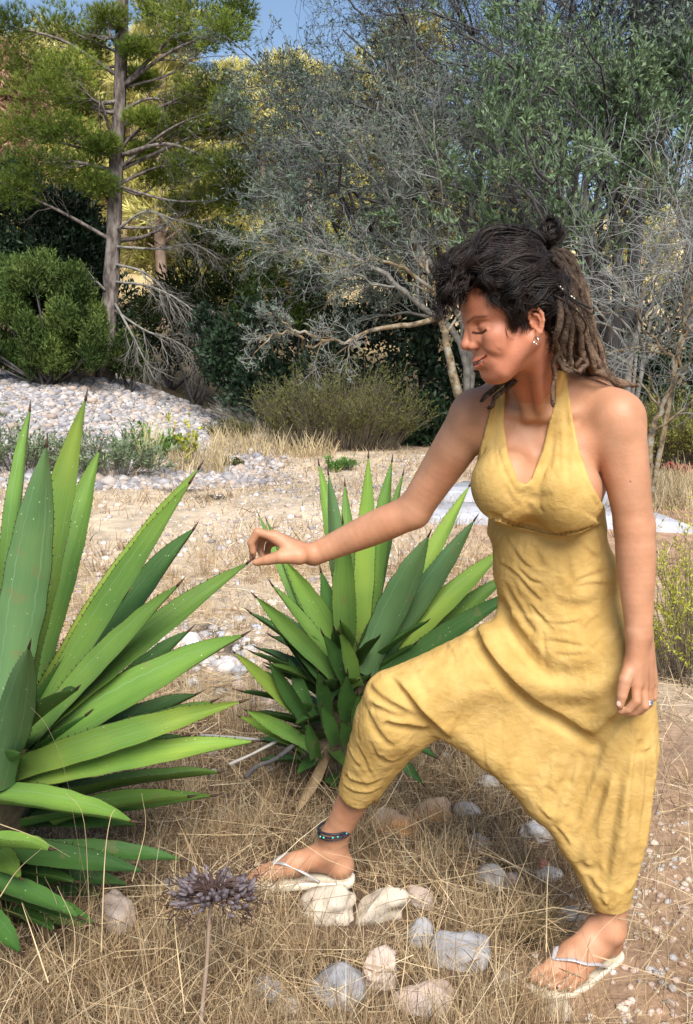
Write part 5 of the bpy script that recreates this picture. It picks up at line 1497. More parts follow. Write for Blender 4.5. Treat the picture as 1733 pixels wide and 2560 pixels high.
# withered leaves hanging round the foot of each agave
AG['w'] = material('withered_leaf', (.12, .075, .04), (.36, .26, .15), scale=9, rough=.85, spec=.1, bump=.004, bscale=60)
g = np.random.default_rng(404)
for par_, cx, cy, Y, n in ((mid, 735, 1740, 2.80, 1), (big, -30, 2060, 2.06, 6)):
    for k in range(n):
        a_ = g.uniform(-2.9, .1)
        b0 = D(cx + g.uniform(-20, 40), cy + g.uniform(-60, 10), Y); L = g.uniform(.16, .32)
        e = b0 + np.array([math.cos(a_) * L, math.sin(a_) * L * .8, 0]); e[2] = max(GZ(e[0], e[1]) + .02, b0[2] - g.uniform(.12, .25))
        agave_leaf(b0, e, b0 - [0, .0, 0], g.uniform(.025, .05), .003, 'w', par_, sag=.18, fold=.7, seed=500 + k, tooth=.003, roll=g.uniform(-1, 1))
# ================================================================ trees, bushes
def rot_about(v, axis, ang):
    c, s = np.cos(ang)[..., None], np.sin(ang)[..., None]
    return v * c + np.cross(axis, v) * s + axis * np.sum(axis * v, -1, keepdims=True) * (1 - c)
def unit(v): return v / (np.linalg.norm(v, axis=-1, keepdims=True) + 1e-9)
def grow(P0, R0, levels, g):
    """levels: (children, length ratio, angle, wobble, up bias, points, radius ratio, start) -> [(P, R), ...]"""
    out = []; Pn, Rn = P0, R0
    for n, ratio, ang, wob, up, M, rr, st in levels:
        N, m = Pn.shape[:2]
        L = np.sum(np.linalg.norm(np.diff(Pn, axis=1), axis=2), 1)
        t = np.repeat(np.arange(N), n); u = (np.tile(np.arange(n), N) + g.uniform(0, 1, N * n)) / n
        u = (st + (1 - st) * u) * (m - 1) * .999; a = u.astype(int); f = (u - a)[:, None]
        b = Pn[t, a] * (1 - f) + Pn[t, a + 1] * f
        T = unit(Pn[t, a + 1] - Pn[t, a])
        ax = unit(np.cross(T, g.normal(0, 1, T.shape)))
        d = rot_about(T, ax, g.normal(ang, ang * .3, len(t)))
        d = unit(d + np.array([0, 0, up]))
        ln = L[t] * ratio * g.uniform(.6, 1.25, len(t)) * (1.15 - .5 * u / (m - 1))
        c = unit(np.cross(d, g.normal(0, 1, d.shape)))
        s = np.linspace(0, 1, M)[None, :, None]
        k = g.normal(0, wob, (len(t), 1, 1))
        Q = b[:, None] + d[:, None] * (ln[:, None, None] * s) + c[:, None] * (k * ln[:, None, None] * s ** 2) + g.normal(0, wob * .12, (len(t), M, 3)) * ln[:, None, None] * s
        r0 = (Rn[t, a] * rr)[:, None] * np.linspace(1, .35, M)[None]
        out.append((Q, r0)); Pn, Rn = Q, r0
    return out
def leaf_cards(C, Dv, L, W, g, tint=None, fold=.25):
    n = len(C); Dv = unit(Dv)
    B = unit(np.cross(Dv, g.normal(0, 1, (n, 3)))); N = np.cross(Dv, B)
    L, W = L[:, None], W[:, None]
    V = np.stack([C, C + Dv * L * .5 + B * W * .5 + N * W * fold * .5, C + Dv * L, C + Dv * L * .5 - B * W * .5 + N * W * fold * .5], 1).reshape(-1, 3)
    F = np.arange(n * 4).reshape(-1, 4)
    return V, F, None if tint is None else np.repeat(tint, 4, 0)
def needles(C, Dv, k, L, W, g, spread=.9, tint=None):
    n = len(C); C = np.repeat(C, k, 0); d = unit(np.repeat(unit(Dv), k, 0) + g.normal(0, spread, (n * k, 3)) * .6)
    B = unit(np.cross(d, g.normal(0, 1, d.shape))); l = (L * g.uniform(.7, 1.2, n * k))[:, None]
    V = np.stack([C + B * W, C - B * W, C + d * l], 1).reshape(-1, 3)
    return V, np.arange(n * k * 3).reshape(-1, 3), None if tint is None else np.repeat(tint, 3 * k, 0)
def in_ellipsoids(cl, n, g, shell=.55):
    """cl: rows of centre(3), radii(3); n points each"""
    d = unit(g.normal(0, 1, (len(cl) * n, 3))); r = g.uniform(shell, 1.0, (len(cl) * n, 1)) ** .8
    c = np.repeat(cl, n, 0)
    return c[:, :3] + d * r * c[:, 3:], d, np.repeat(np.arange(len(cl)), n)
def DC(x, y, Y, rx, ry, rz=None):
    s = 1.10172 / 2426 * Y
    return np.concatenate([D(x, y, Y), [rx * s, (rz if rz else (rx + ry) / 2) * s, ry * s]])
def DP(q, m=12): return resample(np.stack([D(*a) for a in q]), m)
M_PINEBARK = material('pine_bark', (.075, .06, .052), (.23, .195, .175), scale=14, rough=.95, spec=.1, bump=.05, bscale=14, stretch=(1, 1, .35), detail=8)
M_DEADWOOD = material('grey_dead_wood', (.13, .12, .105), (.25, .235, .21), scale=12, rough=.95, spec=.1)
M_TWIG = material('grey_twigs', (.13, .135, .125), (.29, .29, .275), scale=1.2, rough=.95, spec=.1)
M_TWIGD = material('dusky_twigs', (.06, .06, .068), (.15, .15, .155), scale=.8, rough=.95, spec=.1)
M_DARKBARK = material('dark_bark', (.045, .042, .045), (.12, .11, .105), scale=12, rough=.95, spec=.1, bump=.04, bscale=16, stretch=(1, 1, .3))
M_LICHEN = material('lichen_bark', (.07, .06, .052), (.25, .23, .195), scale=16, rough=.95, spec=.1, bump=.01, bscale=50, c3=(.20, .145, .08))
M_NEEDLE = material('pine_needles', (.085, .130, .022), (.20, .245, .042), scale=1.0, rough=.7, spec=.2, attr='tint', trans=.15)
M_JUNI = material('juniper_foliage', (.030, .056, .012), (.078, .110, .024), scale=2.2, rough=.7, spec=.2, attr='tint', trans=.1)
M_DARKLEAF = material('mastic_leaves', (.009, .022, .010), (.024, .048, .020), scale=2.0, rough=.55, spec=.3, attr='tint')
M_OLIVE = material('olive_leaves', (.08, .135, .058), (.17, .24, .12), scale=1.5, rough=.6, spec=.3, attr='tint', trans=.1)
M_GREYLEAF = material('grey_olive_leaves', (.05, .078, .048), (.135, .175, .125), scale=1.5, rough=.65, spec=.25, attr='tint')
M_YPINE = material('sun_painted_pine_needles', (.36, .33, .085), (.68, .61, .23), scale=.5, rough=.7, spec=.2, attr='tint', trans=.15)  # pale yellow base stands in for sunlight on the far pines
M_BROOM = material('broom_sprigs', (.13, .14, .03), (.24, .24, .05), scale=3, rough=.7, spec=.2, attr='tint')
M_TANTRUNK = material('tan_bark', (.36, .24, .17), (.50, .36, .27), scale=6, rough=.95, spec=.1)
def tubes_obj(name, PR, sides, mat_, parent, kind=None):
    v, f = merge([tubes(p, r, sides) for p, r in PR])
    return obj(name, mesh_np(name, v, f, mats=[mat_]), parent, kind=kind)
def tree_thing(name, base, label, cat, group=None): return thing(name, (base[0], base[1], GZ(base[0], base[1])), label, cat, group)

# ---- the tall pine on the bank
g = np.random.default_rng(501)
tr = DP([(236, 812, 16), (246, 720, 16), (255, 600, 16), (262, 430, 16), (271, 250, 16), (275, 100, 16), (278, -60, 16), (280, -230, 16)], 40)
pine = tree_thing('pine_tree', tr[0], 'tall pine with a bare grey trunk standing on the stony bank', 'pine tree', 'pines on the bank')
tr[0, 2] = GZ(tr[0, 0], tr[0, 1]) - .1
v, f = tubes(tr[None], np.interp(np.linspace(0, 1, 40), [0, .05, .3, 1], [.18, .142, .12, .085])[None], 14)
v = v + fbm(v * np.array([1, 1, .4]), 14, 2, 3)[:, None] * .012
obj('trunk', mesh_np('trunk', v, f, mats=[M_PINEBARK]), pine)
CL = [(440, 30, 15.6, 110, 50), (500, 70, 15.2, 70, 45), (360, 20, 16.4, 70, 50), (540, 20, 15.5, 45, 60), (420, 95, 16, 80, 30), (470, 195, 15.6, 75, 42), (520, 240, 15.4, 50, 40), (420, 240, 16.3, 70, 35),
      (390, 300, 16.5, 60, 30), (480, 290, 15.8, 70, 34), (440, 375, 15.6, 80, 36), (520, 385, 15.2, 70, 45), (370, 400, 16.4, 60, 30), (540, 450, 15.6, 50, 45), (480, 440, 16.2, 70, 36), (420, 470, 16.6, 60, 30),
      (130, 60, 16.2, 90, 55), (60, 150, 15.8, 80, 50), (160, 160, 15.6, 80, 45), (100, 210, 15.4, 90, 45), (190, 235, 16.0, 55, 40), (50, 290, 15.6, 80, 45), (150, 300, 15.6, 80, 40), (90, 370, 15.4, 90, 45), (180, 385, 15.8, 60, 40), (30, 430, 15.6, 70, 45), (210, 100, 16.3, 60, 40), (20, 60, 15.8, 60, 60), (310, 110, 15.7, 45, 24), (330, 270, 15.8, 50, 24), (230, 330, 15.7, 45, 28), (320, 180, 16.4, 45, 26), (245, 40, 15.7, 50, 30), (330, 345, 16.2, 45, 24), (225, 420, 15.7, 50, 30)]
cl = np.stack([DC(*q) for q in CL])
limbs = []
for c in cl:
    k = np.argmin(np.abs(tr[:, 2] - (c[2] - g.uniform(-.25, .75) * abs(c[0] - tr[20, 0]))))
    a = tr[k]; m = (a + c[:3]) / 2 + np.array([0, g.normal(0, .15), g.normal(.05, .16)])
    limbs.append(resample(np.stack([a, m, c[:3]]), 12))
limbs = np.stack(limbs); lr = np.linspace(.042, .012, 12)[None] * g.uniform(.5, 1.1, (len(limbs), 1))
for q in range(len(limbs)): obj('branch', mesh_np('branch', *tubes(limbs[q:q + 1], lr[q:q + 1], 5), mats=[M_PINEBARK]), pine)
tw = grow(limbs, lr, [(9, .42, .7, .25, .12, 6, .4, .35), (5, .5, .6, .3, .15, 4, .5, .3)], g)
tubes_obj('twigs', tw, 3, M_PINEBARK, pine, 'stuff')
Pn, dn_, ci = in_ellipsoids(cl, 420, g, .15)
tt = np.repeat((g.uniform(.65, 1.35, len(cl))), 420)[:, None] * g.uniform(.75, 1.25, (len(Pn), 1)) * np.array([1, 1, .9])
v, f, t_ = needles(Pn, dn_ + np.array([0, 0, .9]), 9, .105, .0052, g, .8, tt)
obj('crown', mesh_np('crown', v, f, smooth=False, mats=[M_NEEDLE], attrs={'tint': t_}), pine, kind='stuff')
# dead lower limbs with hanging grey twigs
dead = [[(262, 705, 15.9), (330, 750, 15.6), (400, 775, 15.4), (470, 820, 15.2)], [(264, 640, 15.9), (340, 650, 15.7), (420, 690, 15.5), (490, 760, 15.3)], [(266, 560, 15.9), (360, 565, 15.8), (440, 555, 15.6), (500, 590, 15.5)],
        [(262, 690, 15.9), (300, 760, 15.5), (330, 820, 15.3), (350, 860, 15.2)], [(268, 520, 15.9), (330, 480, 15.7), (400, 500, 15.5), (470, 520, 15.4)], [(240, 660, 15.9), (215, 640, 15.8), (205, 690, 15.8), (200, 720, 15.8)], [(264, 600, 15.9), (330, 620, 15.9), (390, 680, 15.9), (440, 760, 15.8)]]
dl = np.stack([DP(q, 14) for q in dead]); dr = np.linspace(.024, .007, 14)[None].repeat(len(dl), 0)
for q in range(len(dl)): obj('dead_branch', mesh_np('dead_branch', *tubes(dl[q:q + 1], dr[q:q + 1], 5), mats=[M_DEADWOOD]), pine)
tw = grow(dl, dr, [(12, .38, .6, .3, -.45, 7, .5, .2), (7, .5, .5, .4, -.3, 5, .6, .2), (4, .6, .5, .4, -.3, 4, .7, .2)], g)
tubes_obj('dead_twigs', tw, 3, M_DEADWOOD, pine, 'stuff')

# ---- conifer bushes: sprays of scale leaves around several leaders
def bush(name, label, cat, clumps, base, mat_, n, L, W, seed, up=.5, stems=6, bark=M_DARKBARK, shell=.35, sprig=True, group=None, tvar=(.6, 1.3)):
    g = np.random.default_rng(seed); cl = np.stack([DC(*q) for q in clumps]); b = D(*base)
    root = tree_thing(name, b, label, cat, group); b = np.array(root.location)
    lim = np.stack([resample(np.stack([b + g.normal(0, .06, 3) * [1, 1, 0] - [0, 0, .05], (b + c[:3]) / 2 + g.normal(0, .08, 3), c[:3]]), 10) for c in cl])
    tubes_obj('stem', [(lim, np.linspace(.035, .008, 10)[None].repeat(len(lim), 0))], 5, bark, root)
    Pn, dv, ci = in_ellipsoids(cl, n, g, shell)
    low = Pn[:, 2] < ground_z(Pn[:, 0], Pn[:, 1]) + .02
    Pn, dv, ci = Pn[~low], dv[~low], ci[~low]
    tt = g.uniform(*tvar, len(cl))[ci][:, None] * g.uniform(.7, 1.3, (len(Pn), 1)) * np.ones(3)
    if sprig:            # each point a little plume of leaves along an axis
        k = 5; ax = unit(dv + np.array([0, 0, up]) + g.normal(0, .35, dv.shape))
        s = np.tile(np.arange(k) / k, len(Pn))[:, None]
        C = np.repeat(Pn, k, 0) + np.repeat(ax, k, 0) * s * L * 1.8
        v, f, t_ = leaf_cards(C, np.repeat(ax, k, 0) + g.normal(0, .45, C.shape), np.full(len(C), L) * g.uniform(.6, 1.2, len(C)), np.full(len(C), W), g, np.repeat(tt, k, 0))
    else:
        v, f, t_ = leaf_cards(Pn, dv + np.array([0, 0, up]) + g.normal(0, .7, dv.shape), L * g.uniform(.6, 1.25, len(Pn)), W * g.uniform(.7, 1.2, len(Pn)), g, tt)
    obj('foliage', mesh_np('foliage', v, f, smooth=False, mats=[mat_], attrs={'tint': t_}), root, kind='stuff')
    return root
_g = np.random.default_rng(6011)
JUN = []
for _k in range(62):
    _x = _g.uniform(-40, 222); _top = np.interp(_x, [-40, 40, 95, 150, 200, 225], [600, 570, 545, 590, 650, 740]); _y = _g.uniform(_top + 25, 815) if _k < 44 else _g.uniform(785, 835)
    JUN.append((_x, _y, 15 + _g.uniform(-.5, .3), _g.uniform(16, 34), _g.uniform(28, 58)))
bush('juniper_bush', 'broad green juniper bush on the bank left of the pine trunk', 'bush', JUN, (110, 830, 15), M_JUNI, 330, .075, .022, 601, up=1.8, shell=.1, tvar=(.45, 1.5))
bush('juniper_bush', 'small juniper bush at the foot of the pine on its right', 'bush', [(288, 800, 15.7, 30, 42), (275, 820, 15.6, 22, 25), (305, 825, 15.6, 24, 24)], (288, 840, 15.7), M_JUNI, 420, .07, .025, 602, up=.9)
bush('cypress_tree', 'dark dense conifer standing behind the juniper bush', 'tree', [(60, 520, 18.5, 90, 80), (140, 500, 18.7, 80, 70), (20, 430, 18.5, 70, 60), (190, 560, 18.6, 50, 70), (110, 600, 18.4, 90, 80), (200, 640, 18.4, 40, 90), (20, 620, 18.4, 60, 90)], (100, 800, 18.5), M_DARKLEAF, 700, .12, .045, 603, up=.7)
bush('pine_tree', 'dark shaded pine half hidden behind the tall pine', 'pine tree', [(480, 560, 19, 60, 40), (540, 620, 18.8, 60, 70), (430, 670, 18.8, 70, 60), (520, 700, 18.6, 70, 70), (380, 700, 19, 60, 50)], (440, 800, 19), M_JUNI, 260, .14, .040, 604, up=.6, tvar=(.35, .8))  # shade on this pine is put in by a darker foliage tint
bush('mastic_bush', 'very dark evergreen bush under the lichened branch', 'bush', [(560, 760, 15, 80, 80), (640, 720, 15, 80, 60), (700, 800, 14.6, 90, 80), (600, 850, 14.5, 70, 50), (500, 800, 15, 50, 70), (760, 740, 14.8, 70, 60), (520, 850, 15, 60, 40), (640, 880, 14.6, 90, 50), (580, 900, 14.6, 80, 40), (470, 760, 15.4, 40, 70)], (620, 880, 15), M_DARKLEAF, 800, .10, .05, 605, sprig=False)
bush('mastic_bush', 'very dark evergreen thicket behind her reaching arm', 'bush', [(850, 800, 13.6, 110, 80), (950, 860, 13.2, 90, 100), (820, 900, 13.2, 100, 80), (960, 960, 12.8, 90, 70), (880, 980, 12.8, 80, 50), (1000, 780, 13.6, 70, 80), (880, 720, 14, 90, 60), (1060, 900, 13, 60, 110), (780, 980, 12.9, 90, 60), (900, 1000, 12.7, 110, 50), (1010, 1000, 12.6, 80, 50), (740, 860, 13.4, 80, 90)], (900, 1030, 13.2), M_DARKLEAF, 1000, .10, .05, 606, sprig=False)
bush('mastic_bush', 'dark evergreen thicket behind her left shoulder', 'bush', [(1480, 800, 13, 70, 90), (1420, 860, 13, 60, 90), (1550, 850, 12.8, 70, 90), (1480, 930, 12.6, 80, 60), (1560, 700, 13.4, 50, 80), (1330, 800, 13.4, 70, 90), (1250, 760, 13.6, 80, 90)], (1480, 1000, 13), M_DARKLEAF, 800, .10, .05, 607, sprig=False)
bush('juniper_bush', 'young bright green juniper poking up in the middle of the thicket', 'bush', [(698, 680, 14, 28, 50), (690, 720, 14, 34, 40), (705, 640, 14, 14, 30)], (698, 780, 14), M_JUNI, 420, .07, .025, 608, up=1.1, tvar=(.8, 1.3))
bush('mastic_bush', 'dim green understorey seen through the dead pine branches', 'bush', [(300, 760, 20, 60, 60), (380, 740, 20, 70, 70), (450, 790, 19.5, 70, 60), (340, 810, 19.5, 70, 50), (520, 800, 19, 60, 60), (270, 680, 20.5, 50, 60), (420, 690, 20.5, 60, 50)], (380, 850, 19.8), M_DARKLEAF, 520, .13, .06, 6101, sprig=False, tvar=(.8, 1.8))
bush('oak_bush', 'yellow green bush between the pine and the dark thicket', 'bush', [(590, 660, 16, 45, 50), (630, 620, 16, 40, 40), (560, 700, 16, 40, 40)], (590, 780, 16), M_JUNI, 320, .09, .05, 609, sprig=False, tvar=(.9, 1.4))

# ---- wild olives: bare grey tangles with sparse leaves
def tangle(name, label, cat, limbs, base, r0, seed, levels, bark, twig, leafmat=None, nleaf=0, L=.05, W=.012, leafdir=.4, group=None, trunk_r=None):
    g = np.random.default_rng(seed); root = tree_thing(name, D(*base), label, cat, group); b = np.array(root.location)
    lim = []
    for q in limbs:
        p = np.stack([D(*a) for a in q]); 
        if trunk_r is None: p = np.vstack([b[None] - [0, 0, .1], p])
        lim.append(resample(p, 16))
    lim = np.stack(lim); lr = np.linspace(1, .3, 16)[None] * np.asarray(r0)[:len(lim), None] if np.ndim(r0) else np.linspace(r0, r0 * .3, 16)[None].repeat(len(lim), 0)
    lim = lim + g.normal(0, .02, lim.shape) * np.linspace(0, 1, 16)[None, :, None]
    for q in range(len(lim)): obj('trunk' if q == 0 else 'branch', mesh_np('trunk', *tubes(lim[q:q + 1], lr[q:q + 1], 7), mats=[bark]), root)
    lv = grow(lim, lr, levels, g)
    big_, fine = lv[:1], lv[1:]
    tubes_obj('branches', big_, 4, bark, root, 'stuff')
    if fine: tubes_obj('twigs', [(p, np.maximum(r * .8, .0024)) for p, r in fine], 3, twig, root, 'stuff')
    if leafmat is not None:
        Q = lv[-1][0]; n = len(Q); i = g.integers(0, n, nleaf); u = g.uniform(.2, 1, nleaf) * (Q.shape[1] - 1) * .999; a = u.astype(int); fr = (u - a)[:, None]
        C = Q[i, a] * (1 - fr) + Q[i, a + 1] * fr; T = unit(Q[i, a + 1] - Q[i, a])
        tt = g.uniform(.65, 1.35, (nleaf, 1)) * np.ones(3)
        v, f, t_ = leaf_cards(C, T * leafdir + g.normal(0, .6, C.shape) + np.array([0, 0, .35]), L * g.uniform(.6, 1.3, nleaf), W * g.uniform(.7, 1.3, nleaf), g, tt)
        obj('crown', mesh_np('crown', v, f, smooth=False, mats=[leafmat], attrs={'tint': t_}), root, kind='stuff')
    return root
LV = [(9, .50, .75, .3, .10, 9, .55, .25), (7, .45, .7, .4, .05, 7, .55, .15), (6, .5, .7, .5, .0, 5, .6, .15), (4, .55, .7, .5, .0, 4, .7, .2)]
tangle('wild_olive_tree', 'grey bare-twigged wild olive tree filling the middle of the wood', 'tree', [[(960, 700, 14.0), (910, 520, 14.2), (840, 370, 14.4), (780, 260, 14.5)], [(940, 700, 14.0), (840, 560, 13.8), (760, 430, 13.8), (690, 320, 14)], [(980, 690, 14.1), (960, 480, 14.2), (930, 300, 14.3), (880, 130, 14.5)], [(930, 700, 13.9), (840, 620, 13.6), (760, 560, 13.6), (690, 520, 13.6)], [(990, 690, 14), (1050, 520, 14), (1090, 380, 14), (1100, 250, 14.2)]],
       (980, 900, 14), .075, 701, LV, M_DARKBARK, M_TWIGD, M_GREYLEAF, 26000, .070, .020)
tangle('wild_olive_tree', 'grey leafless wild olive whose twigs arch beside her hair', 'tree', [[(1060, 780, 12.2), (1000, 640, 12.2), (930, 520, 12.2), (870, 420, 12.2)], [(1070, 780, 12.2), (1080, 600, 12.3), (1060, 450, 12.3), (1000, 330, 12.4)], [(1050, 790, 12.1), (940, 680, 12), (840, 600, 12), (740, 560, 12)], [(1080, 780, 12.2), (1150, 620, 12.2), (1200, 500, 12.3), (1190, 380, 12.4)]],
       (1060, 960, 12.2), .055, 702, LV, M_DEADWOOD, M_TWIG, M_GREYLEAF, 15000, .055, .016)
tangle('tall_bare_tree', 'tall dark-limbed tree with fine twigs against the blue sky', 'tree', [[(1250, 500, 16), (1180, 300, 16), (1100, 130, 16), (1000, -40, 16)], [(1270, 500, 16), (1260, 280, 16.2), (1230, 80, 16.3), (1210, -100, 16.4)], [(1240, 500, 16), (1120, 340, 15.8), (1010, 200, 15.8), (930, 60, 15.8)], [(1230, 520, 16), (1060, 420, 15.6), (950, 340, 15.6), (850, 230, 15.6)], [(1290, 500, 16), (1330, 260, 16), (1350, 90, 16), (1340, -80, 16)]],
       (1260, 1000, 16), .085, 703, LV, M_DARKBARK, M_DARKBARK, M_GREYLEAF, 9000, .075, .02)
tangle('tall_dark_tree', 'dark tall tree leaning out of the upper right corner', 'tree', [[(1440, 560, 14.5), (1445, 400, 14.5), (1440, 260, 14.5), (1430, 100, 14.5), (1500, -60, 14.5)], [(1445, 420, 14.5), (1470, 260, 14.6), (1490, 100, 14.7), (1560, -40, 14.8)], [(1440, 400, 14.5), (1380, 290, 14.3), (1300, 200, 14.2), (1240, 100, 14.2)], [(1450, 330, 14.5), (1540, 200, 14.6), (1600, 80, 14.8), (1650, -40, 15)]],
       (1430, 980, 14.5), .10, 704, LV, M_DARKBARK, M_DARKBARK, M_GREYLEAF, 9000, .075, .022)
tangle('wild_olive_tree', 'grey twiggy tree at the right picture edge', 'tree', [[(1560, 600, 13), (1580, 400, 13.2), (1570, 250, 13.3), (1540, 120, 13.4)], [(1580, 600, 13), (1520, 440, 13.1), (1500, 330, 13.1), (1480, 220, 13.2)], [(1590, 600, 13), (1620, 380, 13.2), (1640, 220, 13.3), (1640, 80, 13.4)]],
       (1580, 980, 13), .07, 705, LV, M_DARKBARK, M_TWIGD, M_GREYLEAF, 20000, .075, .024)
# ---- the leafy olive behind her head
LVO = [(8, .55, .7, .3, .25, 9, .55, .25), (8, .45, .65, .3, .25, 6, .55, .2), (7, .5, .6, .3, .25, 5, .6, .2)]
tangle('olive_tree', 'leafy green olive tree rising behind her head', 'olive tree', [[(1385, 860, 11.6), (1375, 720, 11.6), (1350, 560, 11.6), (1300, 420, 11.6), (1260, 330, 11.5)], [(1400, 850, 11.6), (1400, 700, 11.6), (1400, 540, 11.6), (1390, 400, 11.6), (1370, 290, 11.6)], [(1370, 850, 11.6), (1320, 700, 11.5), (1240, 580, 11.4), (1190, 490, 11.4), (1150, 430, 11.4)], [(1410, 840, 11.6), (1430, 680, 11.6), (1450, 520, 11.6), (1455, 420, 11.6), (1460, 330, 11.6)], [(1390, 800, 11.5), (1350, 660, 11.2), (1320, 540, 11.1), (1330, 460, 11.1), (1330, 380, 11.1)]],
       (1385, 1010, 11.6), .10, 706, LVO, M_DARKBARK, M_TWIGD, M_OLIVE, 36000, .075, .020, 1.1)
# ---- the lichened branch in front of the dark thicket
LVL = [(8, .30, .8, .4, .1, 7, .5, .45), (6, .5, .8, .4, .1, 5, .6, .2), (4, .5, .8, .4, .1, 4, .8, .2)]
tangle('lichened_tree', 'pale lichened tree with one long branch reaching left', 'tree', [[(1042, 900, 8.2), (1020, 820, 8.2), (1005, 740, 8.2), (985, 660, 8.2), (960, 560, 8.3)], [(1000, 720, 8.2), (930, 738, 8.1), (860, 742, 8.0), (800, 770, 8.0), (745, 778, 7.9), (690, 790, 7.9)], [(745, 778, 7.9), (690, 755, 7.9), (640, 760, 7.85), (580, 790, 7.8)], [(690, 770, 7.9), (640, 730, 7.9), (610, 710, 7.9)], [(1005, 740, 8.2), (1030, 700, 8.3), (1060, 640, 8.3)], [(985, 660, 8.2), (900, 600, 8.1), (840, 590, 8.0), (790, 620, 8.0)]],
       (1050, 1000, 8.2), np.array([.042, .024, .016, .012, .018, .018]), 707, LVL, M_LICHEN, M_TWIG, M_GREYLEAF, 900, .03, .018, trunk_r=1)
# ---- saplings on the right
LVS = [(9, .5, .8, .4, .1, 7, .55, .3), (7, .5, .8, .5, .0, 5, .6, .2), (5, .55, .8, .5, .0, 4, .7, .2)]
tangle('sapling', 'thin leaning sapling with a yellowish lichened trunk right of her arm', 'tree', [[(1478, 1000, 8.0), (1500, 930, 8.0), (1530, 850, 8.0), (1545, 760, 8.0)], [(1530, 850, 8.0), (1500, 790, 7.9), (1460, 740, 7.9), (1430, 700, 7.9)], [(1540, 790, 8.0), (1560, 720, 8.0), (1570, 660, 8.0), (1560, 600, 8)], [(1540, 800, 8.0), (1590, 730, 8.0), (1620, 690, 8), (1640, 650, 8)]],
       (1470, 1062, 8.0), np.array([.035, .018, .018, .018]), 708, LVS, M_LICHEN, M_TWIG, M_GREYLEAF, 900, .04, .018)
tangle('sapling', 'pale grey sapling stems just behind her left shoulder', 'tree', [[(1425, 860, 10), (1440, 780, 10), (1455, 700, 10), (1465, 640, 10)], [(1450, 880, 10), (1462, 800, 10), (1480, 720, 10), (1510, 650, 10)], [(1455, 700, 10), (1480, 640, 10), (1530, 600, 10), (1570, 590, 10)]],
       (1420, 1010, 10), np.array([.045, .03, .02]), 709, LVS, M_DEADWOOD, M_TWIG, M_GREYLEAF, 600, .04, .018)

# ---- pines on the hill behind, sunlight put into their yellow colour
protos = []
def hill_pine(seed, label):
    g = np.random.default_rng(seed); root = thing('pine_tree', (0, 0, 0), label, 'pine tree', 'sunlit pines on the far hillside')
    h = 6.5; tk = resample(np.stack([[0, 0, -.4], [.1, 0, h * .4], [.0, .1, h * .8], [0, 0, h]]), 12)
    v, f = tubes(tk[None], np.linspace(.16, .04, 12)[None], 6); obj('trunk', mesh_np('trunk', v, f, mats=[M_TANTRUNK]), root)
    cl = []
    for k in range(16):
        z = h * g.uniform(.28, 1.05); a = g.uniform(0, 6.28); r = 1.7 * (1.15 - z / h) + .3
        cl.append([math.cos(a) * r * g.uniform(.4, 1), math.sin(a) * r * g.uniform(.4, 1), z, .75, .75, .42])
    cl = np.array(cl)
    lim = np.stack([resample(np.stack([[0, 0, c[2] - .5], [c[0] * .5, c[1] * .5, c[2] - .15], c[:3]]), 6) for c in cl])
    tubes_obj('branches', [(lim, np.linspace(.04, .012, 6)[None].repeat(len(lim), 0))], 4, M_TANTRUNK, root, 'stuff')
    Pn, dv, ci = in_ellipsoids(cl, 85, g, .3)
    tt = g.uniform(.7, 1.25, len(cl))[ci][:, None] * g.uniform(.75, 1.25, (len(Pn), 1)) * np.ones(3)
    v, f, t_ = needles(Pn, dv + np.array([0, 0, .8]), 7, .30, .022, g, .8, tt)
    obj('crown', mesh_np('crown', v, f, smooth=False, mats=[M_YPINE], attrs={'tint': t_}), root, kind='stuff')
    return root
def copy_tree(o, label=None):
    c = o.copy(); COL.objects.link(c)
    for ch in o.children:
        d = ch.copy(); COL.objects.link(d); d.parent = c; d.matrix_parent_inverse = Matrix()
    if label: c['label'] = label
    return c
hp_lab = 'pine coloured sunlit yellow green on the far hillside behind the wood'
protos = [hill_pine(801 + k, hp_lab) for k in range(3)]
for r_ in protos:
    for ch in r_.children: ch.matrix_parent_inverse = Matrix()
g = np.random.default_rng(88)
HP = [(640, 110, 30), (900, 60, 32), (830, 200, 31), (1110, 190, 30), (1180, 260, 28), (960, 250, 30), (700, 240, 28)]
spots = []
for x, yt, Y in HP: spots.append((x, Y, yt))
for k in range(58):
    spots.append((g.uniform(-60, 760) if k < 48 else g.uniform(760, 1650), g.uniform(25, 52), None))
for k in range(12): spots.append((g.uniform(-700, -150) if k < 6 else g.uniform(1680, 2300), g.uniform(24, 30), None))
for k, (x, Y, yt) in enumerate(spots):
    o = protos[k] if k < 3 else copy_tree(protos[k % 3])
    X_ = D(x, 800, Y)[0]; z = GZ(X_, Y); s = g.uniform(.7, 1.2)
    if yt is not None: o['label'] = 'tall pine coloured sunlit yellow whose top shows against the sky above the grey olives'
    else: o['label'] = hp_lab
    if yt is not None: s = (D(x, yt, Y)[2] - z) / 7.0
    o.location = (X_, Y, z); o.scale = (s * g.uniform(.85, 1.1),) * 2 + (s,); o.rotation_euler = (0, 0, g.uniform(0, 6.28))
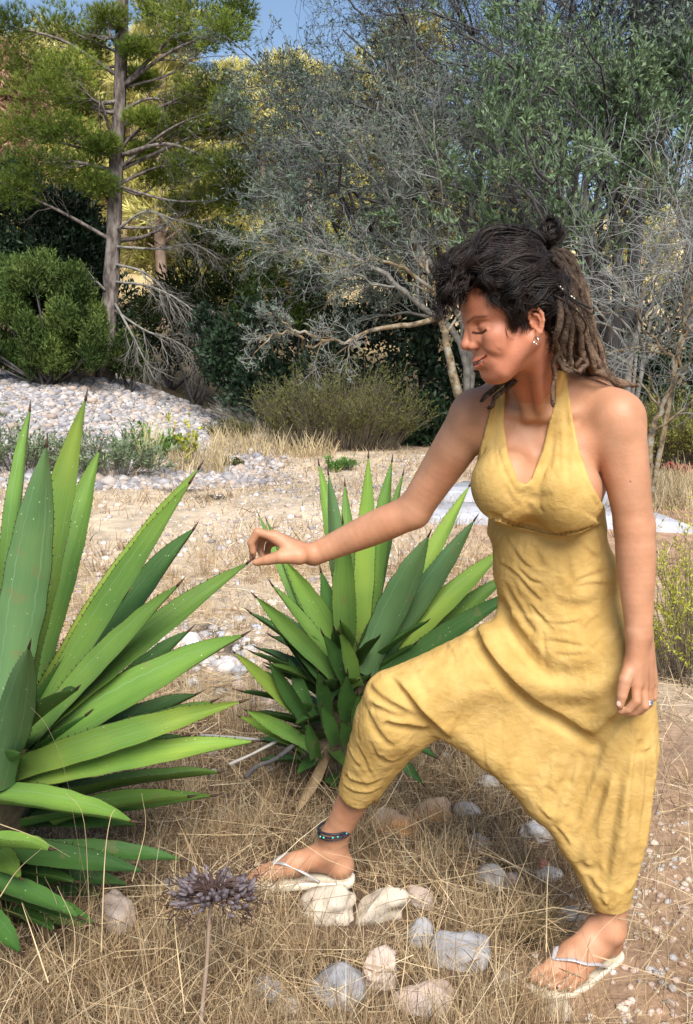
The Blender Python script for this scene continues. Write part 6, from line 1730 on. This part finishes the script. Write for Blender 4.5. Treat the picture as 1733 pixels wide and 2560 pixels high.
# reddish dead pine at the far left
g = np.random.default_rng(90)
M_RUST = material('dead_needles', (.30, .17, .10), (.48, .32, .20), scale=1, rough=.8, spec=.1, attr='tint')
rp = tree_thing('pine_tree', D(-40, 600, 22), 'reddish brown dead pine at the far left edge', 'pine tree')
cl = np.stack([DC(*q) for q in ((0, 160, 22, 60, 60), (-30, 250, 22, 70, 60), (20, 330, 22, 50, 60), (-40, 420, 22, 60, 60), (60, 230, 22.5, 40, 40))])
tk = resample(np.stack([np.array(rp.location), D(-40, 300, 22), D(-30, 50, 22)]), 12); tubes_obj('trunk', [(tk[None], np.linspace(.16, .05, 12)[None])], 6, M_TANTRUNK, rp)
Pn, dv, ci = in_ellipsoids(cl, 450, g, .2); tt = g.uniform(.7, 1.3, (len(Pn), 1)) * np.ones(3)
v, f, t_ = needles(Pn, dv - np.array([0, 0, .5]), 8, .26, .012, g, .8, tt); obj('crown', mesh_np('crown', v, f, smooth=False, mats=[M_RUST], attrs={'tint': t_}), rp, kind='stuff')
# ================================================================ shrubs, weeds, straw, the log and the dry seed head
def sprays(name, label, cat, base, n, hgt, spread, seed, stem_mat, leaf_mat, nl, L, W, lean=(0, 0), up0=.0, group=None, width=.004, arch=.35):
    """a shrub of many fine upright stems with small leaves towards their ends; base: centre (3) and half widths (2)"""
    g = np.random.default_rng(seed); root = tree_thing(name, base[:3], label, cat, group); b0 = np.array(root.location)
    a = g.uniform(0, 6.28, n); rr = np.sqrt(g.uniform(0, 1, n))
    b = b0 + np.stack([np.cos(a) * rr * base[3], np.sin(a) * rr * base[4], np.zeros(n)], 1); b[:, 2] = ground_z(b[:, 0], b[:, 1]) - .02
    d = np.stack([np.cos(a) * rr * spread + lean[0], np.sin(a) * rr * spread + lean[1], np.ones(n)], 1) + g.normal(0, .12, (n, 3)); d = unit(d)
    L_ = hgt * g.uniform(.5, 1.1, n) * (1 - .35 * rr)
    t = np.linspace(0, 1, 8)[None, :, None]
    P_ = b[:, None] + d[:, None] * L_[:, None, None] * t + (np.stack([np.cos(a), np.sin(a), -np.ones(n) * .4], 1) * (arch * L_ * g.uniform(0, 1, n))[:, None])[:, None] * t ** 2.2
    R_ = width * np.linspace(1, .35, 8)[None].repeat(n, 0)
    tw = grow(P_, R_, [(4, .4, .5, .3, .3, 4, .7, .35)], g)
    tubes_obj('stems', [(P_, R_)] + tw, 3, stem_mat, root, 'stuff')
    if nl:
        Q = tw[0][0]; i = g.integers(0, len(Q), nl); u = g.uniform(.1, 1, nl) * 2.99; q = u.astype(int); f = (u - q)[:, None]
        C = Q[i, q] * (1 - f) + Q[i, q + 1] * f; T = unit(Q[i, q + 1] - Q[i, q])
        C = C[C[:, 2] > b0[2] + up0 * hgt] if up0 else C; T = T[:len(C)]
        tt = g.uniform(.65, 1.35, (len(C), 1)) * np.ones(3)
        v, f, t_ = leaf_cards(C, T * .8 + g.normal(0, .5, C.shape), L * g.uniform(.6, 1.3, len(C)), W * g.uniform(.7, 1.3, len(C)), g, tt)
        obj('foliage', mesh_np('foliage', v, f, smooth=False, mats=[leaf_mat], attrs={'tint': t_}), root, kind='stuff')
    return root
def GB(x, y, hx, hy):
    p = on_ground(x * 1.10172, y * 1.10172); s = 1.10172 / 2426 * p[1]
    return (*p, hx * s, hy * s)
M_HEATH = material('heather_stems', (.10, .08, .055), (.20, .17, .125), scale=4, rough=.9, spec=.1)
M_GREYSTEM = material('grey_stems', (.32, .30, .27), (.46, .44, .40), scale=4, rough=.9, spec=.1)
M_HEATHLEAF = material('heather_tips', (.055, .062, .016), (.115, .115, .028), scale=3, rough=.7, spec=.2, attr='tint')
M_FRESH = material('fresh_green_leaves', (.07, .16, .03), (.14, .25, .05), scale=5, rough=.55, spec=.3, attr='tint', trans=.15)
M_DULL = material('dull_green_leaves', (.09, .13, .07), (.17, .21, .11), scale=5, rough=.6, spec=.25, attr='tint')
M_YELLOW = material('yellow_green_tips', (.30, .31, .03), (.48, .46, .07), scale=5, rough=.6, spec=.25, attr='tint', trans=.2)
M_REDLEAF = material('red_leaves', (.25, .03, .03), (.40, .09, .07), scale=5, rough=.6, attr='tint')
sprays('heather_bush', 'olive brown heather bush in front of the dark thicket', 'bush', GB(770, 1020, 130, 50), 520, 1.15, .55, 901, M_HEATH, M_HEATHLEAF, 14000, .05, .012, arch=.25)
sprays('heather_bush', 'grey dry twiggy shrub left of the olive brown heather', 'bush', GB(620, 990, 70, 40), 320, .85, .7, 902, M_GREYSTEM, M_HEATHLEAF, 1500, .04, .010, lean=(-.25, 0))
sprays('heather_bush', 'small olive heather clump by the cobble bank', 'bush', GB(525, 1000, 36, 20), 130, .35, .7, 903, M_HEATH, M_HEATHLEAF, 2600, .04, .010)
sprays('broom_bush', 'yellow green broom bush at the right edge behind the log', 'bush', GB(1535, 1062, 75, 40), 420, .95, .6, 904, M_HEATH, M_BROOM, 12000, .05, .012)
sprays('red_leaved_plant', 'low red leaved plant under the broom at the right edge', 'plant', GB(1550, 1082, 40, 14), 60, .16, 1.0, 905, M_HEATH, M_REDLEAF, 900, .05, .03)
sprays('leafy_shrub', 'straggly green shrub on the cobbles behind the tall agave leaves', 'shrub', GB(262, 1085, 62, 26), 90, .62, .9, 906, M_HEATH, M_DULL, 2600, .065, .016)
sprays('leafy_shrub', 'straggly green shrub on the cobbles at the left picture edge', 'shrub', GB(40, 1075, 70, 26), 110, .72, .9, 907, M_HEATH, M_DULL, 3000, .065, .016)
sprays('leafy_shrub', 'bright green leafy shrub beside the thin straw stems', 'shrub', GB(345, 1040, 40, 18), 50, .40, .9, 908, M_HEATH, M_FRESH, 1500, .06, .03)
sprays('sapling', 'thin pale yellow green sapling on the edge of the cobbles', 'plant', GB(432, 1062, 8, 4), 7, .75, .35, 909, M_HEATH, M_YELLOW, 330, .05, .025)
sprays('grass_clump', 'tall thin straw stems standing before the cobble bank', 'grass', GB(340, 1066, 12, 6), 26, .75, .25, 910, material('straw_stem', (.50, .44, .20), (.62, .56, .30), rough=.8), None, 0, 0, 0, width=.006, arch=.1)
sprays('small_plant', 'small bright green tuft on bare ground above the second agave', 'plant', GB(772, 1068, 14, 6), 34, .20, 1.0, 911, M_HEATH, M_FRESH, 700, .045, .018)
sprays('small_plant', 'small olive tuft left of the bright green tuft', 'plant', GB(525, 1062, 11, 5), 24, .17, 1.0, 912, M_HEATH, M_HEATHLEAF, 420, .045, .014)
hb = D(1548, 1560, 4.0)
sprays('heather_bush', 'yellow tipped heather bush right of her hanging arm', 'bush', (hb[0] + .05, 4.0, 0, .17, .14), 120, .72, .40, 913, M_HEATH, M_YELLOW, 6000, .020, .006, width=.0026, arch=.15)
tb = on_ground(1205 * 1.10172, 2135 * 1.10172)
sprays('grass_tussock', 'dark brown cropped tussock left of the standing foot', 'grass', (*tb, .045, .035), 260, .12, .5, 914, material('dark_straw', (.10, .07, .035), (.26, .19, .09), scale=30, rough=.85), None, 0, 0, 0, width=.0013)
# ---- log
def log(name, label, q, r, mat_, seed):
    p = DP(q, 26); v, f = tubes(p[None], (r * (1 + .12 * np.sin(np.linspace(0, 9, 26))))[None], 12); v = v + fbm(v * np.array([.5, 1, 1]), 9, 3, seed)[:, None] * r * .25
    root = thing(name, p[0], label, 'log'); obj('wood', mesh_np('wood', v, f, mats=[mat_]), root)
M_LOG = material('weathered_log', (.16, .145, .135), (.36, .34, .32), scale=7, rough=.95, spec=.1, bump=.03, bscale=18, stretch=(.4, 1, 1), detail=8)
log('log', 'grey weathered log lying at the right edge behind her elbow', [(1482, 1118, 9.6), (1530, 1127, 9.6), (1600, 1124, 9.7)], .075, M_LOG, 4)
log('fallen_branch', 'short curved grey branch lying against the log', [(1470, 1108, 9.4), (1490, 1118, 9.3), (1502, 1142, 9.2)], .03, M_LOG, 6)
log('fallen_stick', 'pale bleached stick lying left of the second agave', [(455, 1668, 2.75), (520, 1672, 2.72), (590, 1680, 2.7)], .0048, M_GREYSTEM, 7)
log('fallen_stick', 'dark rotten agave stalk lying at the foot of the second agave', [(556, 1764, 2.50), (585, 1738, 2.54), (625, 1722, 2.58), (672, 1686, 2.66)], .0062, M_DARKBARK, 8)
log('fallen_stick', 'second bleached stick under the yellow green agave leaf tip', [(520, 1735, 2.6), (570, 1712, 2.62), (640, 1675, 2.68)], .0042, M_GREYSTEM, 9)

# ---- dry grass: upright blades, cropped stubble and a mat of fallen straw
M_STRAW = material('straw', (.8, .8, .8), (1.15, 1.1, 1.05), scale=20, rough=.75, spec=.25, attr='tint', trans=.15)
STRAW = np.array([(.56, .45, .30), (.47, .36, .23), (.64, .54, .39), (.35, .25, .155), (.23, .155, .095), (.15, .10, .065), (.70, .62, .48), (.50, .39, .26)]) * np.array([1.02, .98, .89])
def ribbons(P_, W_, g, colr):
    n, M = P_.shape[:2]
    d = unit(P_[:, -1] - P_[:, 0]); s = unit(np.cross(d, g.normal(0, 1, (n, 3))))
    w = W_[:, None] * np.linspace(1, .25, M)[None]
    V = np.stack([P_ - s[:, None] * w[..., None], P_ + s[:, None] * w[..., None]], 2).reshape(-1, 3)
    b = (np.arange(n) * M * 2)[:, None]; j = np.arange(M - 1)[None] * 2
    F = np.stack([b + j, b + j + 1, b + j + 3, b + j + 2], -1).reshape(-1, 4)
    return V, F, np.repeat(colr, M * 2, 0)
def dens(x, y, g):
    """how much straw grows here, 0..1"""
    q = np.stack([x, y, x * 0], -1)
    n = .5 + .6 * vnoise(q, 1.6, 61) + .25 * vnoise(q, 5, 62)
    path = sstep(.34, .60, x - .20 * (y - 2.2) + .16 * vnoise(q, 2, 63)) * sstep(4.5, 3.2, y)
    m = np.ones_like(x)
    for (rx, ry, rw) in ROCKPOS: m *= 1 - .93 * np.exp(-(((x - rx) / (rw * 1.0)) ** 2 + ((y - ry + rw * .55) / (rw * 1.35)) ** 2) ** 2)
    for o_, M_ in ((FR_O, FR_M), (FL_O, FL_M)):
        f_ = o_ + M_ @ np.array([.05, 0, 0]); l_ = np.stack([x - f_[0], y - f_[1]], -1) @ M_[:2, :2]
        m *= 1 - .985 * np.exp(-((l_[..., 0] / .17) ** 2 + ((l_[..., 1]) / .11) ** 2) ** 2)
    n = n * m
    return m *  np.clip(n + .35 * sstep(3.2, 2.0, y), 0, 1) * (1 - .78 * path)
def field(n, y0, y1, seed, pw=1.0):
    g = np.random.default_rng(seed)
    y = y0 + (y1 - y0) * g.uniform(0, 1, n) ** pw; x = g.uniform(-1, 1, n) * (.45 * y + .14)
    k = g.random(n) < dens(x, y, g); x, y = x[k], y[k]
    return x, y, ground_z(x, y), g
def blades(n, y0, y1, h, w, seed, lean=.35, pw=1.0, dark=0.0, M=4):
    x, y, z, g = field(n, y0, y1, seed, pw); n = len(x)
    a = g.uniform(0, 6.28, n); H_ = h * g.lognormal(0, .35, n).clip(.4, 2.0)
    ln = g.normal(0, lean, (n, 2))
    t = np.linspace(0, 1, M)[None, :, None]
    d = np.stack([ln[:, 0], ln[:, 1], np.ones(n)], 1); d = unit(d)
    P_ = np.stack([x, y, z - .004], 1)[:, None] + d[:, None] * H_[:, None, None] * t + np.stack([np.cos(a), np.sin(a), -.5 * np.ones(n)], 1)[:, None] * (H_ * g.uniform(0, .55, n))[:, None, None] * t ** 2
    ci = STRAW[g.choice(8, n, p=[.18, .17, .08, .19, .15, .10, .04, .09])] * g.uniform(.75, 1.15, (n, 1))
    return ribbons(P_, w * g.uniform(.6, 1.3, n), g, ci)
def fallen(n, y0, y1, Lm, w, seed, pw=1.0, lift=.028):
    x, y, z, g = field(n, y0, y1, seed, pw); n = len(x)
    a = g.uniform(0, 6.28, n); L_ = Lm * g.lognormal(0, .4, n).clip(.3, 2.2)
    t = np.linspace(-.5, .5, 4)[None, :, None]
    tilt = g.normal(0, .13, n)
    d = np.stack([np.cos(a), np.sin(a), tilt], 1)
    P_ = np.stack([x, y, z + np.abs(g.normal(0, lift, n)) + .004 + np.abs(tilt) * L_ * .4], 1)[:, None] + d[:, None] * L_[:, None, None] * t + np.stack([-np.sin(a), np.cos(a), g.normal(0, .5, n)], 1)[:, None] * (L_ * g.normal(0, .16, n))[:, None, None] * (t * 2) ** 2
    ci = STRAW[g.choice(8, n, p=[.2, .15, .15, .16, .10, .06, .08, .10])] * g.uniform(.8, 1.15, (n, 1))
    return ribbons(P_, w * g.uniform(.6, 1.3, n), g, ci)
def clumps(n, k, y0, y1, h, w, seed, rad):
    x, y, z, g = field(n, y0, y1, seed, 1.1); n = len(x)
    r = rad * g.lognormal(0, .4, n); tone = STRAW[g.choice(8, n, p=[.20, .20, .06, .20, .14, .08, .04, .08])] * g.uniform(.75, 1.1, (n, 1)); hh = h * g.lognormal(0, .3, n); ln = g.normal(0, .12, (n, 2))
    i = np.repeat(np.arange(n), k); m = len(i); a = g.uniform(0, 6.28, m); q = np.sqrt(g.uniform(0, 1, m)) * r[i]
    bx, by = x[i] + np.cos(a) * q, y[i] + np.sin(a) * q; bz = ground_z(bx, by)
    keep = g.random(m) < np.clip(dens(bx, by, g) * 2.5, 0, 1); i, a, q, bx, by, bz = (v_[keep] for v_ in (i, a, q, bx, by, bz)); m = len(i)
    d = unit(np.stack([ln[i, 0] + np.cos(a) * q / r[i] * .25 + g.normal(0, .13, m), ln[i, 1] + np.sin(a) * q / r[i] * .25 + g.normal(0, .13, m), np.ones(m)], 1))
    H_ = hh[i] * g.uniform(.45, 1.25, m); t = np.linspace(0, 1, 3)[None, :, None]
    P_ = np.stack([bx, by, bz - .004], 1)[:, None] + d[:, None] * H_[:, None, None] * t + g.normal(0, .10, (m, 1, 3)) * H_[:, None, None] * t ** 2
    return ribbons(P_, w * g.uniform(.6, 1.3, m), g, tone[i] * g.uniform(.8, 1.2, (m, 1)))
def stalks():
    out = []
    g = np.random.default_rng(97)
    L_ = [[(255, 2260, 1.70), (190, 1980, 1.72), (150, 1760, 1.72), (108, 1650, 1.72), (70, 1605, 1.72)], [(205, 2200, 1.72), (200, 2000, 1.75), (188, 1850, 1.77), (150, 1800, 1.78)], [(230, 2160, 1.75), (238, 1950, 1.8), (250, 1860, 1.8), (262, 1835, 1.8)],
          [(0, 1870, 1.62), (80, 1900, 1.66), (160, 1945, 1.7)], [(0, 2035, 1.62), (40, 1975, 1.64), (95, 1925, 1.66)], [(110, 2230, 1.62), (70, 2110, 1.66), (50, 2050, 1.68)], [(150, 2300, 1.6), (170, 2120, 1.64), (130, 2010, 1.66)], [(330, 2290, 1.7), (360, 2060, 1.76), (350, 1930, 1.8)], [(0, 2290, 1.58), (60, 2170, 1.62), (110, 2080, 1.66)],
          [(420, 2300, 1.66), (396, 2080, 1.74), (402, 1900, 1.8)], [(900, 2324, 1.75), (925, 2120, 1.85), (915, 1980, 1.92)], [(1090, 2300, 1.8), (1085, 2080, 1.9), (1100, 1950, 2.0)], [(640, 2300, 1.72), (600, 2130, 1.8), (612, 1990, 1.85)], [(300, 2000, 1.8), (330, 1880, 1.85), (322, 1800, 1.88)], [(1240, 2160, 1.95), (1242, 2020, 2.0), (1246, 1960, 2.02)]]
    for q in L_: out.append(DP(q, 14))
    P_ = np.stack(out); return ribbons(P_, np.full(len(P_), .0013), g, np.array([.62, .48, .28]) * g.uniform(.8, 1.1, (len(P_), 1)))
def straw_obj(name, parts, label):
    v, f = merge([(a, b) for a, b, c in parts]); t_ = np.concatenate([c for a, b, c in parts])
    return obj(name, mesh_np(name, v, f, smooth=False, mats=[M_STRAW], attrs={'tint': t_}), label=label, cat='grass', kind='stuff')
straw_obj('dry_grass', [stalks(), clumps(1500, 46, 1.45, 3.6, .085, .0011, 70, .035), clumps(900, 34, 3.4, 7, .09, .0019, 69, .05), blades(26000, 1.45, 3.3, .075, .0011, 71, .45, 1.1), blades(12000, 1.45, 3.0, .17, .0011, 72, .4, 1.1, M=6), blades(20000, 3.2, 6.5, .08, .0018, 73, .5), blades(24000, 6.0, 11.8, .10, .0034, 74, .5)], 'dry straw coloured grass standing over the whole clearing')
straw_obj('straw', [fallen(19000, 1.45, 3.4, .10, .0010, 75, 1.1), fallen(5000, 1.45, 3.0, .22, .0012, 76, 1.1), fallen(20000, 3.2, 6.5, .13, .0017, 77)], 'tangled fallen straw matted between the stones')
# golden grass fringe before the thicket and on the crest of the bank
def fringe(n, region, h, w, seed):
    g = np.random.default_rng(seed); px = g.uniform(region[0], region[2], n); py = g.uniform(region[1], region[3], n)
    p = on_ground_many(px * 1.10172, py * 1.10172); p = p[p[:, 1] < 20]; n = len(p)
    H_ = h * g.uniform(.5, 1.3, n); d = unit(np.stack([g.normal(0, .3, n), g.normal(0, .3, n), np.ones(n)], 1)); t = np.linspace(0, 1, 4)[None, :, None]
    P_ = p[:, None] + d[:, None] * H_[:, None, None] * t + g.normal(0, .25, (n, 1, 3)) * H_[:, None, None] * t ** 2
    ci = np.array([(.52, .42, .25), (.60, .50, .32), (.42, .32, .18)])[g.integers(0, 3, n)] * g.uniform(.8, 1.1, (n, 1))
    return ribbons(P_, w * g.uniform(.6, 1.3, n), g, ci)
straw_obj('golden_grass', [fringe(1500, (480, 1000, 760, 1040), .22, .006, 81), fringe(900, (160, 848, 330, 862), .22, .008, 82), fringe(1200, (0, 825, 160, 850), .3, .008, 83), fringe(1500, (1480, 1080, 1573, 1160), .15, .005, 84), fringe(700, (380, 1040, 520, 1080), .2, .006, 85)], 'golden grass fringe along the thicket and the bank crest')
# ---- the dry seed head in front
sh = thing('dry_flower_head', tuple(D(462, 2330, 1.72)), 'dry purple grey seed head on a thin bare stalk at bottom left', 'dry flower')
M_STALK = material('dry_stalk', (.20, .13, .09), (.40, .31, .24), scale=12, rough=.85, bump=.002, bscale=60)
M_POD = material('seed_pod', (.075, .058, .060), (.22, .18, .195), scale=40, rough=.55, spec=.35, rnd=.25)
M_HUSK = material('dry_husk', (.035, .02, .018), (.10, .055, .045), scale=40, rough=.8)
stk = DP([(452, 2400, 1.70), (458, 2300, 1.71), (470, 2180, 1.72), (476, 2080, 1.73), (486, 2040, 1.73)], 24)
v, f = tubes(stk[None], np.linspace(.0046, .0032, 24)[None], 8); obj('stalk', mesh_np('stalk', v, f, mats=[M_STALK]), sh)
g = np.random.default_rng(95)
pv, pf = ball(np.zeros(3), (1, 1, 1), 7); pv = pv.copy(); pv[:, 0] *= .0052; pv[:, 1] *= .0048; pv[:, 2] = pv[:, 2] * .0105; pv[:, :2] *= (1 - .35 * np.clip(pv[:, 2:3] / .0105, 0, 1))
pod = mesh_np('seed_pod', pv, pf, mats=[M_POD]); hc = D(486, 2030, 1.73)
ped = []
for k in range(170):
    a = g.uniform(0, 6.28); el = g.uniform(-.45, .95); rr = g.uniform(.55, 1.0)
    d = unit(np.array([math.cos(a) * 1.0, math.sin(a) * .9, el]))
    c = hc + d * np.array([.084, .068, .048]) * rr
    ped.append(resample(np.stack([hc + d * .01 - [0, 0, .01], hc + d * .035 + [0, 0, .004], c]), 6))
    o = obj('seed_pod', pod, sh)
    u = unit(d * np.array([1, 1, .5]) + np.array([0, 0, .35]) + g.normal(0, .22, 3))
    q = Vector(u).to_track_quat('Z', 'Y')
    o.matrix_parent_inverse = Matrix.Translation(-sh.location)
    o.location = c; o.rotation_euler = q.to_euler(); o.scale = (g.uniform(.7, 1.15),) * 3
v, f = tubes(np.stack(ped), np.full((len(ped), 6), .0012), 4); obj('pedicels', mesh_np('pedicels', v, f, mats=[M_HUSK]), sh, kind='stuff')
hk = []
for k in range(240):
    a = g.uniform(0, 6.28); d = unit(np.array([math.cos(a), math.sin(a), g.uniform(-.8, .6)])); c = hc + d * np.array([.095, .078, .055]) * g.uniform(.5, 1.1)
    hk.append(resample(np.stack([c, c + d * .008 + g.normal(0, .003, 3), c + d * .016 + g.normal(0, .006, 3)]), 5))
v, f = tubes(np.stack(hk), np.full((len(hk), 5), .0010), 3); obj('husks', mesh_np('husks', v, f, mats=[M_HUSK]), sh, kind='stuff')
# ---------------------------------------------------------------- end
